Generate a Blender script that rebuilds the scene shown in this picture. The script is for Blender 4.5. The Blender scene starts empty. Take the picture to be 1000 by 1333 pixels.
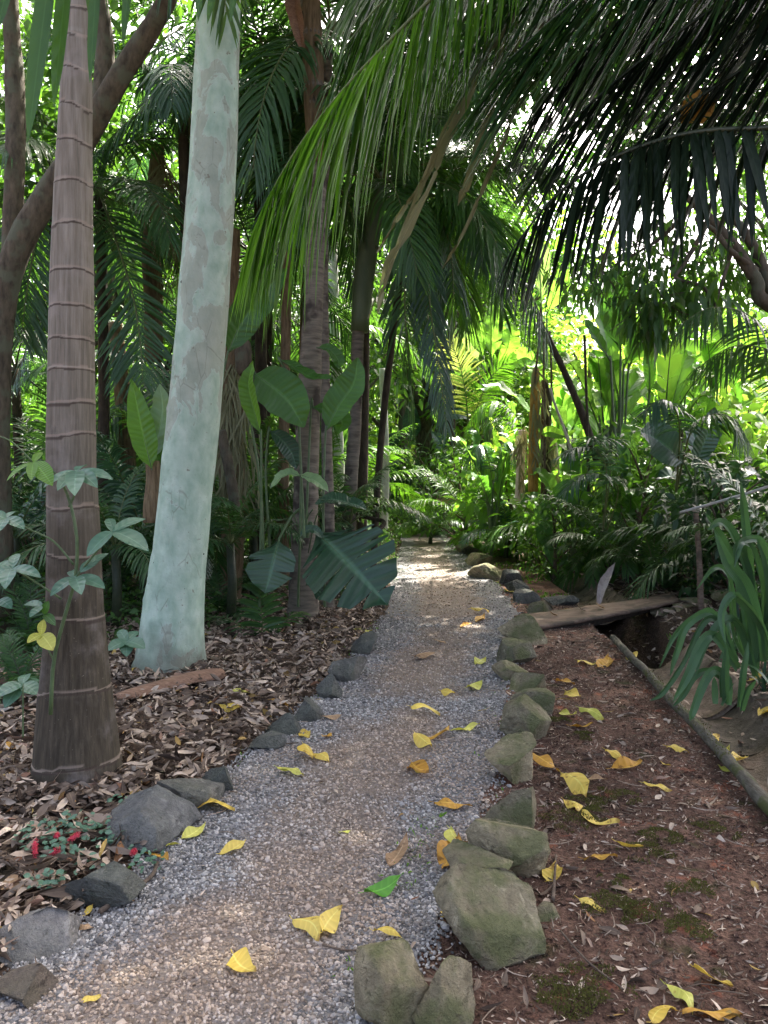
import bpy, math, random
import numpy as np
from mathutils import Vector, noise as mnoise

rng = np.random.default_rng(11)
random.seed(11)
SC = bpy.context.scene
COL = SC.collection
R = math.radians
CAMZ, FPX, HOR = 1.5, 1000.0, 620.0

# ------------------------------------------------------------------ terrain
DY = [-6, 0, 3.2, 5, 7, 10, 12.5, 18.75, 25, 60]
DX = [1.45, 1.75, 2.03, 2.22, 2.42, 2.66, 2.72, 2.80, 2.95, 3.05]
PY = [-6, 1.5, 2.2, 2.83, 3.95, 5.36, 7.14, 8.3, 10.7, 13.6, 17.6, 20, 22, 27]
PXL = [-1.9, -1.32, -1.12, -.93, -.75, -.40, -.12, .02, .10, .20, .42, .25, -.2, -2.5]
PXR = [-.5, -.18, .02, .28, .56, .84, 1.24, 1.46, 1.58, 1.52, 1.58, 1.55, 1.3, -.6]


def xd(y): return np.interp(y, DY, DX)
def pl(y): return np.interp(y, PY, PXL)
def pr(y): return np.interp(y, PY, PXR)


def sstep(a, b, x):
    t = np.clip((x - a) / (b - a), 0, 1)
    return t * t * (3 - 2 * t)


def wob(x, y):
    return (np.sin(x * 2.3 + 1.1 * np.sin(y * 1.7)) * np.cos(y * 1.9 + .7) * .5
            + np.sin(x * 5.1 + y * 3.7) * .25 + np.sin(x * 9.7 - y * 8.3 + 2) * .12)


def H(x, y):
    x = np.asarray(x, float); y = np.asarray(y, float)
    h = np.zeros(np.broadcast(x, y).shape)
    a, b = pl(y), pr(y)
    left = sstep(.02, .5, a - x)
    h = h + left * (.045 + .03 * wob(x, y)) + .12 * sstep(1.5, 6, a - x)
    inpath = sstep(-.1, .15, x - a) * sstep(-.1, .15, b - x)
    h = h + inpath * .010 * wob(x * 1.3, y * 1.3)
    d = x - xd(y)
    strip = sstep(0, .2, x - b) * sstep(-.28, -.36, d)
    h = h + strip * (.022 * wob(x * 1.6, y * 1.6) - .015)
    hole = np.exp(-((y - 7.9) / .9) ** 2)
    fade = 1 - sstep(15, 21, y)
    depth = (.20 + .55 * hole) * fade
    prof = np.clip(1 - (d / (.30 + .06 * hole)) ** 2, 0, 1)
    prof = prof * (1 + .12 * hole * wob(x * 2.5, y * 2.5))
    h = h - prof * (depth + .05)
    s = d - .26
    h = h + sstep(0, .5, s) * .10 + .42 * sstep(.4, 3.2, s) + .7 * sstep(3, 10, s) + sstep(.1, .6, s) * .05 * wob(x * 1.4, y * 1.4)
    return h


def P(px, py, d):
    return np.array([(px - 500) / FPX * d, d, CAMZ + (HOR - py) / FPX * d])


def G(px, py):
    """point of the terrain seen at this picture position"""
    ts = np.concatenate([np.arange(1.2, 12, .01), np.arange(12, 60, .05)])
    x = (px - 500) / FPX * ts
    z = CAMZ + (HOR - py) / FPX * ts
    below = np.where(z <= H(x, ts))[0]
    i = below[0] if len(below) else len(ts) - 1
    return np.array([x[i], ts[i], float(H(x[i], ts[i]))])


def ground(x, y):
    return np.array([x, y, float(H(x, y))])


# ------------------------------------------------------------------ mesh builder
class MB:
    def __init__(s):
        s.v, s.q, s.t, s.uv, s.n = [], [], [], [], 0

    def add(s, v, q=None, t=None, uv=None, mat=0):
        v = np.asarray(v, float).reshape(-1, 3)
        if uv is None:
            uv = np.zeros((len(v), 3))
            uv[:, 2] = rng.random()
        s.v.append(v); s.uv.append(np.asarray(uv, float).reshape(-1, 3))
        if q is not None and len(q):
            q = np.asarray(q, np.int64).reshape(-1, 4) + s.n
            s.q.append(np.c_[q, np.full(len(q), mat)])
        if t is not None and len(t):
            t = np.asarray(t, np.int64).reshape(-1, 3) + s.n
            s.t.append(np.c_[t, np.full(len(t), mat)])
        s.n += len(v)

    def mesh(s, name, mats, origin=(0, 0, 0), smooth=True):
        v = np.concatenate(s.v) - np.asarray(origin, float)
        q = np.concatenate(s.q) if s.q else np.zeros((0, 5), np.int64)
        t = np.concatenate(s.t) if s.t else np.zeros((0, 4), np.int64)
        me = bpy.data.meshes.new(name)
        me.vertices.add(len(v)); me.vertices.foreach_set('co', v.astype(np.float32).ravel())
        loops = np.concatenate([q[:, :4].ravel(), t[:, :3].ravel()]).astype(np.int32)
        me.loops.add(len(loops)); me.loops.foreach_set('vertex_index', loops)
        nf = len(q) + len(t)
        me.polygons.add(nf)
        st = np.concatenate([np.arange(len(q)) * 4, len(q) * 4 + np.arange(len(t)) * 3]).astype(np.int32)
        me.polygons.foreach_set('loop_start', st)
        mi = np.concatenate([q[:, 4], t[:, 3]]).astype(np.int32)
        me.polygons.foreach_set('material_index', mi)
        me.polygons.foreach_set('use_smooth', np.full(nf, smooth))
        at = me.attributes.new('luv', 'FLOAT_VECTOR', 'POINT')
        at.data.foreach_set('vector', np.concatenate(s.uv).astype(np.float32).ravel())
        me.update(calc_edges=True)
        for m in (mats if isinstance(mats, (list, tuple)) else [mats]):
            me.materials.append(m)
        return me

    def build(s, name, mats, parent=None, origin=None, smooth=True):
        if origin is None:
            origin = np.array(parent['_o']) if parent is not None and '_o' in parent else np.zeros(3)
        o = bpy.data.objects.new(name, s.mesh(name, mats, origin, smooth))
        COL.objects.link(o)
        if parent is not None:
            o.parent = parent
        else:
            o.location = origin
        return o


def tag(o, label=None, cat=None, group=None, kind=None):
    if label: o['label'] = label
    if cat: o['category'] = cat
    if group: o['group'] = group
    if kind: o['kind'] = kind
    return o


def thing(name, label, cat, loc=(0, 0, 0), group=None):
    o = bpy.data.objects.new(name, None); COL.objects.link(o)
    o.empty_display_size = .1
    o.location = loc
    o['_o'] = [float(c) for c in loc]
    return tag(o, label, cat, group)


def one(mb, name, mats, origin, label, cat, group=None, smooth=True):
    o = mb.build(name, mats, None, origin, smooth)
    return tag(o, label, cat, group)


def part(name, me, parent, loc=(0, 0, 0), rot=(0, 0, 0), sc=1.0):
    o = bpy.data.objects.new(name, me); COL.objects.link(o)
    o.parent = parent; o.location = loc; o.rotation_euler = rot
    o.scale = (sc, sc, sc)
    return o


def copy_thing(src, loc, rz, sc, label, group=None):
    r = src.copy(); COL.objects.link(r)
    r.location = loc; r.rotation_euler = (0, 0, rz); r.scale = (sc, sc, sc)
    r['label'] = label
    if group: r['group'] = group
    for ch in list(src.children):
        c = ch.copy(); COL.objects.link(c); c.parent = r
        for g in list(ch.children):
            k = g.copy(); COL.objects.link(k); k.parent = c
    return r


def nrm(a):
    a = np.asarray(a, float)
    return a / np.maximum(np.linalg.norm(a, axis=-1, keepdims=True), 1e-9)


def spline(pts, n):
    p = np.asarray(pts, float)
    if len(p) < 3:
        t = np.linspace(0, 1, n)[:, None]
        return p[0] * (1 - t) + p[-1] * t
    e = np.vstack([2 * p[0] - p[1], p, 2 * p[-1] - p[-2]])
    k = len(p) - 1
    u = np.linspace(0, k, n)
    i = np.minimum(u.astype(int), k - 1); f = (u - i)[:, None]
    a, b, c, d = e[i], e[i + 1], e[i + 2], e[i + 3]
    return .5 * (2 * b + (c - a) * f + (2 * a - 5 * b + 4 * c - d) * f ** 2 + (3 * b - a - 3 * c + d) * f ** 3)


def tube(mb, pts, rad, sides=8, mat=0, rough=0.0, seed=0, cap=True, nf=6.0):
    p = np.asarray(pts, float); K = len(p)
    rad = np.broadcast_to(np.asarray(rad, float), (K,)) if np.ndim(rad) < 2 else rad
    T = nrm(np.gradient(p, axis=0))
    ref = np.array([0, 1, 0.0]) if abs(T[:, 1]).max() < .9 else np.array([1, 0, 0.0])
    A = nrm(np.cross(T, ref)); B = np.cross(T, A)
    th = np.linspace(0, 2 * np.pi, sides, endpoint=False)
    rr = np.repeat(rad[:, None], sides, 1)
    if rough:
        for i in range(K):
            for j in range(sides):
                q = p[i] + (A[i] * math.cos(th[j]) + B[i] * math.sin(th[j])) * rad[i]
                rr[i, j] *= 1 + rough * mnoise.noise(Vector(q * nf) + Vector((seed, 0, 0)))
    v = p[:, None] + rr[..., None] * (A[:, None] * np.cos(th)[None, :, None] + B[:, None] * np.sin(th)[None, :, None])
    i = np.arange(K - 1)[:, None] * sides; j = np.arange(sides)[None]
    j2 = (j + 1) % sides
    q = np.stack([i + j, i + j2, i + sides + j2, i + sides + j], -1).reshape(-1, 4)
    uv = np.zeros((K, sides, 3)); uv[..., 0] = np.linspace(0, 1, K)[:, None]; uv[..., 1] = th / np.pi - 1; uv[..., 2] = rng.random()
    v = v.reshape(-1, 3); uv = uv.reshape(-1, 3)
    tris = None
    if cap:
        v = np.vstack([v, p[0], p[-1]]); uv = np.vstack([uv, uv[0], uv[-1]])
        n0 = K * sides
        jj = np.arange(sides)
        tris = np.vstack([np.stack([np.full(sides, n0), (jj + 1) % sides, jj], 1),
                          np.stack([np.full(sides, n0 + 1), (K - 1) * sides + jj, (K - 1) * sides + (jj + 1) % sides], 1)])
    mb.add(v, q, tris, uv, mat)


PROF = dict(
    leaf=([0, .12, .35, .6, .85, 1], [.08, .62, 1, .88, .4, .02]),
    palm=([0, .1, .4, .75, .93, 1], [.45, .9, 1, .75, .3, .03]),
    strap=([0, .2, .5, .8, .94, 1], [.75, .95, 1, .75, .35, .03]),
    oval=([0, .1, .3, .6, .85, 1], [.1, .6, .95, 1, .6, .05]),
)
DOWN = np.array([0, 0, -1.0])


def leaves(mb, B, D, U, L, W, droop=0.0, fold=.25, curl=0.0, prof='leaf', nst=4, mat=0, cup=0.0, rnd=None):
    B = np.asarray(B, float); n = len(B)
    if n == 0: return
    D = nrm(np.broadcast_to(D, (n, 3))); U = np.broadcast_to(np.asarray(U, float), (n, 3))
    bc = lambda a: np.broadcast_to(np.asarray(a, float), (n,))
    L, W, droop, curl, fold = map(bc, (L, W, droop, curl, fold))
    S = nrm(np.cross(D, U)); N = np.cross(S, D)
    t = np.linspace(0, 1, nst)
    w = np.interp(t, *PROF[prof])
    tt = t[None, :, None]
    sh = 1 - .45 * np.clip(np.abs(droop), 0, 1.5)[:, None, None] * tt * .6
    C = B[:, None] + D[:, None] * L[:, None, None] * tt * sh + DOWN * (droop * L)[:, None, None] * tt ** 2 \
        + N[:, None] * (curl * L)[:, None, None] * (2.2 * tt * tt - 1.2 * tt)
    hw = (W[:, None] * w[None])[..., None] / 2
    up = N[:, None] * fold[:, None, None]
    lft = C - S[:, None] * hw + up * hw
    rgt = C + S[:, None] * hw + up * hw
    v = np.stack([lft, C, rgt], 2)
    base = (np.arange(n) * nst * 3)[:, None] + (np.arange(nst - 1) * 3)[None]
    a = np.stack([base, base + 1, base + 4, base + 3], -1).reshape(-1, 4)
    b = np.stack([base + 1, base + 2, base + 5, base + 4], -1).reshape(-1, 4)
    uv = np.zeros((n, nst, 3, 3)); uv[..., 0] = t[None, :, None]; uv[..., 1] = np.array([-1, 0, 1.])
    uv[..., 2] = (rng.random(n) if rnd is None else bc(rnd))[:, None, None]
    mb.add(v, np.vstack([a, b]), None, uv, mat)


def frond(mb, path, *a, ribmb=None, **k):
    _frond(mb, ribmb or mb, path, *a, **k)


def _frond(mb, ribmb, path, nl=50, ll=.5, lw=.03, a0=70, a1=25, lift=.2, droop=.4, pet=.12, rr=.014, up=(0, 0, 1), nst=5,
          jit=.12, mats=(0, 1), drop=0.0, tipl=.35, one_side=0, fold=.3, prof='palm'):
    """feather frond along a path; nl leaflets a side"""
    p = spline(path, 26)
    tube(ribmb, p, np.interp(np.linspace(0, 1, 26), [0, .15, 1], [rr * 1.6, rr, rr * .25]), 5, mats[1] if ribmb is mb else 0, cap=False)
    T = nrm(np.gradient(p, axis=0))
    u = np.linspace(pet, .995, nl)
    for s in (-1, 1):
        if one_side and s != one_side: continue
        uu = np.clip(u + rng.normal(0, .25 / nl, nl), pet * .9, 1)
        if drop: uu = uu[rng.random(nl) > drop]
        n = len(uu)
        idx = uu * 25; i0 = np.minimum(idx.astype(int), 24); f = (idx - i0)[:, None]
        B = p[i0] * (1 - f) + p[i0 + 1] * f; t = nrm(T[i0] * (1 - f) + T[i0 + 1] * f)
        S = nrm(np.cross(t, np.asarray(up, float)) + 1e-6); N = np.cross(S, t)
        x = np.clip((uu - pet) / (1 - pet), 0, 1)
        a = np.radians(a0 + (a1 - a0) * x ** 1.3 + rng.normal(0, 4, n))[:, None]
        lf = (lift + rng.normal(0, jit, n))[:, None]
        D = np.cos(a) * t + np.sin(a) * (s * S * np.cos(lf) + N * np.sin(lf))
        le = ll * (tipl + (1 - tipl) * np.sin(np.pi * np.clip(.18 + .62 * x, 0, 1)) ** .8) * (1 - .45 * np.clip((x - .75) / .25, 0, 1)) * rng.uniform(.9, 1.06, n)
        leaves(mb, B, D, N + .15 * rng.normal(size=(n, 3)), le, lw * rng.uniform(.85, 1.1, n) * (1 - .4 * x ** 3), droop * rng.uniform(.75, 1.25, n), fold, 0, prof, nst, mats[0])


def broadleaf(mb, path, width, face=(0, -1, .35), fold=.25, lobes=1, gap=.25, slant=.05, wav=.02, mat=0, stem=None, stemr=.008,
              prof='oval', droop=0.0, smat=1, n=20, tipdrop=0.0, smb=None):
    """large leaf: midrib path, optional tears (lobes)"""
    p = spline(path, n); T = nrm(np.gradient(p, axis=0))
    L = np.linalg.norm(np.diff(p, axis=0), axis=1).sum()
    S = nrm(np.cross(T, np.asarray(face, float))); N = np.cross(S, T)
    rnd = rng.random()
    A = np.array([0, .33, .68, 1.0])

    def at(u):
        idx = np.clip(u, 0, 1) * (n - 1); i = np.minimum(idx.astype(int), n - 2); f = (idx - i)[..., None]
        return p[i] * (1 - f) + p[i + 1] * f, S[i], N[i]
    for s in (-1, 1):
        cuts = np.linspace(0, 1, lobes + 1)
        if lobes > 1:
            cuts[1:-1] += rng.normal(0, .2 / lobes, lobes - 1)
        ph = rng.uniform(0, 6.28, 3)
        for k in range(lobes):
            m = max(4, int(round(n * (cuts[k + 1] - cuts[k]))) + 1)
            u = np.linspace(cuts[k], cuts[k + 1], m)
            mid = (cuts[k] + cuts[k + 1]) / 2
            g = gap * rng.uniform(.4, 1.4) if lobes > 1 else 0
            dr = rng.normal(0, .06) * (lobes > 1)
            U = mid + (u[:, None] - mid) * (1 - g * A[None] ** 2)
            W = np.interp(U, *PROF[prof]) * width / 2
            us = np.clip(U + slant * A[None] * (1 - u[:, None]), 0, 1)
            C, SS, NN = at(us)
            wv = wav * np.sin(U * 19 + ph[0]) * A[None] + wav * .6 * np.sin(U * 41 + ph[1]) * A[None] ** 2
            v = C + s * SS * (W * A[None])[..., None] + NN * ((fold * W * A[None]) + wv * L + dr * W * A[None] ** 2)[..., None] \
                + DOWN * ((droop * W * A[None] ** 2))[..., None]
            uv = np.zeros((m, 4, 3)); uv[..., 0] = U; uv[..., 1] = s * A[None]; uv[..., 2] = rnd
            b = (np.arange(m - 1) * 4)[:, None] + np.arange(3)[None]
            q = np.stack([b, b + 1, b + 5, b + 4], -1).reshape(-1, 4)
            mb.add(v, q, None, uv, mat)
    if smb is not None: smat = 0
    tube(smb or mb, p - N * stemr * .5, np.linspace(stemr, stemr * .25, n), 5, smat, cap=False)
    if stem is not None:
        tube(smb or mb, spline(stem, 10), np.linspace(stemr * 1.6, stemr, 10), 6, smat, cap=False)


def blob_leaves(mb, centers, rad, n, L, W, droop=.2, mat=0, nst=4, out=.6, upb=.2, prof='leaf', shell=.5, jit=.25, fold=.25):
    """leaves spread through a set of clumps"""
    c = np.asarray(centers, float); k = rng.integers(0, len(c), n)
    rad = np.broadcast_to(np.asarray(rad, float), (len(c),))
    d = nrm(rng.normal(size=(n, 3)))
    r = rad[k] * rng.random(n) ** shell
    B = c[k] + d * r[:, None] * np.array([1, 1, .8])
    D = nrm(d * out + rng.normal(size=(n, 3)) * .6 + np.array([0, 0, upb - .25]))
    U = nrm(rng.normal(size=(n, 3)) * .5 + np.array([0, 0, 1]))
    leaves(mb, B, D, U, L * rng.uniform(1 - jit, 1 + jit, n), W * rng.uniform(1 - jit, 1 + jit, n), droop, fold, 0, prof, nst, mat)


# ------------------------------------------------------------------ materials
def newmat(name):
    m = bpy.data.materials.new(name); m.use_nodes = True
    nt = m.node_tree; nt.nodes.clear()
    return m, nt, nt.nodes, nt.links


def N_(nt, t, **k):
    n = nt.nodes.new(t)
    for a, b in k.items():
        if a.startswith('i_'):
            n.inputs[a[2:].replace('_', ' ')].default_value = b
        else:
            setattr(n, a, b)
    return n


def rgba(c): return (c[0], c[1], c[2], 1)


def mixc(nt, fac, a, b, mode='MIX'):
    n = nt.nodes.new('ShaderNodeMix'); n.data_type = 'RGBA'; n.blend_type = mode
    for sock, val in ((n.inputs[0], fac), (n.inputs[6], a), (n.inputs[7], b)):
        if isinstance(val, bpy.types.NodeSocket): nt.links.new(val, sock)
        elif isinstance(val, (int, float)): sock.default_value = val
        else: sock.default_value = rgba(val)
    return n.outputs[2]


def math_(nt, op, a, b=None, c=None):
    n = nt.nodes.new('ShaderNodeMath'); n.operation = op
    for i, val in enumerate((a, b, c)):
        if val is None: continue
        if isinstance(val, bpy.types.NodeSocket): nt.links.new(val, n.inputs[i])
        else: n.inputs[i].default_value = val
    return n.outputs[0]


def mapr(nt, v, a, b, c=0.0, d=1.0, smooth=True):
    n = nt.nodes.new('ShaderNodeMapRange')
    if smooth: n.interpolation_type = 'SMOOTHSTEP'
    nt.links.new(v, n.inputs[0])
    for i, x in enumerate((a, b, c, d)): n.inputs[i + 1].default_value = x
    return n.outputs[0]


def tex(nt, scale, detail=4, rough=.55, coord='Object', dist=0.0, vec=None, mapping=None):
    tc = nt.nodes.new('ShaderNodeTexCoord')
    src = vec if vec is not None else tc.outputs[coord]
    if mapping is not None:
        mp = nt.nodes.new('ShaderNodeMapping'); mp.inputs['Scale'].default_value = mapping
        nt.links.new(src, mp.inputs[0]); src = mp.outputs[0]
    n = N_(nt, 'ShaderNodeTexNoise'); n.inputs['Scale'].default_value = scale; n.inputs['Detail'].default_value = detail
    n.inputs['Roughness'].default_value = rough; n.inputs['Distortion'].default_value = dist
    nt.links.new(src, n.inputs['Vector'])
    return n.outputs['Fac']


def voro(nt, scale, feature='F1', coord='Object', rnd=1.0, mapping=None):
    tc = nt.nodes.new('ShaderNodeTexCoord'); src = tc.outputs[coord]
    if mapping is not None:
        mp = nt.nodes.new('ShaderNodeMapping'); mp.inputs['Scale'].default_value = mapping
        nt.links.new(src, mp.inputs[0]); src = mp.outputs[0]
    n = N_(nt, 'ShaderNodeTexVoronoi', feature=feature); n.inputs['Scale'].default_value = scale
    n.inputs['Randomness'].default_value = rnd
    nt.links.new(src, n.inputs['Vector'])
    return n


def ramp(nt, fac, stops):
    n = nt.nodes.new('ShaderNodeValToRGB')
    e = n.color_ramp.elements
    while len(e) > 1: e.remove(e[0])
    e[0].position = stops[0][0]; e[0].color = rgba(stops[0][1])
    for p, c in stops[1:]:
        x = e.new(p); x.color = rgba(c)
    nt.links.new(fac, n.inputs[0])
    return n.outputs[0]


def bump(nt, h, strength=.3, dist=.01):
    n = N_(nt, 'ShaderNodeBump'); n.inputs['Strength'].default_value = strength; n.inputs['Distance'].default_value = dist
    nt.links.new(h, n.inputs['Height'])
    return n.outputs[0]


def surface(nt, col, rough=.8, spec=.3, nor=None, m=None):
    p = N_(nt, 'ShaderNodeBsdfPrincipled')
    if isinstance(col, bpy.types.NodeSocket): nt.links.new(col, p.inputs['Base Color'])
    else: p.inputs['Base Color'].default_value = rgba(col)
    if isinstance(rough, bpy.types.NodeSocket): nt.links.new(rough, p.inputs['Roughness'])
    else: p.inputs['Roughness'].default_value = rough
    p.inputs['Specular IOR Level'].default_value = spec
    if nor is not None: nt.links.new(nor, p.inputs['Normal'])
    o = N_(nt, 'ShaderNodeOutputMaterial'); nt.links.new(p.outputs[0], o.inputs[0])
    return p


def leafmat(name, c1, c2, tr, tf=.4, rough=.42, spec=.5, vein=.25, veinf=38.0, spots=None, bumps=.25, rib=None):
    m, nt, nd, lk = newmat(name)
    at = N_(nt, 'ShaderNodeAttribute', attribute_name='luv')
    sp = N_(nt, 'ShaderNodeSeparateXYZ'); lk.new(at.outputs['Vector'], sp.inputs[0])
    oi = N_(nt, 'ShaderNodeObjectInfo')
    rnd = math_(nt, 'FRACT', math_(nt, 'ADD', sp.outputs[2], math_(nt, 'MULTIPLY', oi.outputs['Random'], .35)))
    col = mixc(nt, rnd, c1, c2)
    nz = tex(nt, 5, 3)
    col = mixc(nt, .35, col, mixc(nt, nz, [c * .5 for c in c1], [c * 1.45 for c in c2]))
    ab = math_(nt, 'ABSOLUTE', sp.outputs[1])
    ribm = mapr(nt, ab, 0.02, .12, 1, 0)
    wv = math_(nt, 'SINE', math_(nt, 'MULTIPLY_ADD', sp.outputs[0], veinf, math_(nt, 'MULTIPLY', ab, -3.5)))
    if veinf == 0: wv = math_(nt, 'SINE', math_(nt, 'MULTIPLY', ab, 26))
    if rib is None: rib = [min(1, c * 1.9 + .02) for c in c2]
    col = mixc(nt, math_(nt, 'MULTIPLY', ribm, vein * 1.6), col, rib)
    col = mixc(nt, math_(nt, 'MULTIPLY', mapr(nt, wv, .3, 1), vein * .5), col, [c * 1.5 for c in c2])
    trc = mixc(nt, rnd, [c * .8 for c in tr], [c * 1.15 for c in tr])
    if spots is not None:
        sm = math_(nt, 'MAXIMUM', mapr(nt, tex(nt, 28, 3, .6), .57, .66), mapr(nt, math_(nt, 'ADD', math_(nt, 'ABSOLUTE', math_(nt, 'SUBTRACT', sp.outputs[0], .45)), math_(nt, 'MULTIPLY', tex(nt, 35, 4), .4)), .62, .74))
        col = mixc(nt, math_(nt, 'MULTIPLY', sm, .75), col, spots)
        trc = mixc(nt, math_(nt, 'MULTIPLY', sm, .75), trc, spots)
    p = N_(nt, 'ShaderNodeBsdfPrincipled'); lk.new(col, p.inputs['Base Color'])
    p.inputs['Roughness'].default_value = rough; p.inputs['Specular IOR Level'].default_value = spec
    t = N_(nt, 'ShaderNodeBsdfTranslucent'); lk.new(trc, t.inputs[0])
    if bumps:
        nb = bump(nt, math_(nt, 'ADD', wv, math_(nt, 'MULTIPLY', tex(nt, 30, 2), 1.5)), bumps, .003)
        lk.new(nb, p.inputs['Normal'])
    mx = N_(nt, 'ShaderNodeMixShader'); mx.inputs[0].default_value = tf
    lk.new(p.outputs[0], mx.inputs[1]); lk.new(t.outputs[0], mx.inputs[2])
    o = N_(nt, 'ShaderNodeOutputMaterial'); lk.new(mx.outputs[0], o.inputs[0])
    return m


def simplemat(name, c1, c2, scale=12, rough=.8, spec=.25, b=.4, bd=.01, mapping=None, c3=None):
    m, nt, nd, lk = newmat(name)
    n = tex(nt, scale, 6, .62, mapping=mapping)
    col = ramp(nt, n, [(.3, c1), (.68, c2)])
    if c3 is not None:
        col = mixc(nt, mapr(nt, tex(nt, scale * .28, 3), .5, .62), col, c3)
    surface(nt, col, rough, spec, bump(nt, n, b, bd))
    return m


M = {}
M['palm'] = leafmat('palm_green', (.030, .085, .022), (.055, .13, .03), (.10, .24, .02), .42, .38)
M['palm_lit'] = leafmat('palm_bright', (.045, .13, .02), (.085, .19, .025), (.16, .38, .02), .5, .36)  # lit copy of the palm green, sunlight put into the colour
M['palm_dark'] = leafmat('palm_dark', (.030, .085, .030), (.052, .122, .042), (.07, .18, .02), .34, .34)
M['palm_shaded'] = leafmat('palm_overhead_shaded', (.007, .017, .006), (.013, .028, .010), (.010, .026, .005), .15, .5, .4)  # near black: shade on the overhanging fronds is put into the colour
M['palm_sheen'] = leafmat('palm_sky_sheen', (.03, .085, .05), (.055, .125, .075), (.06, .16, .04), .3, .32, .7)  # bluish sky reflection on the fronds is mixed into the colour
M['palm_yellow'] = leafmat('palm_yellow', (.17, .24, .03), (.28, .32, .06), (.42, .52, .10), .5, .4)
M['palm_dry'] = leafmat('palm_dry', (.15, .15, .07), (.30, .30, .17), (.16, .17, .06), .3, .75, .2)
M['rachis'] = simplemat('rachis', (.07, .10, .03), (.13, .15, .05), 20, .5, .4, .1)
M['rachis_dark'] = simplemat('rachis_dark', (.02, .035, .015), (.05, .06, .03), 20, .5, .4, .1)
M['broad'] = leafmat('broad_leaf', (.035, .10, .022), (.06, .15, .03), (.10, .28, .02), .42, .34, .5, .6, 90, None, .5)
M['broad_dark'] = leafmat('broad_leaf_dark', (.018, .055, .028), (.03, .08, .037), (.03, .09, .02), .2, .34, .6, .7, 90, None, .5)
M['broad_lit'] = leafmat('broad_leaf_bright', (.08, .20, .025), (.13, .27, .035), (.24, .52, .05), .5, .34, .5, .6, 90, None, .5)  # lit copy of the broad leaf, glade sun put into the colour
M['broad_pale'] = leafmat('broad_leaf_pale', (.16, .28, .12), (.24, .36, .18), (.28, .45, .10), .4, .35, .5, .3, 60)
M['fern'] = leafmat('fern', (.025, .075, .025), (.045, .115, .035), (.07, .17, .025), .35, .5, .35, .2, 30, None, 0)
M['fern_lit'] = leafmat('fern_bright', (.06, .16, .02), (.11, .23, .03), (.2, .42, .03), .5, .5, .35, .2, 30, None, 0)  # lit copy of the fern, brightness put into the colour
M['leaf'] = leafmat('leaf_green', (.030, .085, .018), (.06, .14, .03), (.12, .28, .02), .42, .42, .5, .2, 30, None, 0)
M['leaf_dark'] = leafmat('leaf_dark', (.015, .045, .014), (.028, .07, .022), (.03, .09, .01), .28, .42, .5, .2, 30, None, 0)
M['leaf_lit'] = leafmat('leaf_bright', (.075, .19, .022), (.135, .275, .03), (.24, .50, .04), .5, .45, .4, .2, 30, None, 0)  # lit copy of the leaf green, sun on far foliage put into the colour
M['leaf_yel'] = leafmat('leaf_yellow_green', (.12, .24, .03), (.21, .32, .045), (.38, .58, .06), .5, .45, .4, .2, 30, None, 0)  # yellower lit copy, the sunny glow is part of the colour
M['shrub_sheen'] = leafmat('shrub_sky_sheen', (.07, .165, .10), (.11, .215, .135), (.09, .22, .06), .3, .36, .5, .3, 30)  # green leaf with the bluish sheen of the sky put into its colour
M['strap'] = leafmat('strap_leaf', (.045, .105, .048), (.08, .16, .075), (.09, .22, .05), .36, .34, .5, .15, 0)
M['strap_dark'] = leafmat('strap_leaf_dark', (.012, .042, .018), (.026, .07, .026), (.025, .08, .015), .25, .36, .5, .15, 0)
M['fall_yellow'] = leafmat('fallen_yellow', (.66, .45, .06), (.80, .62, .14), (.7, .5, .05), .25, .5, .4, .3, 40, (.30, .16, .03))
M['fall_orange'] = leafmat('fallen_orange', (.46, .22, .03), (.62, .36, .06), (.5, .25, .03), .2, .55, .35, .3, 40, (.16, .07, .02))
M['fall_lime'] = leafmat('fallen_lime', (.46, .50, .06), (.62, .60, .14), (.5, .5, .05), .25, .5, .4, .3, 40, (.4, .3, .05))
M['fall_green'] = leafmat('fallen_green', (.09, .30, .03), (.13, .36, .04), (.1, .3, .03), .25, .4, .4, .4, 40)
M['fall_tan'] = leafmat('fallen_tan', (.30, .19, .10), (.44, .30, .17), (.3, .18, .08), .2, .7, .25, .3, 40, (.14, .08, .04))
M['moss'] = leafmat('moss', (.075, .08, .02), (.13, .13, .038), (.07, .08, .015), .25, .9, .1, 0, 0, None, 0)


def litter_mat():
    m, nt, nd, lk = newmat('leaf_litter')
    at = N_(nt, 'ShaderNodeAttribute', attribute_name='luv')
    sp = N_(nt, 'ShaderNodeSeparateXYZ'); lk.new(at.outputs['Vector'], sp.inputs[0])
    col = ramp(nt, sp.outputs[2], [(0, (.05, .034, .024)), (.22, (.118, .086, .060)), (.45, (.225, .172, .124)), (.66, (.375, .298, .22)), (.9, (.60, .50, .385)), (.97, (.20, .09, .05)), (1, (.40, .29, .08))])
    nz = tex(nt, 40, 4)
    col = mixc(nt, .6, col, mixc(nt, nz, (.3, .3, .3), (1.5, 1.45, 1.4)), 'MULTIPLY')
    ab = math_(nt, 'ABSOLUTE', sp.outputs[1])
    col = mixc(nt, math_(nt, 'MULTIPLY', mapr(nt, ab, .02, .14, 1, 0), .35), col, (.32, .24, .15))
    surface(nt, col, .75, .2, bump(nt, nz, .5, .004))
    return m


M['litter'] = litter_mat()


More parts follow.
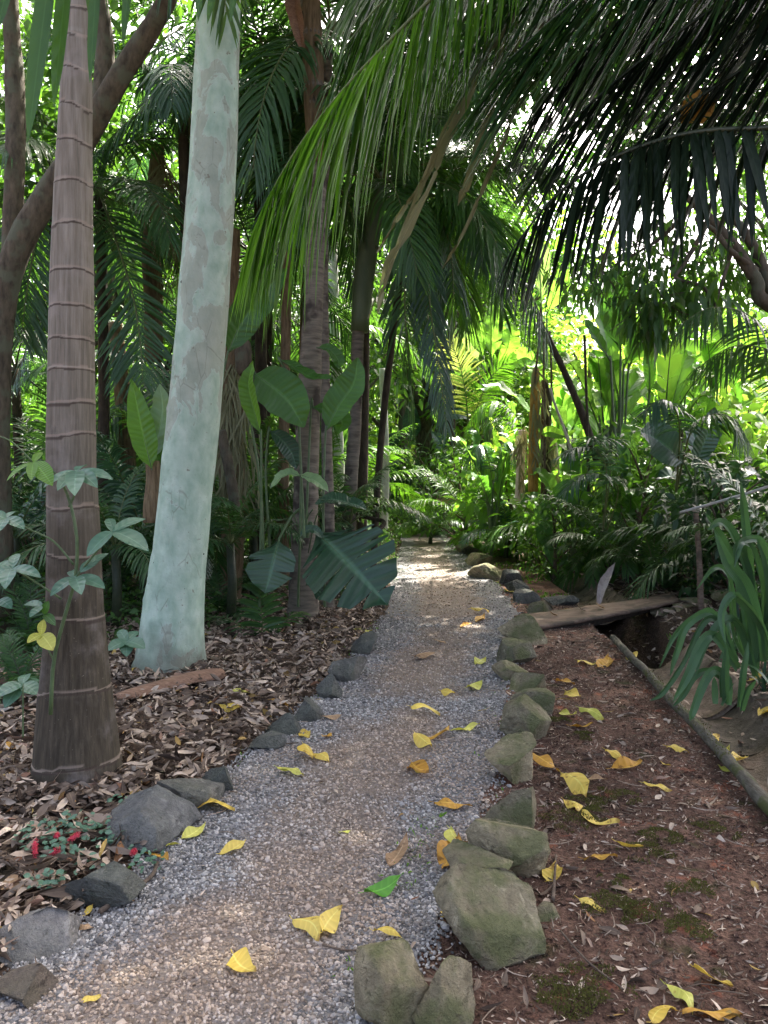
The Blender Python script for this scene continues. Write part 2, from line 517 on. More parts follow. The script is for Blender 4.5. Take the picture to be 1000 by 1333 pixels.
def ground_mat():
    m, nt, nd, lk = newmat('forest_soil')
    n1 = tex(nt, 3.0, 8, .65); n2 = tex(nt, 38, 6, .7)
    col = ramp(nt, n2, [(.28, (.030, .020, .014)), (.48, (.075, .050, .034)), (.62, (.13, .09, .062)), (.75, (.20, .15, .105))])
    col = mixc(nt, mapr(nt, n1, .5, .68), col, (.055, .045, .028))
    v = voro(nt, 55)
    h = math_(nt, 'ADD', n2, math_(nt, 'MULTIPLY', v.outputs['Distance'], .7))
    surface(nt, col, .92, .15, bump(nt, h, .9, .02))
    return m


def dirt_mat():
    m, nt, nd, lk = newmat('red_dirt')
    n1 = tex(nt, 2.2, 6, .6); n2 = tex(nt, 55, 8, .72); n3 = tex(nt, 5.5, 5, .6, dist=.4)
    v = voro(nt, 90)
    col = ramp(nt, n2, [(.25, (.042, .025, .018)), (.45, (.115, .069, .049)), (.6, (.195, .12, .086)), (.75, (.32, .225, .17))])
    col = mixc(nt, mapr(nt, n3, .58, .68, 0, .85), col, ramp(nt, n2, [(.3, (.20, .066, .036)), (.7, (.36, .15, .09))]))
    n4 = tex(nt, 1.7, 5, .65, dist=.6)
    col = mixc(nt, 1.0, col, mixc(nt, mapr(nt, n4, .36, .64), (.58, .56, .55), (1.28, 1.24, 1.2)), 'MULTIPLY')
    mossm = math_(nt, 'MULTIPLY', mapr(nt, n1, .52, .6), mapr(nt, n3, .48, .36))
    col = mixc(nt, math_(nt, 'MULTIPLY', mossm, .8), col, ramp(nt, n2, [(.3, (.022, .026, .009)), (.7, (.075, .08, .025))]))
    h = math_(nt, 'ADD', n2, math_(nt, 'MULTIPLY', v.outputs['Distance'], .6))
    surface(nt, col, .93, .15, bump(nt, h, .9, .018))
    return m


def path_mat():
    m, nt, nd, lk = newmat('gravel_bed')
    v = voro(nt, 70); n1 = tex(nt, 1.1, 4, .5); n2 = tex(nt, 90, 4, .6); n3 = tex(nt, 6, 5, .65)
    at = N_(nt, 'ShaderNodeAttribute', attribute_name='luv')
    sp = N_(nt, 'ShaderNodeSeparateXYZ'); lk.new(at.outputs['Vector'], sp.inputs[0])
    g = ramp(nt, v.outputs['Color'], [(.1, (.08, .079, .076)), (.5, (.17, .167, .162)), (.9, (.28, .272, .262))])
    e = ramp(nt, n2, [(.3, (.15, .11, .078)), (.7, (.30, .232, .17))])
    cen = math_(nt, 'ADD', mapr(nt, math_(nt, 'ABSOLUTE', sp.outputs[1]), .25, .95, .62, -.32), math_(nt, 'MULTIPLY', math_(nt, 'SUBTRACT', n1, .5), 1.1))
    cen = math_(nt, 'ADD', cen, math_(nt, 'MULTIPLY', math_(nt, 'SUBTRACT', n3, .5), .9))
    col = mixc(nt, mapr(nt, cen, .05, .6, 0, .65), g, e)
    h = math_(nt, 'SUBTRACT', n2, math_(nt, 'MULTIPLY', v.outputs['Distance'], 1.2))
    surface(nt, col, .9, .2, bump(nt, h, .8, .012))
    return m


def pebble_mat():
    m, nt, nd, lk = newmat('gravel_stones')
    at = N_(nt, 'ShaderNodeAttribute', attribute_name='luv')
    sp = N_(nt, 'ShaderNodeSeparateXYZ'); lk.new(at.outputs['Vector'], sp.inputs[0])
    g = ramp(nt, sp.outputs[2], [(0, (.085, .084, .077)), (.35, (.185, .182, .168)), (.7, (.31, .304, .282)), (1, (.52, .505, .465))])
    t = ramp(nt, sp.outputs[2], [(0, (.165, .122, .085)), (.5, (.325, .248, .178)), (1, (.52, .425, .33))])
    col = mixc(nt, sp.outputs[1], g, t)
    surface(nt, col, .8, .3, bump(nt, tex(nt, 160, 3), .3, .002))
    return m


def rock_mat(name, cs, moss, mamt):
    m, nt, nd, lk = newmat(name)
    n1 = tex(nt, 9, 8, .65); n2 = tex(nt, 60, 5, .7); n3 = tex(nt, 4, 4, .6)
    col = ramp(nt, n1, [(.28, cs[0]), (.5, cs[1]), (.72, cs[2])])
    col = mixc(nt, .7, col, mixc(nt, n2, (.35, .35, .35), (1.6, 1.6, 1.6)), 'MULTIPLY')
    col = mixc(nt, mapr(nt, tex(nt, 26, 5, .65), .60, .66, 0, .55), col, [c * .35 for c in cs[0]])
    col = mixc(nt, mapr(nt, tex(nt, 14, 4, .6, dist=1), .62, .68, 0, .5), col, [min(.6, c * 1.25) for c in cs[2]])
    oi = N_(nt, 'ShaderNodeObjectInfo')
    col = mixc(nt, 1.0, col, mixc(nt, oi.outputs['Random'], (.66, .68, .66), (1.30, 1.22, 1.10)), 'MULTIPLY')
    ge = N_(nt, 'ShaderNodeNewGeometry'); sx = N_(nt, 'ShaderNodeSeparateXYZ'); lk.new(ge.outputs['Normal'], sx.inputs[0])
    mm = math_(nt, 'MULTIPLY', mapr(nt, math_(nt, 'ADD', n3, math_(nt, 'MULTIPLY', sx.outputs[2], .12)), .48, .66), mamt)
    col = mixc(nt, mm, col, moss)
    h = math_(nt, 'ADD', n1, math_(nt, 'MULTIPLY', n2, .35))
    h = math_(nt, 'ADD', h, math_(nt, 'MULTIPLY', tex(nt, 22, 6, .7, dist=1.2), .6))
    surface(nt, col, .85, .25, bump(nt, h, 1.0, .045))
    return m


M['ground'] = ground_mat(); M['dirt'] = dirt_mat(); M['path'] = path_mat(); M['pebble'] = pebble_mat()
M['rock_green'] = rock_mat('mossy_sandstone', [(.15, .132, .088), (.31, .278, .19), (.48, .44, .32)], (.105, .125, .042), .8)
M['rock_grey'] = rock_mat('grey_granite', [(.14, .14, .135), (.29, .285, .275), (.48, .47, .45)], (.10, .11, .08), .35)
M['rock_dark'] = rock_mat('dark_basalt', [(.075, .08, .073), (.15, .155, .145), (.28, .28, .26)], (.08, .095, .06), .4)
M['concrete'] = rock_mat('old_concrete', [(.13, .105, .085), (.24, .195, .155), (.34, .28, .23)], (.09, .085, .05), .45)


def ring_bark():
    m, nt, nd, lk = newmat('ringed_palm_bark')
    at = N_(nt, 'ShaderNodeAttribute', attribute_name='luv')
    sp = N_(nt, 'ShaderNodeSeparateXYZ'); lk.new(at.outputs['Vector'], sp.inputs[0])
    n1 = tex(nt, 60, 5, .65, mapping=(1, 1, .06)); n2 = tex(nt, 3.5, 6, .6); n3 = tex(nt, 90, 4)
    col = ramp(nt, n1, [(.25, (.118, .102, .074)), (.5, (.212, .188, .145)), (.75, (.31, .281, .226))])
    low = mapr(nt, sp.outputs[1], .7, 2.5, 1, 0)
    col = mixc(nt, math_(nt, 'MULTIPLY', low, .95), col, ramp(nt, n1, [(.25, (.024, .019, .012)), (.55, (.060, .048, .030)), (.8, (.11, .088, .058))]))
    col = mixc(nt, mapr(nt, n2, .5, .72, 0, .45), col, (.34, .30, .27))
    col = mixc(nt, mapr(nt, sp.outputs[0], .35, .9, 0, .5), col, (.33, .26, .20))
    sc_ = mapr(nt, tex(nt, 6, 4, .6, mapping=(1, 1, 2.2)), .42, .6)
    col = mixc(nt, mapr(nt, tex(nt, 8, 6, .7, mapping=(1, 1, .5)), .6, .72, 0, .45), col, (.06, .045, .032))
    col = mixc(nt, mapr(nt, sp.outputs[0], -.25, -.8, 0, .8), col, (.055, .038, .028))
    spk = mapr(nt, n3, .68, .74, 0, .5)
    col = mixc(nt, math_(nt, 'MULTIPLY', spk, low), col, (.34, .30, .24))
    surface(nt, col, .8, .25, bump(nt, math_(nt, 'ADD', n1, math_(nt, 'MULTIPLY', n3, .3)), .45, .006))
    return m


def pale_bark():
    m, nt, nd, lk = newmat('pale_green_bark')
    n0 = tex(nt, 1.6, 3, .5, mapping=(1, 1, .55)); n1 = tex(nt, 5.2, 6, .58, dist=.5, mapping=(1, 1, .5)); n2 = tex(nt, 13, 4, .5, mapping=(1, 1, .6)); n3 = tex(nt, 70, 4)
    ge = N_(nt, 'ShaderNodeTexCoord'); sx = N_(nt, 'ShaderNodeSeparateXYZ'); lk.new(ge.outputs['Object'], sx.inputs[0])
    hi = mapr(nt, sx.outputs[2], .8, 3.0, -.09, .05)
    base = ramp(nt, n2, [(.3, (.29, .41, .305)), (.5, (.38, .50, .385)), (.7, (.47, .58, .465))])
    tan = ramp(nt, n2, [(.3, (.29, .345, .265)), (.7, (.40, .45, .355))])
    k = math_(nt, 'ADD', math_(nt, 'ADD', n1, hi), math_(nt, 'MULTIPLY', math_(nt, 'SUBTRACT', n0, .5), .35))
    msk = mapr(nt, k, .535, .55)
    col = mixc(nt, msk, base, tan)
    edge = math_(nt, 'MULTIPLY', mapr(nt, k, .515, .535), mapr(nt, k, .555, .537))
    col = mixc(nt, math_(nt, 'MULTIPLY', edge, .5), col, (.46, .55, .46))
    col = mixc(nt, mapr(nt, tex(nt, 7, 6, .7, mapping=(1, 1, .18)), .58, .75, 0, .22), col, (.17, .20, .15))
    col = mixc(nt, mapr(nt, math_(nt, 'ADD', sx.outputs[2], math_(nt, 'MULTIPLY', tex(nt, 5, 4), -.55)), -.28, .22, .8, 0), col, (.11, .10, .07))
    dk = mapr(nt, tex(nt, 19, 3, .6), .68, .74, 0, .7)
    col = mixc(nt, dk, col, (.16, .12, .08))
    vs_ = voro(nt, 34, mapping=(1, 1, 1.6))
    col = mixc(nt, math_(nt, 'MULTIPLY', mapr(nt, vs_.outputs['Distance'], .10, .05), mapr(nt, n2, .5, .56)), col, (.13, .10, .07))
    ve_ = voro(nt, 9, 'DISTANCE_TO_EDGE', mapping=(1, 1, .35))
    col = mixc(nt, math_(nt, 'MULTIPLY', mapr(nt, ve_.outputs['Distance'], .0, .03, .5, 0), mapr(nt, n1, .5, .56)), col, (.19, .20, .15))
    bm = math_(nt, 'ADD', math_(nt, 'MULTIPLY', msk, -.5), math_(nt, 'MULTIPLY', tex(nt, 26, 3), 1.2))
    surface(nt, col, .75, .25, bump(nt, bm, .5, .008))
    return m


M['ring_bark'] = ring_bark(); M['pale_bark'] = pale_bark()
M['bark'] = simplemat('brown_bark', (.042, .036, .025), (.135, .113, .078), 18, .9, .2, .8, .02, (1, 1, .35), (.10, .105, .07))
M['bark_dark'] = simplemat('dark_bark', (.026, .022, .015), (.08, .066, .044), 18, .9, .2, .8, .02, (1, 1, .35))
M['bark_grey'] = simplemat('grey_ringed_bark', (.085, .075, .055), (.22, .19, .145), 14, .85, .2, .5, .01, (.4, .4, 2.4), (.055, .045, .036))
M['bark_pale'] = simplemat('pale_trunk', (.30, .30, .27), (.50, .50, .46), 8, .8, .2, .3)
M['fibre'] = simplemat('fibre', (.08, .057, .033), (.24, .18, .105), 40, .95, .1, .8, .02, (1, 1, .12))
M['crownshaft'] = simplemat('crownshaft', (.055, .085, .035), (.10, .13, .06), 10, .5, .4, .1, .01, (1, 1, .3))
M['wood'] = simplemat('weathered_wood', (.085, .058, .040), (.24, .175, .125), 22, .85, .25, .6, .008, (.25, 1.5, 1.5), (.10, .08, .055))
M['wood_dark'] = simplemat('dark_wood', (.020, .015, .011), (.060, .046, .034), 22, .85, .25, .6, .008)  # darker brown wood for the bridge beams
M['log'] = simplemat('mossy_pole', (.055, .048, .034), (.165, .15, .115), 26, .9, .2, .7, .01, (2, .6, 2), (.075, .085, .030))
M['stick'] = simplemat('twig', (.06, .045, .032), (.17, .13, .095), 40, .9, .2, .5)
M['pale_stick'] = simplemat('pale_stick', (.34, .31, .25), (.52, .49, .42), 30, .8, .3, .3)
M['husk'] = simplemat('palm_husk', (.14, .075, .045), (.29, .18, .115), 40, .75, .3, .6, .004, (.15, 2, 2))
M['husk_yellow'] = simplemat('yellow_husk', (.20, .11, .03), (.46, .30, .08), 30, .8, .2, .5, .004, (1, 1, .3))
M['husk_pale'] = simplemat('pale_husk', (.42, .34, .29), (.62, .53, .46), 20, .8, .3, .4, .004)
M['pipe'] = simplemat('pale_pipe', (.40, .38, .34), (.58, .56, .52), 30, .6, .4, .2)
M['red'] = simplemat('catkin_red', (.52, .035, .06), (.72, .11, .14), 200, .8, .2, .8, .003)
M['stem'] = simplemat('green_stem', (.05, .09, .035), (.10, .15, .06), 20, .5, .4, .2)

# ------------------------------------------------------------------ the setting
def grid(name, xs, ys, zf, mat, lift=0.0, uvf=None):
    mb = MB()
    X, Y = np.meshgrid(xs, ys)
    v = np.stack([X, Y, zf(X, Y) + lift], -1)
    nx = len(xs)
    i = (np.arange(len(ys) - 1) * nx)[:, None] + np.arange(nx - 1)[None]
    q = np.stack([i, i + 1, i + nx + 1, i + nx], -1)
    mb.add(v, q)
    return tag(mb.build(name, mat), kind='structure')


xs = np.unique(np.round(np.concatenate([np.linspace(-150, -12, 24), np.arange(-12, -3, .4), np.arange(-3, 4.2, .05), np.arange(4.2, 12, .3), np.linspace(12, 150, 24)]), 3))
ys = np.unique(np.round(np.concatenate([np.linspace(-60, -1, 20), np.arange(-1, 1.6, .2), np.arange(1.6, 10, .05), np.arange(10, 22, .15), np.arange(22, 40, .6), np.linspace(40, 400, 30)]), 3))
grid('ground', xs, ys, H, M['ground'])


def strip_sheet(name, ys, fa, fb, nx, mat, lift, wobble=.04, seed=0):
    mb = MB()
    u = np.linspace(0, 1, nx)
    Y = np.repeat(ys[:, None], nx, 1)
    wa = np.array([mnoise.noise((seed, y * 2.2, 0)) + .5 * mnoise.noise((seed, y * 7, 3)) for y in ys]) * wobble
    wb = np.array([mnoise.noise((seed + 9, y * 2.2, 0)) + .5 * mnoise.noise((seed + 9, y * 7, 3)) for y in ys]) * wobble
    a = (fa(ys) + wa)[:, None]; b = (fb(ys) + wb)[:, None]
    X = a + (b - a) * u[None]
    v = np.stack([X, Y, H(X, Y) + lift], -1)
    uv = np.zeros(v.shape); uv[..., 1] = 2 * u[None] - 1; uv[..., 0] = Y
    i = (np.arange(len(ys) - 1) * nx)[:, None] + np.arange(nx - 1)[None]
    mb.add(v, np.stack([i, i + 1, i + nx + 1, i + nx], -1), None, uv)
    return tag(mb.build(name, mat), kind='structure')


strip_sheet('dirt_strip', np.arange(.8, 13, .05), lambda y: pr(y) - .05, lambda y: xd(y) - .31, 30, M['dirt'], .004, .0, 3)
strip_sheet('gravel_path', np.concatenate([np.arange(1.0, 10, .05), np.arange(10, 20.4, .2)]), pl, pr, 40, M['path'], .008, .05, 1)

# gravel: loose crushed stones
ICO_V = nrm(np.array([(0, 1, 1.618), (0, -1, 1.618), (0, 1, -1.618), (0, -1, -1.618), (1, 1.618, 0), (-1, 1.618, 0), (1, -1.618, 0), (-1, -1.618, 0), (1.618, 0, 1), (-1.618, 0, 1), (1.618, 0, -1), (-1.618, 0, -1)]))
ICO_F = np.array([(i, j, k) for i in range(12) for j in range(i + 1, 12) for k in range(j + 1, 12)
                  if np.linalg.norm(ICO_V[i] - ICO_V[j]) < 1.1 and np.linalg.norm(ICO_V[j] - ICO_V[k]) < 1.1 and np.linalg.norm(ICO_V[i] - ICO_V[k]) < 1.1])
for f in ICO_F:
    a, b, c = ICO_V[f]
    if np.dot(np.cross(b - a, c - a), a) < 0: f[1], f[2] = f[2], f[1]


def stones(mb, x, y, size, tanf, rnd, sink=.25):
    n = len(x)
    v = ICO_V[None] * (1 + rng.normal(0, .16, (n, 12, 1)))
    v = v * (size[:, None] * rng.uniform(.6, 1.15, (n, 3)) * np.array([1, 1, .75]))[:, None]
    a = rng.random(n) * 6.283; ca, sa = np.cos(a)[:, None], np.sin(a)[:, None]
    b = rng.normal(0, .6, n); cb, sb = np.cos(b)[:, None], np.sin(b)[:, None]
    y1 = v[..., 1] * cb - v[..., 2] * sb; z1 = v[..., 1] * sb + v[..., 2] * cb; x1 = v[..., 0]
    v = np.stack([x1 * ca - y1 * sa, x1 * sa + y1 * ca, z1], -1)
    z = H(x, y) + .006 + size * (.7 - sink)
    v += np.stack([x, y, z], -1)[:, None]
    t = (np.arange(n) * 12)[:, None, None] + ICO_F[None]
    uv = np.zeros((n, 12, 3)); uv[..., 1] = tanf[:, None]; uv[..., 2] = rnd[:, None]
    mb.add(v, None, t.reshape(-1, 3), uv)


def tan_centre(x, y):
    c = (x - pl(y)) / (pr(y) - pl(y)) * 2 - 1
    w = np.array([mnoise.noise((a * .9, b * .9, 5.0)) * .9 + .6 * mnoise.noise((a * 3.3, b * 3.3, 1.0)) for a, b in zip(x, y)])
    near = .22 * sstep(3.3, 2.6, y)
    return np.clip((.78 - np.abs(c) * 1.0 + near + w * 1.0), 0, 1)


mb = MB()
for (y0, y1, dens, s0, s1) in ((1.7, 3.2, 13000, .0036, .0082), (3.2, 5.2, 7600, .004, .0088), (5.2, 8.2, 2400, .0055, .010), (8.2, 16, 300, .008, .013)):
    n = int(dens * 1.35 * (y1 - y0))
    y = rng.uniform(y0, y1, n)
    e = rng.uniform(-.04, 1.04, n) + rng.normal(0, .022, n)
    x = pl(y) + (pr(y) - pl(y)) * e
    tf = tan_centre(x, y)
    keep = rng.random(n) > tf * .45
    x, y, tf = x[keep], y[keep], tf[keep]
    n = len(x)
    stones(mb, x, y, rng.uniform(s0, s1, n) * np.where(rng.random(n) < .035, 1.7, 1), np.clip(tf * 1.3 + rng.normal(0, .12, n), 0, 1), rng.random(n))
tag(mb.build('gravel', M['pebble'], smooth=False), 'loose crushed grey and pinkish gravel covering the path', 'gravel', kind='stuff')


# ------------------------------------------------------------------ leaf litter
def litter(mb, x, y, L, W, lift=.0, flat=.5, mats=0, rnd=None, zc=.02):
    n = len(x)
    a = rng.random(n) * 6.283
    el = rng.normal(0, .30, n) * flat
    D = np.stack([np.cos(a) * np.cos(el), np.sin(a) * np.cos(el), np.sin(el)], -1)
    U = nrm(rng.normal(0, .45 * flat * 2, (n, 3)) + np.array([0, 0, 1]))
    B = np.stack([x, y, H(x, y) + lift + rng.random(n) * zc], -1) - D * (L * .5)[:, None]
    leaves(mb, B, D, U, L, W, 0, rng.normal(.25, .4, n), rng.normal(0, .28, n), 'leaf', 5, mats, rnd=rnd)


mb = MB()


def scatter(n, y0, y1, fx, power=1.0):
    y = y0 + (y1 - y0) * rng.random(n) ** power
    x = fx(y, rng.random(n))
    return x, y


# left bed
x, y = scatter(9500, 1.9, 9.5, lambda y, r: pl(y) - .10 - 2.8 * r ** 1.25, 1.3)
litter(mb, x, y, rng.uniform(.05, .14, len(x)), rng.uniform(.014, .045, len(x)), .0, .9, zc=.06)
x, y = scatter(2600, 1.9, 9.5, lambda y, r: pl(y) - .06 - 1.2 * r, 1.3)
litter(mb, x, y, rng.uniform(.025, .06, len(x)), rng.uniform(.006, .02, len(x)), .004, .6, zc=.04)
for cx_, cy_, r0_, n_ in ((-1.47, 3.66, .20, 420), (-1.63, 5.75, .27, 420), (-.80, 7.6, .15, 200)):
    a_ = rng.uniform(math.pi, 2 * math.pi, n_); q_ = r0_ + .02 + np.abs(rng.normal(0, .08, n_))
    x = cx_ + q_ * np.cos(a_); y = cy_ + q_ * np.sin(a_)
    litter(mb, x, y, rng.uniform(.03, .11, n_), rng.uniform(.012, .04, n_), .0, 1.0, zc=.09)
x, y = scatter(1300, 9, 17, lambda y, r: pl(y) - .05 - 2.5 * r)
litter(mb, x, y, rng.uniform(.08, .16, len(x)), rng.uniform(.03, .07, len(x)), .0, .7, zc=.04)
x, y = scatter(7000, 1.9, 9.5, lambda y, r: pl(y) - .04 - 2.4 * r, 1.4)
litter(mb, x, y, rng.uniform(.012, .05, len(x)), rng.uniform(.004, .022, len(x)), .03, 1.0, zc=.05)
# right bank
x, y = scatter(3600, 2.6, 11, lambda y, r: xd(y) + .20 + 2.1 * r, 1.1)
litter(mb, x, y, rng.uniform(.05, .14, len(x)), rng.uniform(.015, .05, len(x)), .0, .7, zc=.05)
# ditch bottom, a few
x, y = scatter(160, 3.4, 12, lambda y, r: xd(y) - .12 + .34 * r)
litter(mb, x, y, rng.uniform(.04, .09, len(x)), rng.uniform(.015, .035, len(x)), .06, .4, zc=.02)
tag(mb.build('leaf_litter', M['litter']), 'thick brown dry leaf litter covering the beds beside the path', 'leaf litter', kind='stuff')

mb = MB()
x, y = scatter(15000, 1.9, 9.5, lambda y, r: pr(y) + .04 + (xd(y) - .36 - pr(y)) * r, 1.35)
litter(mb, x, y, rng.uniform(.008, .036, len(x)), rng.uniform(.002, .008, len(x)), .004, .8, zc=.008, rnd=rng.random(len(x)) ** 1.1 * .92)
x, y = scatter(520, 1.9, 9.5, lambda y, r: pr(y) + .04 + (xd(y) - .36 - pr(y)) * r, 1.2)
litter(mb, x, y, rng.uniform(.035, .08, len(x)), rng.uniform(.01, .028, len(x)), .006, .5, zc=.01)
x, y = scatter(420, 1.9, 14, lambda y, r: pl(y) + (pr(y) - pl(y)) * (.5 + .3 * rng.normal(size=len(y))).clip(.02, .98))
litter(mb, x, y, rng.uniform(.012, .045, len(x)), rng.uniform(.004, .014, len(x)), .016, .5, zc=.004)
for k in range(320):   # thin twigs and needles
    yy = rng.uniform(2, 8); zone = rng.random()
    if zone < .55: xx = rng.uniform(pr(yy) + .1, xd(yy) - .4)
    elif zone < .9: xx = pl(yy) - .1 - 1.3 * rng.random()
    else: xx = rng.uniform(pl(yy), pr(yy))
    a = rng.random() * 6.28; l = rng.uniform(.04, .16)
    q = np.array([[xx, yy], [xx + l * .5 * math.cos(a), yy + l * .5 * math.sin(a)], [xx + l * math.cos(a + .3), yy + l * math.sin(a + .3)]])
    q = np.c_[q, H(q[:, 0], q[:, 1]) + .016]
    tube(mb, spline(q, 5), [.0022, .002, .002, .0015, .001], 4)
tag(mb.build('bark_debris', M['litter']), 'small bark chips and twigs strewn over the red dirt and path', 'debris', kind='stuff')

mb = MB()
n = 5200; y = rng.uniform(2.0, 7.0, n); y = 2 + (y - 2) * rng.random(n) ** .5; x = pr(y) + .04 + (xd(y) - .38 - pr(y)) * rng.random(n)
stones(mb, x, y, rng.uniform(.002, .0065, n) * (1 + (rng.random(n) < .06) * .9), np.zeros(n), rng.random(n))
tag(mb.build('soil_clods', M['dirt'], smooth=False), 'small crumbs and clods of red brown soil', 'soil', kind='stuff')

# moss cushions on the dirt
mb = MB()
for (px, py, r) in ((745, 1065, .16), (800, 1040, .12), (760, 1045, .09), (855, 1195, .12), (790, 1180, .1), (755, 1290, .14), (745, 1310, .10), (840, 1110, .1), (900, 1160, .08), (800, 1150, .06), (770, 1060, .1), (930, 1085, .1), (860, 1090, .09), (890, 1215, .09), (760, 960, .08), (725, 940, .08)):
    g = G(px, py)
    n = int(17000 * r)
    rr = r * np.sqrt(rng.random(n)); a = rng.random(n) * 6.28
    x = g[0] + rr * np.cos(a) * 1.2; y = g[1] + rr * np.sin(a)
    keep = np.array([mnoise.noise((p * 16, q * 16, 2)) > -.18 + (t / r) ** 2 * .4 for p, q, t in zip(x, y, rr)])
    x, y, rr = x[keep], y[keep], rr[keep]; n = len(x)
    D = nrm(rng.normal(0, .7, (n, 3)) + [0, 0, 1])
    leaves(mb, np.stack([x, y, H(x, y) + .002 + .018 * (1 - (rr / r) ** 2)], -1), D, rng.normal(size=(n, 3)), rng.uniform(.004, .011, n), rng.uniform(.003, .006, n), 0, .2, 0, 'leaf', 3)
tag(mb.build('moss', M['moss']), 'olive green moss cushions on the red dirt', 'moss', kind='stuff')


# ------------------------------------------------------------------ concrete drain, pole, plank bridge, rail
dr = thing('concrete_drain', 'shallow curved concrete gutter in short sections running beside the red dirt strip', 'drain', ground(2.05, 4.5))
ycut = [2.6, 3.25, 3.95, 4.65, 5.35, 6.05, 6.7]
ycut2 = [8.9, 9.6, 10.3, 11.0, 11.8, 12.7, 13.8, 15.0]
for cuts in (ycut, ycut2):
    for a, b in zip(cuts[:-1], cuts[1:]):
        mb = MB()
        yy = np.linspace(a + .006, b - .006, 8)
        th = np.linspace(-1, 1, 15)
        dx, dz = rng.normal(0, .012), rng.normal(0, .008)
        half, dep, thk = .29, .19, .035
        inner = np.stack([th * half, -dep * (1 - np.abs(th) ** 1.8)], -1)
        outer = np.stack([th[::-1] * (half + thk), -(dep + thk) * (1 - np.abs(th[::-1]) ** 1.8) - .004], -1)
        ring = np.vstack([inner, outer]); K = len(ring)
        V = []
        for y_ in yy:
            o = np.array([xd(y_) + dx, y_, dz + .004])
            tilt = .10
            V.append(np.stack([ring[:, 0] + o[0], np.full(K, y_), ring[:, 1] + o[2] + tilt * ring[:, 0]], -1))
        V = np.array(V)
        for i in range(V.shape[0]):
            for j in range(K):
                V[i, j, 2] += .010 * mnoise.noise(Vector(V[i, j] * 9))
        i = (np.arange(7) * K)[:, None]; j = np.arange(K)[None]; j2 = (j + 1) % K
        q = np.stack([i + j, i + j2, i + K + j2, i + K + j], -1)
        e0 = [[j, j + 1, K - 2 - j, K - 1 - j] for j in range(14)]
        e1 = [[7 * K + x for x in r] for r in e0]
        mb.add(V, np.vstack([q.reshape(-1, 4), e0, e1]))
        mb.build('channel_segment', M['concrete'], dr)

mb = MB()
p = np.array([G(1012, 1100), G(985, 1062), G(940, 1010), G(900, 960), G(868, 915), G(835, 880), G(805, 850), G(786, 834)])
p = np.array([[xd(q) - .335, q, .034] for q in (2.9, 3.3, 3.8, 4.4, 5.1, 5.8, 6.5, 7.0)])
p = spline(p, 44)
p[:, 0] += [.012 * mnoise.noise((0, a * 1.3, 0)) for a in p[:, 1]]
p[:, 2] += [.010 * mnoise.noise((5, a * 2.5, 0)) for a in p[:, 1]]
tube(mb, p, np.linspace(.034, .028, 44), 14, 0, .26, 4, nf=11)
one(mb, 'edging_pole', M['log'], p[20], 'long mossy wooden pole laid along the edge of the concrete gutter', 'pole')
mb = MB()
b = G(868, 910); b[2] += .03
n = 500
q = p[rng.integers(14, 30, n)] + rng.normal(0, .02, (n, 3)) + [-.01, 0, .03]
leaves(mb, q, nrm(rng.normal(0, .6, (n, 3)) + [0, 0, 1]), rng.normal(size=(n, 3)), rng.uniform(.006, .018, n), rng.uniform(.003, .007, n), 0, .2, 0, 'leaf', 3)
tag(mb.build('moss_tuft', M['moss']), 'olive moss growing on the pole beside the gutter', 'moss', kind='stuff')

br = thing('plank_bridge', 'rough weathered plank footbridge crossing the dark ditch beside the path', 'footbridge', ground(1.6, 7.7))
A0, A1 = np.array([1.46, 7.42, .045]), np.array([3.20, 8.28, .165])
W0 = np.array([-.10, .62, .0]); W1 = np.array([.05, .40, .02])


def slab(mb, a0, a1, w0, w1, thk, n=24, m=8, sag=.0, nz=.008, seed=0):
    a0, a1, w0, w1 = (np.asarray(q, float) for q in (a0, a1, w0, w1))
    t = np.linspace(0, 1, n); u = np.linspace(0, 1, m)
    top = np.zeros((n, m, 3))
    for i in range(n):
        for j in range(m):
            w = w0 + (w1 - w0) * t[i]
            q = a0 + (a1 - a0) * t[i] + w * u[j]
            q = q + np.array([0, 0, -sag * 4 * t[i] * (1 - t[i])])
            e = 1.0 if 0 < j < m - 1 else 1.6
            q = q + np.array([0, .9 * nz * (j in (0, m - 1)) * mnoise.noise((t[i] * 13, j, seed)), e * nz * mnoise.noise((t[i] * 6, u[j] * 3, seed))])
            top[i, j] = q
    bot = top + np.array([0, 0, -thk])
    v = np.vstack([top.reshape(-1, 3), bot.reshape(-1, 3)]); o = n * m
    qs = []
    for i in range(n - 1):
        for j in range(m - 1):
            k = i * m + j
            qs += [[k, k + m, k + m + 1, k + 1], [o + k, o + k + 1, o + k + m + 1, o + k + m]]
    for i in range(n - 1):
        k = i * m
        qs += [[k, o + k, o + k + m, k + m], [k + m - 1, k + 2 * m - 1, o + k + 2 * m - 1, o + k + m - 1]]
    for j in range(m - 1):
        qs += [[j, j + 1, o + j + 1, o + j]]
        k = (n - 1) * m + j
        qs += [[k, o + k, o + k + 1, k + 1]]
    mb.add(v, qs)


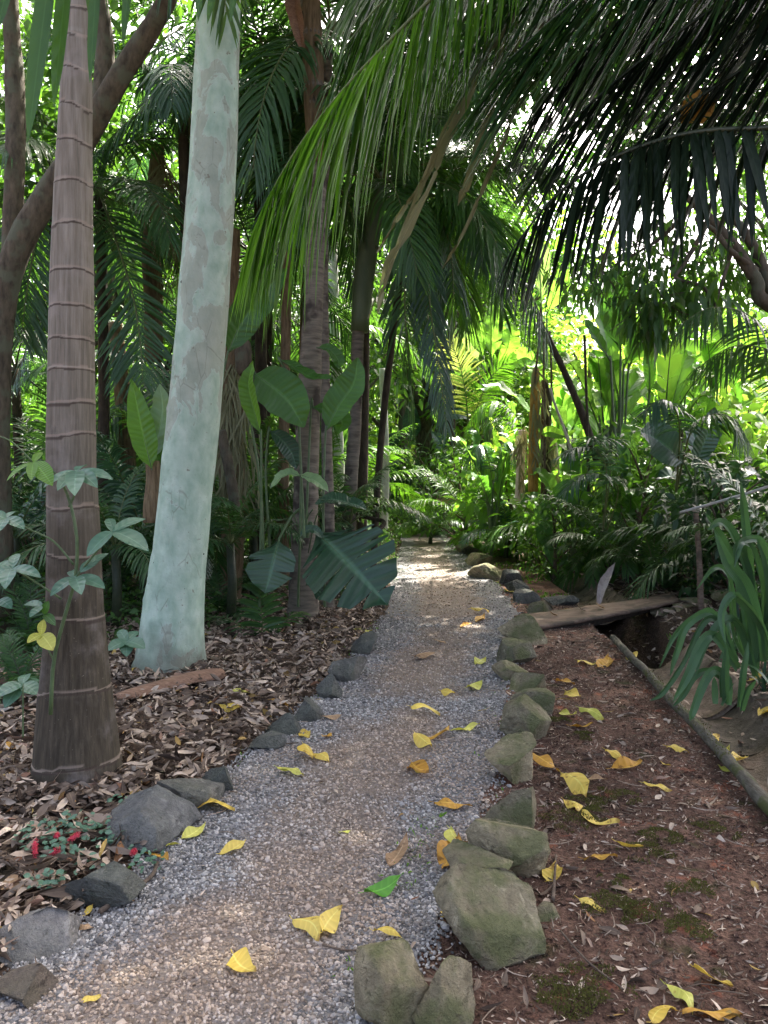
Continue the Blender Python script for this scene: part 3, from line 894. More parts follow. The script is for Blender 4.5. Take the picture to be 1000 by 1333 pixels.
mb = MB(); slab(mb, A0, A1, W0, W1, .030, sag=.012, seed=1); mb.build('plank', M['wood'], br)
mb = MB(); slab(mb, A0 + [.04, .05, -.034], A1 + [-.25, .0, -.034], [0, .07, 0], [0, .07, 0], .075, m=4, sag=.012, seed=2); mb.build('beam', M['wood_dark'], br)
mb = MB(); slab(mb, A0 + [.0, .42, -.034], A1 + [-.25, .28, -.034], [0, .07, 0], [0, .07, 0], .075, m=4, sag=.012, seed=3); mb.build('beam', M['wood_dark'], br)
mb = MB()
q = np.array([2.93, 8.20, 0]); g = float(H(q[0], q[1]))
tube(mb, [[2.93, 8.12, g - .12], [2.94, 8.125, g + .08], [2.955, 8.13, .08]], [.026, .026, .024], 6, 0, .1)
mb.build('support_post', M['wood'], br)
for k, (px, py, L, mt, lb) in enumerate(((728, 797, .12, 'fall_tan', 'crumpled brown leaf in the middle of the plank bridge'), (790, 790, .13, 'fall_tan', 'pale dry leaf toward the right end of the plank bridge'), (765, 793, .10, 'litter', 'small dark curled leaf on the plank bridge between two paler ones'))):
    d = 7.75 + .2 * k
    t = (px - 690) / 205.0
    c = A0 + (A1 - A0) * t + (W0 + (W1 - W0) * t) * .5 + [0, 0, .012]
    mb = MB(); a = rng.random() * 6.28
    dv = np.array([math.cos(a), .5 * math.sin(a), .08])
    leaves(mb, [c - dv * L / 2], [dv], [[.2, 0, 1]], L, L * .42, 0, .5, .35, 'leaf', 8)
    one(mb, 'fallen_leaf', M[mt], c, lb, 'leaf', 'leaves on the plank bridge')

rail = thing('handrail', 'slim wooden post carrying a pale pipe rail beyond the plank bridge', 'handrail', G(913, 796))
b = G(913, 796); dpt = b[1]
top = P(906, 668, dpt + .05)
mb = MB(); tube(mb, spline([b - [0, 0, .1], (b + top) / 2 + [.008, 0, 0], top], 14), np.linspace(.032, .027, 14), 10, 0, .08)
mb.build('post', M['wood'], rail)
mb = MB(); r0 = P(886, 667, dpt); r1 = P(1040, 621, dpt - .9)
tube(mb, spline([r0, (r0 + r1) / 2 + [0, 0, -.008], r1], 16), np.full(16, .014), 8)
mb.build('rail', M['pipe'], rail)
mb = MB(); c = P(906, 663, dpt + .02)
th = np.linspace(0, 12.5, 40)
tube(mb, np.stack([c[0] + .034 * np.cos(th), c[1] + .034 * np.sin(th), c[2] - .03 + .005 * th], -1), np.full(40, .006), 5)
mb.build('binding', M['pale_stick'], rail)


# ------------------------------------------------------------------ rocks
def rock_mesh(w, d, h, seed, planes=14, sub=5, rough=.026):
    r = np.random.default_rng(seed)
    import bmesh
    bm = bmesh.new(); bmesh.ops.create_icosphere(bm, subdivisions=sub, radius=1.0)
    v = np.array([x.co for x in bm.verts]); f = np.array([[x.index for x in g.verts] for g in bm.faces]); bm.free()
    v *= 1.25
    for k in range(planes):
        n = nrm(r.normal(size=3) * np.array([1, 1, .8])); dd = r.uniform(.42, .88)
        e = np.maximum(v @ n - dd, 0)
        v -= e[:, None] * n
    off = r.uniform(0, 50, 3)
    nz = np.array([mnoise.noise(Vector(p * 2.0 + off)) * .5 - abs(mnoise.noise(Vector(p * 4.5 + off))) * 1.3 + .6 * mnoise.noise(Vector(p * 12 + off)) + .4 * mnoise.noise(Vector(p * 26 + off)) for p in v])
    v += nrm(v) * (nz * rough * 1.6)[:, None]
    lo, hi = v.min(0), v.max(0)
    v = (v - (lo + hi) / 2) / (hi - lo) * np.array([w, d, h])
    return v, f


def rock(px, pyb, wpx, hpx, mat, seed, label, group, deep=.8, lean=0.0, planes=14):
    g = G(px, min(pyb, 1332) if pyb <= 1332 else 1332)
    if pyb > 1332:
        g = np.array([(px - 500) / 1000 * 1500 / (pyb - 620), 1500 / (pyb - 620), 0.0]); g[2] = float(H(g[0], g[1]))
    k = g[1] / 1000
    w, h = 1.12 * wpx * k, 1.06 * hpx * k
    d = max(w * deep, h * .8)
    hh = h * 1.0
    v, f = rock_mesh(w, d, hh * 1.25, seed, planes)
    v[:, 0] += lean * (v[:, 2])
    c = np.array([g[0], g[1] + d * .42, 0]); c[2] = g[2] + hh * (1.25 / 2 - .30)
    mb = MB(); mb.add(v + c, None, f)
    o = one(mb, 'edging_rock', M[mat], c, label, 'rock', group)
    return o


RG = 'edging rocks along the right side of the gravel path'
for a in (
    (512, 1352, 96, 96, 'rock_green', 3, 'peaked tan rock cut by the bottom edge, first of the right path edging', .9),
    (580, 1350, 78, 84, 'rock_green', 21, 'rounded tan rock beside the peaked one at the bottom edge', .9),
    (642, 1262, 134, 98, 'rock_green', 14, 'largest greenish edging rock, a broad slab overhanging the red dirt', .75),
    (628, 1188, 84, 46, 'rock_green', 8, 'low flat mossy rock tucked behind the largest edging slab', 1.2),
    (665, 1152, 100, 72, 'rock_green', 29, 'broad blocky edging rock with dark right face, second behind the largest slab', .8),
    (672, 1088, 70, 56, 'rock_green', 37, 'medium green block rock left of the moss and double yellow leaf', .9),
    (669, 1026, 62, 56, 'rock_green', 41, 'upright greyish edging rock beside a yellow leaf at its foot', .9),
    (690, 968, 62, 50, 'rock_green', 58, 'peaked edging rock with grass at its path side', .9),
    (696, 932, 50, 30, 'rock_green', 66, 'long low edging rock behind the peaked one', .9),
    (691, 907, 44, 28, 'rock_green', 73, 'small square edging rock in the middle of the right row', .9),
    (670, 889, 46, 24, 'rock_green', 81, 'flat dark edging rock jutting into the gravel', .9),
    (676, 868, 50, 32, 'rock_green', 93, 'dark rounded edging rock two before the plank bridge', .9),
    (683, 840, 58, 36, 'rock_green', 102, 'dark mossy dome rock touching the near end of the plank bridge', .9),
    (706, 803, 34, 20, 'rock_green', 111, 'small dark rock just behind the left end of the plank bridge', .9),
    (688, 787, 34, 18, 'rock_dark', 122, 'flat dark rock in the pair beyond the plank bridge', .9),
    (676, 774, 28, 17, 'rock_dark', 133, 'small dark rock behind the bright yellow leaf at the gravel edge', .9),
    (640, 756, 50, 20, 'rock_green', 144, 'long pale mossy rock at the far right edge of the path', .9),
    (668, 762, 30, 20, 'rock_dark', 151, 'rounded dark rock next to the long pale mossy one', .9),
    (626, 738, 34, 17, 'rock_green', 155, 'pale flat rock far along the right edge of the path', .9),
    (610, 722, 28, 14, 'rock_green', 166, 'small pale rock near the far end of the path', .9),
    (600, 710, 22, 14, 'rock_green', 177, 'last small rock before the path ends in the plants', .9),
    (548, 694, 24, 9, 'rock_dark', 178, 'low dark rock at the very end of the path, left piece', .9),
    (574, 694, 26, 9, 'rock_dark', 179, 'low dark rock at the very end of the path, middle piece', .9),
):
    rock(a[0], a[1], a[2], a[3], a[4], a[5], a[6], RG, a[7])
rock(733, 789, 44, 12, 'rock_dark', 200, 'flat elongated stone lying behind the plank bridge left end', 'rocks by the plank bridge', .5)
rock(716, 1201, 28, 16, 'rock_green', 188, 'small loose pale stone on the dirt right of the largest slab', 'loose stones on the dirt', .9)
LG = 'edging rocks along the left side of the gravel path'
for a in (
    (178, 1116, 96, 66, 'rock_grey', 212, 'big pale grey angular rock left of the path near the ringed palm', .8),
    (118, 1190, 98, 58, 'rock_dark', 223, 'dark greenish flat topped rock below the red catkin plant', .8),
    (24, 1258, 92, 62, 'rock_grey', 239, 'grey rock cut by the left picture edge', .8),
    (238, 1063, 66, 46, 'rock_dark', 245, 'split dark grey rock above the big pale one', .8),
    (281, 1036, 36, 44, 'rock_dark', 257, 'upright blue grey rock with a twig lying against it', .8),
    (346, 980, 40, 22, 'rock_dark', 261, 'low blue grey rock half way along the left row', .8),
    (364, 960, 44, 28, 'rock_dark', 275, 'sloping blue grey rock behind the low one', .8),
    (400, 942, 34, 34, 'rock_dark', 284, 'pointed slate rock in the left edging row', .8),
    (428, 913, 28, 38, 'rock_dark', 297, 'dark leaning slate slab in the left edging row', .8),
    (452, 890, 40, 38, 'rock_dark', 303, 'broad dark rock near the far end of the left edging', .8),
    (474, 853, 28, 32, 'rock_dark', 311, 'last dark rock of the left edging before the split leaf plant', .8),
    (14, 1318, 70, 40, 'concrete', 322, 'porous tan lump of stone at the bottom left corner', .8),
):
    rock(a[0], a[1], a[2] * 1.15, a[3] * .84, a[4], a[5], a[6], LG, a[7] + .15)
for i, (x, y, z, w, d, h) in enumerate(((3.25, 8.15, .02, .36, .26, .11), (3.32, 8.18, .10, .30, .24, .09), (3.02, 8.22, -.06, .40, .28, .14), (3.58, 8.1, .15, .26, .22, .12))):
    v, f = rock_mesh(w, d, h, 400 + i, 10)
    c = np.array([x, y, z + h / 2 + .02]); mb = MB(); mb.add(v + c, None, f)
    one(mb, 'flat_stone', M['rock_green'], c, ['thick flat stone under the right end of the plank bridge', 'thin flat stone on top of the stack by the bridge end', 'lowest flat stone in the ditch wall below the bridge', 'rounded stone beside the handrail post foot'][i], 'stone', 'stones holding the far bridge end')
# ------------------------------------------------------------------ fallen leaves
def fallen(x1, y1, x2, y2, mt, wr, label, group=None, curl=.12, fold=.25, lift=.012, prof='leaf'):
    def gg(px, py):
        if py <= 1332: return G(px, py)
        d = 1500 / (py - 620); q = np.array([(px - 500) / 1000 * d, d, 0]); q[2] = float(H(q[0], q[1])); return q
    a, b = gg(x1, y1), gg(x2, y2)
    d = b - a; L = float(np.linalg.norm(d))
    mx = .24
    if L > mx:
        c = (a + b) / 2; d = d / L * mx; a = c - d / 2; L = mx
    if L < .03: L = .035
    c = a + d / 2
    onp = pl(c[1]) < c[0] < pr(c[1])
    a[2] += lift + (.008 if onp else 0)
    mb = MB()
    s = rng.choice([-1, 1])
    L *= rng.uniform(.82, 1.0); cv = curl * rng.uniform(.2, 1.8); fo = fold * rng.uniform(.3, 2.0)
    leaves(mb, [a], [d + [0, 0, .04 * L]], [[.3 * rng.normal(), .3 * rng.normal(), 1]], L * 1.04, L * wr * rng.uniform(.85, 1.1), 0, fo * s, cv * s, prof, 14)
    v = mb.v[0]; ph = rng.uniform(0, 6.28, 3); tt_ = np.repeat(np.linspace(0, 1, 14), 3); sd_ = np.tile([-1, 0, 1], 14)
    v[:, 2] += L * .05 * np.sin(tt_ * rng.uniform(5, 11) + ph[0]) * np.abs(sd_) + L * .05 * np.sin(tt_ * 7 + ph[1]) * sd_
    v[:, :2] += (np.array([-d[1], d[0]]) / max(L, 1e-6))[None] * (L * rng.normal(0, .10) * np.sin(tt_ * 3.14))[:, None]
    v = mb.v[0]; zmin = H(v[:, 0], v[:, 1]) + (.013 if onp else .006)
    lowest = (v[:, 2] - zmin).min()
    v[:, 2] -= lowest if lowest < 0 else lowest * .7
    e = nrm(d); tip = v[1]
    tube(mb, spline([tip - e * L * .16 + [0, .01, .0], tip - e * .05 * L, tip], 5), np.full(5, .0014), 4)
    return one(mb, 'fallen_leaf', M[mt], c, label, 'leaf', group)


Y, O, Lm, T, Gn = 'fall_yellow', 'fall_orange', 'fall_lime', 'fall_tan', 'fall_green'
GP = 'fallen leaves on the gravel path'; GD = 'fallen leaves on the red dirt strip'; GB = 'fallen leaves along the left bed'; GR = 'fallen leaves on the right bank'
for a in (
    (286, 1118, 320, 1106, Y, .55, 'kidney shaped yellow leaf on gravel beside the big pale grey rock', GP),
    (236, 1100, 268, 1082, Lm, .42, 'lime yellow leaf at the gravel edge, upper of a touching pair', GP),
    (204, 1108, 240, 1106, Lm, .36, 'pale yellow leaf at the gravel edge, lower of a touching pair', GP),
    (258, 1046, 306, 1060, Y, .55, 'large yellow leaf lying below the split dark grey rock', GB),
    (285, 926, 322, 930, Y, .55, 'yellow leaf on brown litter right of the palm husk', GB),
    (361, 1008, 397, 1019, Lm, .36, 'narrow lime yellow leaf near the left gravel edge', GP),
    (395, 984, 412, 1000, Y, .7, 'curled round yellow leaf on the gravel with a hole', GP),
    (408, 990, 430, 998, Y, .5, 'small yellow leaf touching the curled round one', GP),
    (420, 962, 434, 967, O, .6, 'tiny orange leaf near the left gravel edge', GP),
    (391, 957, 404, 965, Y, .6, 'tiny yellow leaf beside the sloping blue grey rock', GP),
    (535, 931, 577, 936, Y, .34, 'narrow golden leaf across the middle of the path', GP),
    (541, 966, 561, 982, Y, .45, 'small bright yellow leaf pointing down the path', GP),
    (554, 966, 588, 957, O, .40, 'orange brown leaf next to a small bright yellow one mid path', GP),
    (587, 955, 625, 950, Lm, .30, 'slender pale yellow leaf near the right gravel edge', GP),
    (565, 1054, 618, 1055, O, .32, 'long golden orange leaf lying straight across the gravel', GP),
    (578, 1136, 596, 1102, O, .55, 'orange leaf folded under a lime one beside the blocky rock', GP),
    (586, 1096, 612, 1120, Lm, .50, 'lime leaf leaning on an orange one beside the blocky rock', GP),
    (474, 1172, 528, 1152, Gn, .30, 'fresh green leaf lying on the gravel', GP),
    (578, 1200, 604, 1182, Y, .75, 'round yellow leaf against the largest edging slab', GP),
    (487, 1225, 531, 1240, Y, .25, 'thin torn yellow orange leaf on gravel above the peaked tan rock', GP),
    (381, 1214, 413, 1236, Y, .65, 'cupped golden leaf, left one of two on the near gravel', GP),
    (420, 1229, 444, 1200, Y, .60, 'flat bright yellow heart shaped leaf, right one of two on the near gravel', GP),
    (304, 1252, 336, 1280, Y, .62, 'lone pale yellow leaf nearest the bottom of the path', GP),
    (106, 1313, 134, 1306, Y, .45, 'small curled yellow leaf near the bottom left gravel', GP),
    (536, 1000, 562, 1022, O, .5, 'bent orange brown leaf right of the reddish patch of path', GP),
    (536, 1004, 552, 1012, Y, .45, 'small yellow leaf half under a bent orange brown one', GP),
    (574, 906, 593, 911, Y, .42, 'small yellow leaf left of a larger slanting one mid path', GP),
    (604, 905, 631, 890, Lm, .42, 'slanting lime yellow leaf near the flat dark edging rock', GP),
    (620, 868, 633, 862, Lm, .5, 'small lime leaf at the gravel edge by the dark rounded rock', GP),
    (600, 819, 616, 817, O, .5, 'small golden leaf on the path short of the plank bridge', GP),
    (612, 801, 640, 799, Y, .35, 'thin yellow leaf on the path level with the plank bridge', GP),
    (654, 769, 675, 776, Y, .6, 'bright yellow leaf beside the far edging rocks', GP),
    (506, 1134, 532, 1108, T, .5, 'cupped tan dry leaf on the gravel above the green leaf', GP),
    (443, 1090, 459, 1086, Lm, .5, 'tiny pale leaf in the middle of the near gravel', GP),
    (540, 862, 566, 856, T, .5, 'brown dry leaf in the middle of the far path', GP),
    (566, 838, 582, 842, T, .5, 'small brown leaf left of the far path middle', GP),
    (620, 812, 632, 806, O, .5, 'small orange leaf near the right gravel edge by the bridge', GP),
    (730, 1019, 758, 1046, Y, .45, 'curved yellow leaf on red dirt right of the upright edging rock', GD),
    (694, 988, 729, 1010, O, .42, 'golden orange leaf at the foot of the edging rocks', GD),
    (734, 1050, 753, 1064, Y, .6, 'small round yellow leaf on red dirt below a curved one', GD),
    (788, 1008, 842, 994, O, .45, 'large golden leaf on the red dirt beside the pole', GD),
    (788, 982, 814, 994, Y, .55, 'pale folded yellow leaf resting on a large golden one', GD),
    (838, 1026, 879, 1033, Y, .36, 'slender yellow leaf on the dirt pointing at the pole', GD),
    (757, 1062, 816, 1084, Y, .30, 'long split yellow leaf above the moss cushions', GD),
    (802, 1104, 836, 1119, Y, .30, 'narrow yellow leaf below the moss on red dirt', GD),
    (754, 1178, 791, 1194, Y, .35, 'yellow leaf on red dirt right of the loose pale stone', GD),
    (760, 1124, 804, 1126, O, .25, 'thin dull golden leaf lying flat on the dirt', GD),
    (754, 930, 789, 944, Lm, .36, 'pale greenish white leaf on the dirt near the gutter', GD),
    (731, 929, 751, 939, Lm, .42, 'small pale yellow leaf left of the greenish white one', GD),
    (736, 905, 758, 917, Y, .5, 'yellow leaf on dirt beyond the small square rock', GD),
    (724, 888, 748, 894, O, .42, 'orange leaf on the dirt near the far edging rocks', GD),
    (752, 863, 776, 868, Y, .5, 'pale yellow leaf on the dirt short of the plank bridge', GD),
    (778, 870, 792, 862, O, .6, 'round orange leaf on the dirt short of the plank bridge', GD),
    (742, 948, 772, 952, O, .35, 'dull orange leaf in the litter beneath the greenish white leaf', GD),
    (868, 978, 901, 984, Y, .42, 'yellow leaf against the mossy pole', GD),
    (862, 996, 874, 1002, Y, .6, 'small yellow scrap of leaf near the mossy pole', GD),
    (762, 1018, 792, 1020, T, .4, 'greyish tan leaf on the dirt between yellow ones', GD),
    (712, 1150, 724, 1132, Y, .6, 'yellow leaf standing at the right face of the blocky rock', GD),
    (903, 1270, 957, 1306, Y, .42, 'large yellow leaf near the bottom right corner', GD),
    (866, 1296, 906, 1330, Lm, .45, 'lime green leaf among the group at the bottom right', GD),
    (888, 1326, 972, 1328, O, .35, 'long golden orange leaf at the bottom right edge', GD),
    (848, 1338, 880, 1318, Y, .55, 'yellow leaf tip cut by the bottom edge', GD),
    (940, 982, 984, 974, Y, .42, 'wide yellow leaf resting in the concrete gutter', GR),
    (922, 968, 946, 958, Y, .4, 'narrow yellow leaf at the lip of the gutter', GR),
    (925, 980, 962, 972, Lm, .3, 'greenish yellow leaf under a wide yellow one in the gutter', GR),
    (976, 888, 1000, 878, Y, .6, 'yellow leaf under the strap leaved clump at the right edge', GR),
    (990, 932, 1010, 936, Y, .6, 'yellow leaf cut by the right picture edge', GR),
    (938, 1000, 958, 1012, Lm, .45, 'small lime leaf on the gutter side of the pole', GR),
    (782, 822, 796, 834, Y, .6, 'yellow leaf caught at the dark mouth under the plank bridge', GR),
    (815, 858, 828, 862, Y, .6, 'small yellow leaf on the gutter floor near the bridge', GR),
    (0, 1160, 46, 1166, T, .85, 'large flat tan leaf at the left picture edge', GB),
    (64, 1090, 90, 1062, T, .45, 'pale tan leaf standing in the litter below the ringed palm', GB),
    (102, 1212, 124, 1216, T, .5, 'curled tan leaf at the left gravel edge below the dark rock', GB),
    (106, 1198, 122, 1186, Y, .4, 'small curled yellow husk beside the dark rock', GB),
    (160, 1178, 178, 1184, T, .5, 'small tan leaf on gravel right of the dark rock', GB),
    (352, 920, 388, 928, O, .25, 'orange brown strip of leaf behind the left edging rocks', GB),
    (298, 905, 326, 908, Lm, .4, 'olive yellow leaf beside the palm husk', GB),
    (310, 872, 328, 880, T, .5, 'tan leaf behind the pale trunk foot', GB),
    (455, 822, 486, 824, Lm, .3, 'pale yellow leaf among litter near the split leaf plant', GB),
    (420, 940, 446, 938, T, .5, 'brown leaf on the gravel edge beside the slate rocks', GB),
    (186, 1118, 226, 1134, O, .25, 'rolled orange leaf against the big pale grey rock', GB),
    (6, 972, 26, 980, O, .4, 'orange brown leaf left of the ringed palm foot', GB),
):
    fallen(*a)

# ------------------------------------------------------------------ fallen husk, sticks
mb = MB()
a, b = G(150, 916), G(288, 884)
pts = spline([a + [0, 0, .05], a * .65 + b * .35 + [0, 0, .065], a * .3 + b * .7 + [0, 0, .075], b + [0, 0, .06]], 22)
T_ = nrm(np.gradient(pts, axis=0)); S_ = nrm(np.cross(T_, [0, 0, 1])); N_v = np.cross(S_, T_)
w = np.interp(np.linspace(0, 1, 22), [0, .1, .6, .9, 1], [.035, .07, .085, .10, .07])
V = []
for k, c in enumerate(np.linspace(-1, 1, 9)):
    V.append(pts + S_ * (w * c)[:, None] + N_v * (w * (-.55 * (c * c - .4)))[:, None])
V = np.array(V).transpose(1, 0, 2)
V2 = V - N_v[:, None] * .008
i = (np.arange(21) * 9)[:, None] + np.arange(8)[None]
qt = np.stack([i, i + 1, i + 10, i + 9], -1).reshape(-1, 4)
o_ = 22 * 9
rim = []
for k in range(21):
    rim += [[k * 9, k * 9 + 9, o_ + k * 9 + 9, o_ + k * 9], [k * 9 + 8, o_ + k * 9 + 8, o_ + k * 9 + 17, k * 9 + 17]]
for k in range(8):
    rim += [[k, o_ + k, o_ + k + 1, k + 1], [21 * 9 + k, 21 * 9 + k + 1, o_ + 21 * 9 + k + 1, o_ + 21 * 9 + k]]
mb.add(np.vstack([V.reshape(-1, 3), V2.reshape(-1, 3)]), np.vstack([qt, qt[:, ::-1] + o_, rim]))
one(mb, 'palm_husk', M['husk'], a, 'long brown curved palm husk lying in front of the pale trunk', 'palm husk')


def stick(pxs, r, mat, label, name='stick', up=.02, group=None, ds=None):
    mb = MB()
    pts = np.array([(G(*q) + [0, 0, up]) if ds is None else P(q[0], q[1], ds[i]) for i, q in enumerate(pxs)])
    p = spline(pts, 18)
    tube(mb, p, np.linspace(r, r * .6, 18), 7, 0, .15)
    return one(mb, name, M[mat], p[0], label, 'stick', group)


stick([(-20, 932), (30, 924), (70, 910), (140, 896)], .014, 'pale_stick', 'straight pale stick in the litter behind the ringed palm foot')
stick([(163, 980), (190, 1000), (225, 1013), (275, 1026)], .012, 'stick', 'dark bent twig from the ringed palm foot to the edging rocks')
stick([(330, 977), (355, 975), (388, 972)], .005, 'stick', 'thin straight twig across the left gravel edge')
stick([(720, 1180), (722, 1150), (724, 1120)], .007, 'stick', 'short upright looking twig behind the blocky edging rock')
stick([(730, 1220), (765, 1260), (812, 1300)], .004, 'stick', 'thin dark twig lying on the near red dirt')
stick([(420, 1240), (455, 1246), (500, 1240)], .004, 'stick', 'thin dark twig on the gravel right of the two yellow leaves')
stick([(130, 1195), (160, 1175), (195, 1150), (205, 1130)], .010, 'stick', 'brown twig leaning along the dark rock at the gravel edge')
stick([(722, 707), (760, 706), (792, 707)], .016, 'pale_stick', 'pale straight stick lying across the plants beyond the gutter', up=.10)
stick([(0, 985), (40, 992), (80, 1012)], .012, 'stick', 'grey brown fallen stick left of the ringed palm foot')
# pale spathe standing behind the bridge
mb = MB()
pts = spline([P(778, 792, 9.2), P(784, 765, 9.35), P(792, 748, 9.5), P(801, 732, 9.6)], 18)
broadleaf(mb, pts, .11, (-.3, -1, .4), .6, prof='leaf', stemr=.012, slant=0)
one(mb, 'palm_spathe', M['husk_pale'], pts[0], 'pale pink grey dried palm sheath leaning up behind the plank bridge', 'palm sheath')

# ------------------------------------------------------------------ palms
def arc(L, elev, droop, n=14, side=0.0):
    """frond midrib starting at the origin along +x, bending down"""
    t = np.linspace(0, 1, n)
    a = R(elev) - R(droop) * t ** 1.25
    ds = L / (n - 1)
    x = np.concatenate([[0], np.cumsum(np.cos(a[:-1]) * ds)]); z = np.concatenate([[0], np.cumsum(np.sin(a[:-1]) * ds)])
    return np.stack([x, side * (x / L) ** 2 * L, z], -1)


_fm = {}


def frond_mesh(L, elev, droop, mat='palm', rm='rachis', nl=44, ll=.2, lw=.018, ld=.35, lift=.15, seed=0, rr=.014, pet=.14, a0=68, nst=4, side=0.0, dropl=.0, fold=.3):
    k = (L, elev, droop, mat, nl, ll, lw, ld, lift, seed)
    if k not in _fm:
        mb = MB()
        frond(mb, arc(L, elev, droop, side=side), nl, ll * L, lw * L, a0, 24, lift, ld, pet, rr, (0, 0, 1), nst, drop=dropl, fold=fold)
        _fm[k] = mb.mesh('frond', [M[mat], M[rm]])
    return _fm[k]


def crown(root, top, n, L, mat='palm', el=(70, -35), dr=(55, 95), az0=0.0, variants=4, rm='rachis', sc=(.85, 1.1), arange=None, **kw):
    top = np.asarray(top, float) - np.array(root['_o'])
    for i in range(n):
        f = (i + .5) / n
        v = int(f * variants)
        fv = (v + .5) / variants
        me = frond_mesh(L, round(el[0] + (el[1] - el[0]) * fv), round(dr[0] + (dr[1] - dr[0]) * fv), mat, rm, seed=v, **kw)
        az = az0 + i * 2.39996 + rng.normal(0, .15)
        if arange is not None:
            az = R(arange[0] + (arange[1] - arange[0]) * ((i * .618) % 1))
        o = part('frond', me, root, top + np.array([0, 0, -.04 * f * L * .4]), (rng.normal(0, .12), rng.normal(0, .07), az), rng.uniform(*sc))


def trunk(root, pts, rad, mat, n=40, sides=16, rough=.06, seed=0, name='trunk', nf=4.0):
    mb = MB(); p = spline(pts, n)
    r = np.interp(np.linspace(0, 1, n), np.linspace(0, 1, len(rad)), rad)
    tube(mb, p, r, sides, 0, rough, seed, nf=nf)
    return mb.build(name, M[mat], root)


# ringed palm in front, left
D1 = 3.66
t1 = thing('ringed_palm', 'stout palm trunk with pale leaf scar rings standing in the litter at left front', 'palm', P(100, 1034, D1) * [1, 1, 0])
base = np.array(t1.location)
ring_py = [15, 51, 95, 144, 190, 242, 297, 356, 402, 444, 482, 525, 566, 618, 660, 722, 801, 895, 987]
ring_z = np.array([CAMZ + (HOR - p) * D1 / 1000 for p in ring_py] + [3.95, 4.15, 4.35, 4.5, 4.65])
cz_py = [1070, 1034, 1000, 950, 900, 850, 800, 700, 600, 500, 400, 300, 200, 100, 0, -100, -300, -500]
cl = [36, 40, 44, 49, 53, 58, 62, 63, 62, 63, 66, 69, 71, 73, 89, 91, 94, 96]
cr = [172, 161, 156, 150, 144, 138, 133, 129, 124, 122, 121, 120, 119, 119, 119, 119, 119, 119]
cl[13] = 80; cl[12] = 74
zz = np.array([CAMZ + (HOR - p) * D1 / 1000 for p in cz_py])
zs = np.unique(np.concatenate([np.arange(zz[0], 4.9, .022)] + [[z - .012, z - .005, z, z + .004, z + .010] for z in ring_z]))
cx = np.interp(zs, zz, [((a + b) / 2 - 500) * D1 / 1000 for a, b in zip(cl, cr)])
rd = np.interp(zs, zz, [(b - a) / 2 * D1 / 1000 for a, b in zip(cl, cr)])
ks = np.ones(9) / 9
rd = np.convolve(np.pad(rd, 4, 'edge'), ks, 'valid'); cx = np.convolve(np.pad(cx, 4, 'edge'), ks, 'valid')
S_ = 40
th = np.linspace(0, 2 * np.pi, S_, endpoint=False)
V = np.zeros((len(zs), S_, 3)); UV = np.zeros((len(zs), S_, 3))
for j, a in enumerate(th):
    for i, z in enumerate(zs):
        zw = z + .024 * mnoise.noise((math.cos(a) * .9, math.sin(a) * .9, z * 1.4)) + .006 * math.sin(a * 2 + z * 3)
        dz = zw - ring_z
        k = np.argmin(np.abs(dz)); q = dz[k]
        ex = .0022 * math.exp(-(q / .006) ** 2) * (.5 + mnoise.noise((math.cos(a) * 2, math.sin(a) * 2, k * 7.3)) * 1.2)
        rr_ = rd[i] + ex + .004 * mnoise.noise((math.cos(a) * 2, math.sin(a) * 2, z * 3)) + (.012 * sstep(.5, .0, z) * mnoise.noise((math.cos(a) * 3, math.sin(a) * 3, z * 2)))
        V[i, j] = (cx[i] + rr_ * math.cos(a), D1 + .10 * (z < 0) * 0 + rr_ * math.sin(a), z)
        UV[i, j] = ((1 if -.001 < q < .011 else 0) * 1.0 - (1 if -.010 < q <= -.001 else 0), z, .5)
i = (np.arange(len(zs) - 1) * S_)[:, None]; j = np.arange(S_)[None]; j2 = (j + 1) % S_
mb = MB(); mb.add(V, np.stack([i + j, i + j2, i + S_ + j2, i + S_ + j], -1), None, UV)
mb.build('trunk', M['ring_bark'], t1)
for k in range(46):
    a = rng.uniform(math.pi * .95, math.pi * 2.05); r0 = .195 + .01 * rng.random(); z0 = rng.uniform(.03, .11)
    c = np.array([float(np.interp(.05, zs, cx)), D1, 0]); e = np.array([math.cos(a), math.sin(a), 0]); r1 = r0 + rng.uniform(.03, .10)
    q1 = c + e * r1 + np.array([rng.normal(0, .02), rng.normal(0, .02), 0]); q1[2] = float(H(q1[0], q1[1])) + .0
    mb = MB(); tube(mb, spline([c + e * (r0 - .01) + [0, 0, z0], c + e * (r0 + .02) + [0, 0, z0 * .6], q1], 7), np.linspace(.008, .004, 7), 5, 0, .2)
    mb.build('root', M['bark_dark'], t1)
topc = np.array([cx[-1], D1, 4.85])
mb = MB(); tube(mb, [topc - [0, 0, .05], topc + [0, 0, .3], topc + [0, .02, .9]], [.095, .10, .05], 14); mb.build('crownshaft', M['crownshaft'], t1)
crown(t1, topc + [0, 0, .85], 9, 2.6, 'palm', (75, 0), (60, 90), 1.0, 3, nl=46, ll=.22, lw=.018, arange=(20, 200))
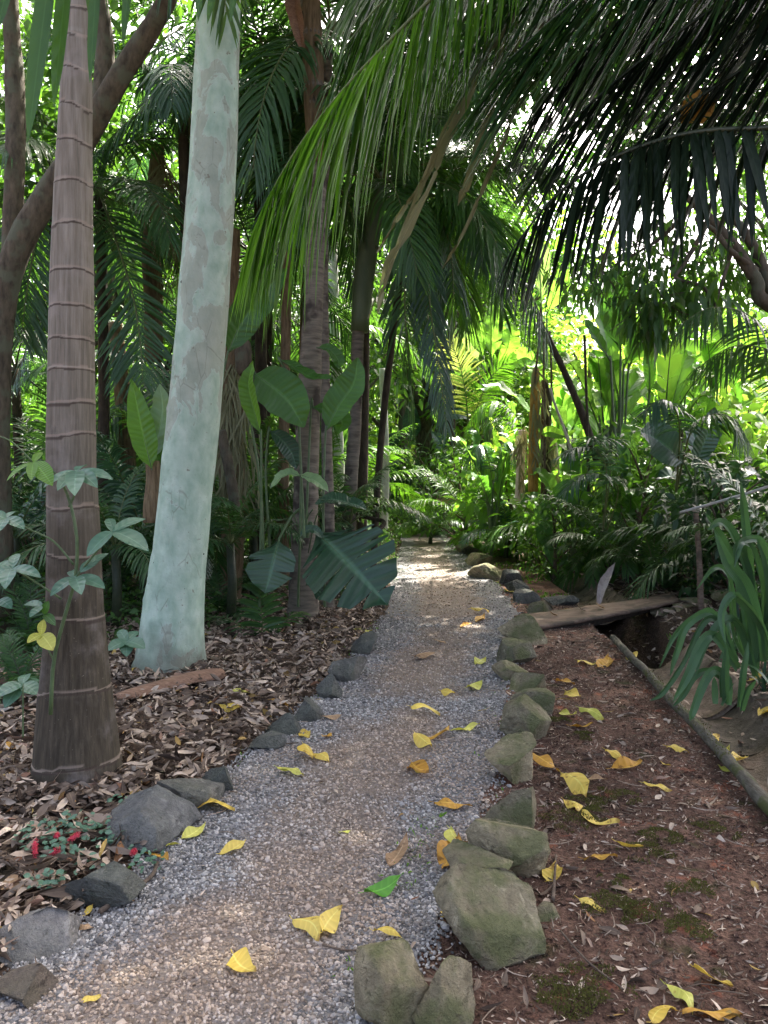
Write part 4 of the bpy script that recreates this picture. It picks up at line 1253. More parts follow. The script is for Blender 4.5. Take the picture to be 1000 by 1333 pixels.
# the frond whose leaflets hang into the top left of the view
mb = MB()
pth = spline([topc + [0, 0, .8], [-1.0, 3.1, 5.2], [-.62, 2.62, 4.2], [-.95, 2.5, 3.62], [-1.5, 2.5, 3.36]], 26)
frond(mb, pth, 20, .42, .055, 80, 40, -1.0, .45, .35, .016, (0, 0, 1), 6, tipl=.7)
mb.build('frond', [M['palm'], M['rachis']], t1)
for px0, px1, p1, dd, w in ((66, 36, 182, 2.45, .062), (88, 70, 138, 2.5, .050), (16, -4, 40, 2.4, .05), (127, 117, 106, 2.5, .036), (170, 160, 60, 2.6, .03), (262, 258, 26, 2.6, .03), (285, 270, 30, 2.7, .03), (310, 300, 28, 2.7, .03)):
    mb = MB()
    a = P(px0, -45, dd); b = P(px1, p1, dd)
    leaves(mb, [a], [b - a], [[.1, -1, .3]], np.linalg.norm(b - a), w, .02, .35, 0, 'palm', 8)
    mb.build('leaflet', M['palm'], t1)

# pale smooth barked tree
D2 = 5.75
t2 = thing('pale_bark_tree', 'smooth pale green and grey mottled tree trunk leaning right behind the ringed palm', 'tree', P(218, 888, D2) * [1, 1, 0])
pyl = [900, 880, 850, 800, 750, 700, 600, 500, 400, 300, 200, 100, 0, -150, -400, -800]
xl = [168, 173, 180, 186, 194, 202, 212, 223, 232, 240, 248, 253, 258, 266, 282, 300]
xr = [266, 262, 263, 264, 267, 271, 280, 290, 297, 303, 308, 311, 313, 318, 326, 332]
pts = np.array([P((a + b) / 2, p, D2) for a, b, p in zip(xl, xr, pyl)]); rad = np.array([(b - a) / 2 * D2 / 1000 for a, b in zip(xl, xr)])
mb = MB(); n = 150
p2 = spline(pts, n); r2 = np.interp(np.linspace(0, 1, n), np.linspace(0, 1, len(rad)), rad)
tube(mb, p2, r2, 44, 0, .035, 3, nf=3.2)
v = mb.v[0]
zr = v[:, 2]; cxy = np.array([np.interp(zr, p2[:, 2], p2[:, 0]), np.interp(zr, p2[:, 2], p2[:, 1])]).T
fl = np.exp(-np.clip(zr, 0, 9) / .16)
lobe = np.array([mnoise.noise((math.cos(t_) * 1.6, math.sin(t_) * 1.6, 3)) for t_ in np.arctan2(v[:, 1] - cxy[:, 1], v[:, 0] - cxy[:, 0])])
v[:, :2] += (v[:, :2] - cxy) * (fl * (.20 + .5 * lobe))[:, None]
for q in range(90):   # small dents and knots
    k = rng.integers(4, 100); a = rng.uniform(math.pi, 2 * math.pi)
    T_ = p2[k]; idx = np.argmin(np.abs(v[:n * 44, 2] - T_[2]) * 3 + np.abs(np.arctan2(v[:n * 44, 1] - T_[1], v[:n * 44, 0] - T_[0]) % 6.283 - a))
    dd = np.linalg.norm(v - v[idx], axis=1)
    wgt = np.exp(-(dd / rng.uniform(.02, .035)) ** 2)
    v += nrm(v - T_) * (wgt * rng.choice([-.012, .010]))[:, None]
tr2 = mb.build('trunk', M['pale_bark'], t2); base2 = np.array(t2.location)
for px, py, s in ((214, 862, .05), (222, 846, .028), (203, 757, .013), (197, 745, .008), (288, 140, .008), (243, 372, .014), (242, 358, .01), (265, 552, .01), (209, 730, .012), (205, 680, .007), (195, 693, .007), (248, 762, .009), (244, 775, .008), (230, 588, .007), (276, 720, .008)):
    mb = MB()
    k = np.argmin(np.abs(p2[:, 2] - P(px, py, D2)[2]))
    c = P(px, py, D2); dx = np.clip(c[0] - p2[k, 0], -r2[k] * .95, r2[k] * .95)
    c[1] = p2[k, 1] - math.sqrt(max(r2[k] ** 2 - dx * dx, 1e-4)) + .004; c[0] = p2[k, 0] + dx
    vv, ff = rock_mesh(s * 1.7, s * .5, s * 1.9, int(px + py), 9, 2, .12)
    mb.add(vv + c, None, ff)
    mb.build('bark_scar', M['bark_dark'], tr2, base2)


def broad_tree(root, limbs, crowns, leafm, barkm, n, L, W, droop=.3, cr=.8, crname='crown', shell=.5, **kw):
    mb = MB()
    for pts, r in limbs:
        pp = spline(pts, 26); tube(mb, pp, np.interp(np.linspace(0, 1, 26), np.linspace(0, 1, len(r)), r), 14, 0, .14, rng.integers(90), nf=3)
    mb.build('trunk', M[barkm], root)
    if n:
        mb = MB(); blob_leaves(mb, crowns, cr, n, L, W, droop, shell=shell, **kw)
        tw = MB()
        mb.build(crname, M[leafm], root)


# crown of the pale tree, high above the frame
c0 = p2[-1]
limbs = []
cc = []
for k in range(9):
    a = k * 2.4; e = c0 + np.array([math.cos(a) * rng.uniform(1.2, 3), math.sin(a) * rng.uniform(1.2, 3), rng.uniform(1.5, 3.2)])
    limbs.append(([c0, (c0 + e) / 2 + [0, 0, .5], e], [.12, .06, .02])); cc.append(e)
for pts_, r_ in limbs:
    mb = MB(); tube(mb, spline(pts_, 12), np.linspace(r_[0], r_[-1], 12), 8)
    mb.build('branch', M['pale_bark'], t2)
mb = MB(); blob_leaves(mb, cc, 1.25, 1900, .16, .055, .3); mb.build('crown', M['leaf'], t2)

# forked brown tree at far left
t3 = thing('forked_tree', 'brown barked forking tree with thick limbs at the left edge behind the ringed palm', 'tree', G(8, 770))
D3 = 6.8
limbs = [([P(-8, 800, D3), P(-6, 650, D3), P(-4, 520, D3), P(2, 400, D3), P(22, 325, D3), P(60, 258, D3), P(105, 190, D3 - .1), P(150, 110, D3 - .2), P(185, 55, D3 - .2), P(222, -10, D3 - .3), P(262, -120, D3)], [.17, .13, .11, .11, .115, .115, .11, .105, .09, .085, .08, .07]),
         ([P(128, 150, D3 - .1), P(136, 100, D3), P(136, 50, D3), P(130, 0, D3), P(118, -90, D3)], [.10, .085, .078, .07, .06]),
         ([P(6, 420, D3), P(14, 330, D3 + .2), P(19, 220, D3 + .2), P(20, 120, D3 + .3), P(14, 20, D3 + .3), P(8, -100, D3 + .3)], [.08, .085, .09, .085, .075, .07])]
cc = [P(40, -150, D3), P(130, -200, D3), P(240, -190, 6.4), P(60, 40, 8.4), P(110, 10, 8.8), P(20, 130, 8.6), P(-60, 50, 7.5), P(90, 90, 8.8), P(180, -40, 8.3), P(60, 200, 8.8), P(-30, 250, 8.4), P(115, 160, 9)]
broad_tree(t3, limbs, cc, 'leaf', 'bark', 3400, .15, .07, .3, .8)


# slim ringed trunks of the middle ground
def slim(name, label, pxs, d, wpx, mat='bark_grey', cat='palm', group='slim trunks behind the split leaf plant', n=60, ringsp=.17, crownspec=None, base_py=None, shaft=None):
    root = thing(name, label, cat, P(pxs[0][0], pxs[0][1], d))
    pts = [P(x, y, d) for x, y in pxs]
    p = spline(pts, n * 2)
    ln = np.concatenate([[0], np.cumsum(np.linalg.norm(np.diff(p, axis=0), axis=1))])
    r = np.interp(np.linspace(0, 1, n * 2), np.linspace(0, 1, len(wpx)), np.array(wpx) / 2 * d / 1000)
    r = r * (1 + .045 * (np.abs(((ln / ringsp + .1 * np.sin(ln * 3)) % 1) - .5) < .09))
    mb = MB(); tube(mb, p, r, 16, 0, .07, int(pxs[0][0]), nf=5)
    mb.build('trunk', M[mat], root)
    return root, p[-1]


t4, tp = slim('slim_palm', 'tall grey ringed trunk rising beside the large split leaf plant', [(394, 818), (395, 760), (398, 650), (403, 500), (409, 380), (413, 280), (413, 200), (408, 90), (402, -20)], 7.6, [46, 36, 32, 30, 24, 23, 24, 26, 26])
mb = MB(); tube(mb, spline([P(413, 215, 7.6), P(408, 90, 7.6), P(402, -40, 7.6), P(398, -130, 7.6)], 16), np.linspace(.105, .10, 16), 14, 0, .1); mb.build('crownshaft', M['fibre'], t4)
mb = MB(); broadleaf(mb, [P(383, -40, 7.42), P(384, 0, 7.42), P(390, 40, 7.45), P(398, 78, 7.46)], .16, (-.3, -1, .1), .8, 1, 0, 0, .02, 0, None, .01, 'leaf', smat=0); mb.build('sheath', M['husk'], t4)
crown(t4, P(402, -150, 7.6), 15, 2.6, 'palm_dark', (70, -30), (55, 85), .4, 4, nl=50, ll=.24, lw=.017, ld=.5)
t4b, tp = slim('slim_palm', 'thinner grey trunk standing close behind the tall ringed one', [(428, 800), (428, 700), (425, 560), (422, 420), (422, 300), (424, 200), (428, 60)], 8.3, [17, 16, 14, 12, 11, 11, 12])
crown(t4b, P(430, 40, 8.3), 12, 2.3, 'palm_dark', (65, -40), (55, 85), 1.4, 4, nl=46, ll=.25, lw=.017, ld=.5)
t4c, tp = slim('slim_palm', 'thin brown stem left of the tall ringed trunk, half hidden by a heliconia leaf', [(368, 760), (369, 600), (372, 450), (373, 360), (372, 300), (370, 180)], 9.2, [18, 14, 13, 13, 13, 12], 'fibre')
crown(t4c, P(370, 170, 9.2), 11, 2.3, 'palm_dark', (65, -35), (55, 85), 2.2, 3, nl=44, ll=.25, lw=.017, ld=.5)
t4d, tp = slim('slim_palm', 'pale straight trunk seen between the grey trunks and the leaning palm', [(446, 700), (440, 560), (436, 430), (432, 300)], 13.5, [14, 13, 13, 13], 'bark_pale')
t5, tp = slim('leaning_palm', 'leaning palm with green crownshaft and a skirt of hanging fronds over the path', [(452, 740), (456, 640), (463, 540), (466, 440), (472, 360), (482, 320)], 9.6, [20, 18, 16, 16, 18, 22], 'bark_grey')
mb = MB(); tube(mb, spline([P(468, 432, 9.6), P(474, 360, 9.6), P(486, 290, 9.6), P(500, 225, 9.6)], 14), [.11, .115, .12, .125, .13, .13, .125, .12, .115, .11, .1, .09, .07, .05], 14); mb.build('crownshaft', M['crownshaft'], t5)
crown(t5, P(498, 235, 9.6), 16, 2.7, 'palm', (75, -25), (50, 95), .9, 4, nl=56, ll=.24, lw=.016, ld=.55)
tf, tp = slim('fibrous_palm', 'shaggy brown fibrous trunk close to the right side of the pale tree', [(300, 800), (303, 700), (303, 600), (300, 500), (297, 400), (300, 300)], 8.8, [26, 30, 36, 36, 28, 26], 'fibre')
mb = MB(); tube(mb, spline([P(316, 440, 8.5), P(317, 460, 8.5), P(316, 480, 8.5), P(313, 489, 8.5)], 10), np.array([12, 19, 22, 23, 23, 22, 20, 17, 12, 5]) / 2 * .0085, 12, 0, .1); mb.build('fruit_pod', M['bark'], tf)
mb = MB()
n = 260
q = np.stack([rng.normal(303, 13, n), rng.uniform(470, 640, n)], 1)
B = np.array([P(a, b, 8.8 - .17 + rng.normal(0, .04)) for a, b in q])
leaves(mb, B, nrm(np.stack([rng.normal(0, .25, n), rng.normal(-.1, .15, n), -np.ones(n)], -1)), [0, -1, 0], rng.uniform(.2, .6, n), rng.uniform(.01, .025, n), .1, .2, 0, 'strap', 5)
mb.build('fibre_skirt', M['palm_dry'], tf)
tg, tp = slim('dead_palm', 'dead brown palm stump with withered fronds hanging behind the pale tree', [(200, 470), (200, 400), (198, 320), (203, 240), (206, 190)], 9.5, [22, 24, 26, 22, 16], 'fibre')
for k in range(3):
    mb = MB(); a = P(206 + 3 * k, 205, 9.4)
    frond(mb, spline([a, P(212 + 6 * k, 240, 9.2), P(212 + 8 * k, 310, 9.1), P(205 + 14 * k, 390, 9.1)], 20), 30, .3, .02, 60, 30, -.3, .6, .1, .012)
    mb.build('withered_frond', [M['palm_dry'], M['fibre']], tg)
for k, (pxs, d, w, mt, lb) in enumerate((
        ([(243, 300), (243, 200), (240, 130)], 9.8, [16, 16, 16], 'fibre', 'short brown trunk section between two palm fronds left of the pale tree'),
        ([(385, 700), (388, 600), (393, 480), (396, 330)], 11, [9, 9, 8, 8], 'fibre', 'thin brown stem behind the tall ringed trunk'),
        ([(342, 660), (346, 560), (350, 420), (350, 330)], 11, [12, 11, 10, 9], 'bark_dark', 'dark thin stem between the pale tree and the ringed trunk'),
        ([(312, 700), (300, 620), (288, 560)], 8.2, [14, 14, 13], 'bark', 'slanting brown stem at the foot of the shaggy trunk'),
        ([(168, 700), (166, 600), (160, 520), (150, 420)], 10.5, [22, 22, 20, 18], 'fibre', 'brown trunk in the gloom between ringed palm and pale tree'),
        ([(585, 690), (583, 600), (587, 500), (590, 420)], 22, [16, 15, 14, 13], 'bark_pale', 'pale tan trunk behind the yellow palm at the end of the path'),
        ([(528, 690), (526, 600), (524, 520)], 22, [12, 12, 11], 'bark', 'brown trunk in the shade under the hanging silver frond'),
        ([(500, 690), (502, 600), (498, 480)], 14, [10, 10, 9], 'bark_pale', 'slim pale stem left of the hanging silver frond'))):
    slim('slim_tree', lb, pxs, d, w, mt, 'tree', 'slim trunks of the middle distance', n=24)


def hung(root, pxs, ds, nl, ll, lw, mat, a0=60, a1=25, lift=-.5, droop=.5, rm='rachis', pet=.08, rr=.014, nst=5, **k):
    mb = MB(); rb = MB()
    frond(mb, spline([P(x, y, d) for (x, y), d in zip(pxs, ds)], 26), nl, ll, lw, a0, a1, lift, droop, pet, rr, k.pop('up', (0, 0, 1)), nst, ribmb=rb, **k)
    f = mb.build('frond', M[mat], root)
    rb.build('rachis', M[rm], f, np.array(root['_o']))
    return f


# hanging fronds of the leaning palm and its neighbour over the path
tn = thing('hanging_frond_palm', 'palm with dark and silvery fronds hanging straight down above the path end', 'palm', P(484, 700, 10.2) * [1, 1, 0])
mb = MB(); tube(mb, spline([P(484, 780, 10.2), P(494, 600, 10.25), P(512, 430, 10.3), P(530, 310, 10.3), P(540, 250, 10.3)], 20), np.linspace(.045, .05, 20), 10, 0, .1); mb.build('trunk', M['bark_dark'], tn)
hung(tn, [(540, 255), (528, 320), (527, 400), (532, 470), (540, 545)], [10, 9.6, 9.5, 9.5, 9.5], 64, .55, .032, 'palm_dark', 55, 25, -.2, .7)
hung(tn, [(545, 255), (556, 330), (560, 400), (572, 480), (582, 560)], [10, 9.5, 9.3, 9.2, 9.2], 70, .42, .028, 'palm_sheen', 50, 22, -.1, .5, up=(.3, -1, .3))
hung(tn, [(545, 250), (580, 300), (590, 370), (585, 440)], [10.1, 10, 9.9, 9.9], 60, .5, .03, 'palm_dark', 55, 25, -.2, .7)
hung(tn, [(548, 248), (600, 270), (650, 320), (690, 380), (712, 432)], [10, 9.4, 9, 8.8, 8.7], 66, .62, .034, 'palm_dark', 62, 28, -.35, .55)
hung(tn, [(548, 248), (610, 275), (650, 290), (700, 345)], [10, 10, 10.2, 10.4], 60, .6, .032, 'palm', 62, 28, -.2, .5)
crown(tn, P(545, 245, 10.3), 12, 2.4, 'palm_dark', (70, -20), (60, 95), .3, 3, nl=54, ll=.24, lw=.016, ld=.55)

# palms of the dark left background
def simple_palm(label, px, py, d, ht_r, n, L, mat, el, dr, group='dark palms behind the left trunks', az=0.0, tm='bark_dark', name='understory_palm', **kw):
    top = P(px, py, d)
    gx = top[0]; gz = float(H(gx, d))
    root = thing(name, label, 'palm', (gx, d, gz), group)
    mb = MB(); tube(mb, spline([[gx, d, gz - .1], [gx + .05, d, (gz + top[2]) / 2], top], 18), np.linspace(ht_r * 1.2, ht_r, 18), 10, 0, .1); mb.build('trunk', M[tm], root)
    crown(root, top, n, L, mat, el, dr, az, rm='rachis_dark', **kw)
    return root


ra = simple_palm('palm with a fan of grey green drooping fronds between ringed palm and pale trunk', 238, 132, 8.8, .06, 8, 1.9, 'palm_sheen', (60, 0), (60, 90), az=.5, nl=54, ll=.22, lw=.016, ld=.6)
hung(ra, [(240, 130), (205, 135), (165, 160), (120, 205)], [8.8, 8.5, 8.3, 8.2], 56, .50, .026, 'palm_sheen', 62, 30, -.15, .5)
hung(ra, [(238, 35), (215, 50), (195, 80), (185, 115)], [8.8, 8.5, 8.4, 8.4], 46, .42, .022, 'palm_sheen', 62, 30, -.1, .5)
rb = simple_palm('dark palm with broad arching feather fronds low between ringed palm and pale trunk', 130, 255, 9.2, .06, 7, 2.1, 'palm_dark', (55, -20), (60, 90), az=1.9, nl=50, ll=.24, lw=.018, ld=.4)
hung(rb, [(132, 255), (150, 310), (172, 380), (182, 440), (186, 495)], [9.1, 8.8, 8.5, 8.4, 8.3], 52, .66, .036, 'palm_dark', 66, 35, -.05, .25, up=(.2, -1, .3))
hung(rb, [(132, 255), (165, 268), (215, 300), (240, 350)], [9.1, 9.3, 9.3, 9.2], 48, .55, .03, 'palm', 66, 35, 0, .3)
rc = simple_palm('dark palm at the left edge with fronds sloping behind the ringed palm', 70, 235, 8.6, .06, 9, 2.0, 'palm_dark', (55, -45), (60, 80), az=.2, nl=50, ll=.24, lw=.018, ld=.45)
hung(rc, [(70, 240), (50, 300), (35, 380), (28, 440)], [8.5, 8.2, 8.1, 8.1], 46, .62, .034, 'palm_dark', 64, 35, -.1, .35, up=(.2, -1, .3))
hung(rc, [(100, 380), (70, 400), (40, 440), (20, 500)], [8.6, 8.4, 8.3, 8.2], 44, .35, .02, 'palm_sheen', 64, 35, -.1, .5)
rd_ = simple_palm('dark palm whose crown fills the gloom right of the pale trunk', 335, 95, 9.6, .07, 16, 2.3, 'palm_dark', (70, -55), (50, 80), az=.8, nl=52, ll=.25, lw=.018, ld=.5)
re_ = simple_palm('dark palm with low fronds behind the heliconia leaves', 330, 330, 11.2, .06, 14, 2.3, 'palm_dark', (60, -50), (50, 80), az=2.8, nl=48, ll=.25, lw=.018, ld=.5)
rf_ = simple_palm('palm with thin arching fronds behind the leaning green trunk', 470, 120, 11.5, .07, 15, 2.6, 'palm_dark', (70, -40), (50, 85), az=1.2, nl=54, ll=.24, lw=.016, ld=.5)
rg_ = simple_palm('palm crown low behind the thin grey trunks', 410, 420, 12.6, .06, 13, 2.4, 'palm', (60, -30), (55, 85), az=.1, nl=48, ll=.24, lw=.016, ld=.5)
rh_ = simple_palm('dark palm low in the gloom at the left edge', 20, 480, 10.5, .06, 12, 2.0, 'palm_dark', (60, -40), (55, 85), az=2.1, nl=46, ll=.25, lw=.018, ld=.45)
ri_ = simple_palm('dark palm low behind the foot of the pale trunk', 215, 480, 11, .06, 13, 2.2, 'palm_dark', (60, -40), (55, 85), az=.6, nl=46, ll=.25, lw=.018, ld=.45)
rj_ = simple_palm('far palm above the end of the path', 586, 200, 21, .10, 15, 3.8, 'palm_dark', (70, -35), (50, 85), az=.6, nl=50, ll=.24, lw=.016, ld=.5)
#rk_ = simple_palm('tall palm high behind the pale trunk', 260, -60, 12, .08, 14, 3.0, 'palm_dark', (70, -45), (50, 85), az=1.6, nl=50, ll=.24, lw=.016, ld=.5)

# ------------------------------------------------------------------ the overhanging palm, top right
tq = thing('overhanging_palm', 'palm standing beyond the right edge whose long fronds overhang the path', 'palm', (3.0, 3.3, float(H(3.0, 3.3))))
mb = MB(); b = np.array(tq.location); cq = np.array([2.75, 3.2, 4.3])
tube(mb, spline([b - [0, 0, .1], (b + cq) / 2 + [.1, 0, 0], cq], 24), np.linspace(.14, .10, 24), 16, 0, .06); mb.build('trunk', M['bark_grey'], tq)
# bright drooping frond
hung(tq, [(1300, -700), (1000, -420), (760, -190), (620, -60), (530, 30), (455, 108), (400, 175), (360, 238), (334, 292)], [3.2, 3.1, 3.0, 3.0, 3.0, 3.05, 3.1, 3.1, 3.15], 84, .60, .028, 'palm_lit', 44, 10, -.95, .42, pet=.30, rr=.011, nst=7, tipl=.30, jit=.10)
# dark fronds filling the corner, leaflets raked forward along midribs that cross the top of the view
for pth_, ds_0, nl_, ll_ in (
        ([(1400, -380), (1200, -270), (1020, -170), (870, -80), (750, 0), (660, 80)], 3.0, 62, .95),
        ([(1400, -230), (1230, -150), (1070, -70), (930, 10), (820, 90), (730, 170)], 3.15, 58, .90),
        ([(1400, -110), (1270, -60), (1130, 0), (1000, 70), (890, 140), (800, 210)], 3.3, 52, .80),
        ([(1400, -300), (1220, -210), (1050, -120), (900, -40), (790, 40), (700, 130)], 3.5, 60, .95),
        ([(1400, -480), (1200, -380), (1010, -270), (850, -170), (730, -80), (640, 0)], 3.2, 62, 1.0),
        ([(1400, -180), (1260, -100), (1120, -30), (990, 30), (880, 100)], 3.7, 50, .85)):
    hung(tq, pth_, np.linspace(ds_0 + .25, ds_0, len(pth_)), nl_, ll_, .044, 'palm_dark' if ds_0 in (3.0, 3.2) else 'palm_shaded', 33, 13, -1.15, .06, pet=.10, nst=7, tipl=.45, rm='rachis_dark', jit=.12)
hung(tq, [(1300, -600), (1050, -400), (850, -250), (700, -150), (580, -70), (500, 0), (450, 60)], np.linspace(3.5, 3.3, 7), 70, .85, .034, 'palm', 46, 18, -1.1, .2, pet=.2, nst=7, tipl=.4, jit=.1)
# lower frond with leaflets hanging like a comb
hung(tq, [(1200, -300), (1180, 20), (1110, 150), (1000, 166), (920, 170), (850, 185), (780, 214), (720, 258), (670, 320)], [3.3, 3.4, 3.4, 3.3, 3.2, 3.15, 3.1, 3.1, 3.1], 54, .50, .040, 'palm_shaded', 78, 14, -1.15, .30, pet=.30, nst=7, tipl=.62, rm='rachis_dark', rr=.016)
hung(tq, [(1200, -450), (1150, -400), (1000, -300), (850, -200), (700, -150), (560, -100), (470, -30)], [3.3, 3.4, 3.5, 3.6, 3.6, 3.7, 3.8], 80, .8, .04, 'palm_dark', 56, 20, -.75, .5, pet=.15, nst=6, tipl=.5)
crown(tq, cq + [0, .1, .1], 10, 3.0, 'palm_shaded', (75, 5), (50, 80), .7, 3, rm='rachis_dark', nl=56, ll=.25, lw=.017, ld=.5)
# withered strips of an old frond
mb = MB()
for k, pxs in enumerate(([(668, 20), (625, 90), (600, 150), (560, 240), (510, 340), (478, 415)], [(655, 40), (640, 130), (625, 190), (608, 240), (596, 268)], [(690, 60), (665, 160), (640, 220), (600, 310), (575, 350)], [(600, 130), (570, 190), (530, 290), (500, 370), (490, 420)], [(655, -60), (672, 40), (668, 100), (660, 150)], [(620, 110), (560, 220), (520, 280), (490, 330)])):
    pp = spline([P(x, y, 3.3 + .05 * k + .03 * i) for i, (x, y) in enumerate(pxs)], 20)
    broadleaf(mb, pp, [.034, .045, .02, .026, .018, .022][k], (-.2 + .15 * k, -1, .2), .7, 5, .18, 0, .02, 0, None, .004, 'strap', 0, 1, 20)
mb.build('withered_frond', [M['palm_dry'], M['palm_dry']], tq)
for x, y, r_, a_ in ((908, 138, .12, -.5),):
    mb = MB(); c = P(x, y, 3.4)
    broadleaf(mb, [P(884, 160, 3.4), P(905, 145, 3.4), P(925, 122, 3.43)], .14, (0, -1, .2), .3, 5, .3, .1, .05, 0, None, .003)
    one(mb, 'withered_leaf', [M['fall_orange'], M['stick']], c, 'torn brown yellow leaf caught among the overhanging dark fronds', 'leaf')

# ------------------------------------------------------------------ large leaved plants, explicit
def bl(root, pxs, ds, wpx, mat, lobes=1, face=(0, -1, .35), fold=.25, stem=None, sd=None, gap=.25, wav=.012, prof='oval', droop=0.0, slant=.06, stemr=.008, name='leaf', n=22):
    ds = np.broadcast_to(ds, (len(pxs),)) if np.ndim(ds) == 0 else ds
    pts = [P(x, y, d) for (x, y), d in zip(pxs, ds)]
    st = None
    if stem is not None:
        sd = ds[0] if sd is None else sd
        st = [P(x, y, sd) for x, y in stem] + [pts[0], pts[0] + (pts[1] - pts[0]) * .12]
    mb = MB(); sb = MB()
    broadleaf(mb, pts, wpx * ds[0] / 1000, face, fold, lobes, gap, slant, wav, 0, st, stemr, prof, droop, n=n, smb=sb)
    f = mb.build(name, M[mat], root)
    sb.build('stalk', M['stem'], f, np.array(root['_o']))
    return f


hl = thing('heliconia', 'tall heliconia with paddle leaves on thin stalks between pale tree and ringed trunk', 'plant', G(335, 800))
bl(hl, [(296, 462), (312, 425), (340, 385), (374, 350)], 6.9, 46, 'broad', 1, (.35, -1, .3), .35, [(268, 700), (272, 600), (284, 520)])
bl(hl, [(340, 567), (330, 530), (324, 500), (330, 470)], 6.9, 26, 'broad_lit', 1, (-.5, -1, .2), .5, [(338, 790), (340, 660)])
bl(hl, [(330, 486), (350, 500), (375, 522), (396, 556)], 7.0, 62, 'broad', 1, (.1, -1, .4), .2, [(345, 790), (340, 640), (326, 540)])
bl(hl, [(362, 466), (385, 480), (408, 492), (436, 492)], 7.1, 26, 'broad', 1, (.2, -.6, 1), .3, [(388, 790), (392, 600), (380, 500)])
bl(hl, [(424, 562), (440, 530), (460, 500), (466, 466)], 7.0, 44, 'broad', 1, (-.3, -1, .3), .35, [(423, 790), (421, 660)])
bl(hl, [(405, 530), (425, 535), (445, 548), (440, 565)], 7.2, 30, 'broad', 1, (0, -.7, .8), .3, [(398, 700)])
bl(hl, [(412, 452), (428, 455), (440, 468), (441, 480)], 7.3, 20, 'broad', 1, (0, -.7, .8), .3)
bl(hl, [(392, 620), (378, 616), (366, 620), (352, 636)], 6.6, 22, 'broad_pale', 1, (0, -.5, 1), .2, [(396, 700), (394, 650)])
bl(hl, [(390, 618), (402, 622), (414, 628), (428, 640)], 6.6, 26, 'broad_pale', 1, (0, -.5, 1), .2)
bl(hl, [(350, 560), (366, 572), (380, 590), (386, 610)], 7.4, 26, 'broad_dark', 1, (0, -.8, .6), .3, [(352, 720), (346, 620)])
bl(hl, [(468, 660), (446, 652), (430, 650), (410, 656)], 6.9, 30, 'broad_dark', 1, (0, -.5, 1), .2)

sp = thing('split_leaf_plant', 'climbing plant with two huge dark split leaves either side of the ringed trunk foot', 'plant', G(402, 800))
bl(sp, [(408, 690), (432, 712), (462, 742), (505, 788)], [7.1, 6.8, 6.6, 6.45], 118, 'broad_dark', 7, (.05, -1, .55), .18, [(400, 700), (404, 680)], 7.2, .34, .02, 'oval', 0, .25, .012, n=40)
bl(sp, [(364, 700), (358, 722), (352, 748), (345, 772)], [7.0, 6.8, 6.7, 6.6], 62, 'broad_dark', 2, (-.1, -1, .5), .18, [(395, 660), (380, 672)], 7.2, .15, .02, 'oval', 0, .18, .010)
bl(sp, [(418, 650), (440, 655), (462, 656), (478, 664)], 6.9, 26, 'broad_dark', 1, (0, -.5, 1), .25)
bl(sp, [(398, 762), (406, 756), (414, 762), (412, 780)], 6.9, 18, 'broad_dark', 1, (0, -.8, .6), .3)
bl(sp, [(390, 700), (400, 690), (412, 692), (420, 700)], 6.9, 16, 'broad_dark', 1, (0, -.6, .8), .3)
for k in range(6):
    mb = MB(); a = rng.uniform(-1, 1)
    p0 = P(396 + a * 6, 690 + k * 6, 7.3); p1 = P(rng.uniform(350, 470), rng.uniform(640, 720), 7.1)
    tube(mb, spline([p0, (p0 + p1) / 2 + [0, 0, .08], p1], 8), np.full(8, .006), 5); mb.build('stalk', M['stem'], sp)

np_ = thing('nest_fern', 'pale green nest fern with two upright broad leaves showing left of the pale trunk', 'plant', P(196, 660, 6.6))
bl(np_, [(198, 612), (190, 580), (182, 545), (172, 495)], 6.6, 34, 'broad_lit', 1, (.2, -1, .2), .3, stemr=.006, name='upright_leaf')
bl(np_, [(200, 600), (205, 570), (212, 535), (208, 500)], 6.7, 34, 'broad_pale', 1, (-.2, -1, .2), .25, stemr=.006, name='upright_leaf')
bl(np_, [(204, 620), (214, 590), (220, 570), (226, 548)], 6.75, 26, 'broad', 1, (-.2, -1, .2), .25, stemr=.006, name='upright_leaf')
mb = MB(); tube(mb, spline([P(200, 680, 6.7), P(200, 640, 6.7), P(199, 600, 6.7)], 10), np.linspace(.10, .06, 10), 12, 0, .2); mb.build('root_mass', M['fibre'], np_)

ds_ = thing('seedling_palm', 'dark seedling palm leaf standing in litter left of the ringed trunk foot', 'palm', G(345, 845))
hung(ds_, [(345, 845), (342, 815), (340, 785), (338, 762)], [7.0, 6.95, 6.9, 6.85], 18, .27, .045, 'palm_dark', 75, 30, -.1, .25, pet=.1, up=(0, -1, .3), rr=.006, tipl=.6)
hung(ds_, [(345, 845), (320, 820), (295, 805), (270, 800)], [7.0, 7.0, 7.1, 7.2], 20, .2, .022, 'palm_dark', 70, 30, 0, .3, pet=.15, rr=.005)
hung(ds_, [(345, 845), (365, 815), (380, 800), (392, 796)], [7.0, 7.0, 7.1, 7.2], 16, .2, .022, 'palm', 70, 30, 0, .3, pet=.15, rr=.005)

# twiggy shrub in front of the ringed palm
sh = thing('oval_leaf_shrub', 'twiggy shrub with whorls of oval blue sheened leaves in front of the ringed palm trunk', 'shrub', G(60, 960))
DS = 3.3


def whorl(cx, cy, specs, d=DS, mat='shrub_sheen', root=sh):
    mb = MB()
    for dx, dy, dz, w in specs:
        a = P(cx, cy, d); b = P(cx + dx, cy + dy, d + dz)
        D = b - a; L = np.linalg.norm(D)
        leaves(mb, [a], [D], [[.15 * rng.normal(), -.55, 1]], L * 1.05, w * d / 1000, .06, rng.uniform(.15, .3), -.10, 'oval', 9)
    mb.build('leaf_whorl', M[mat], root)


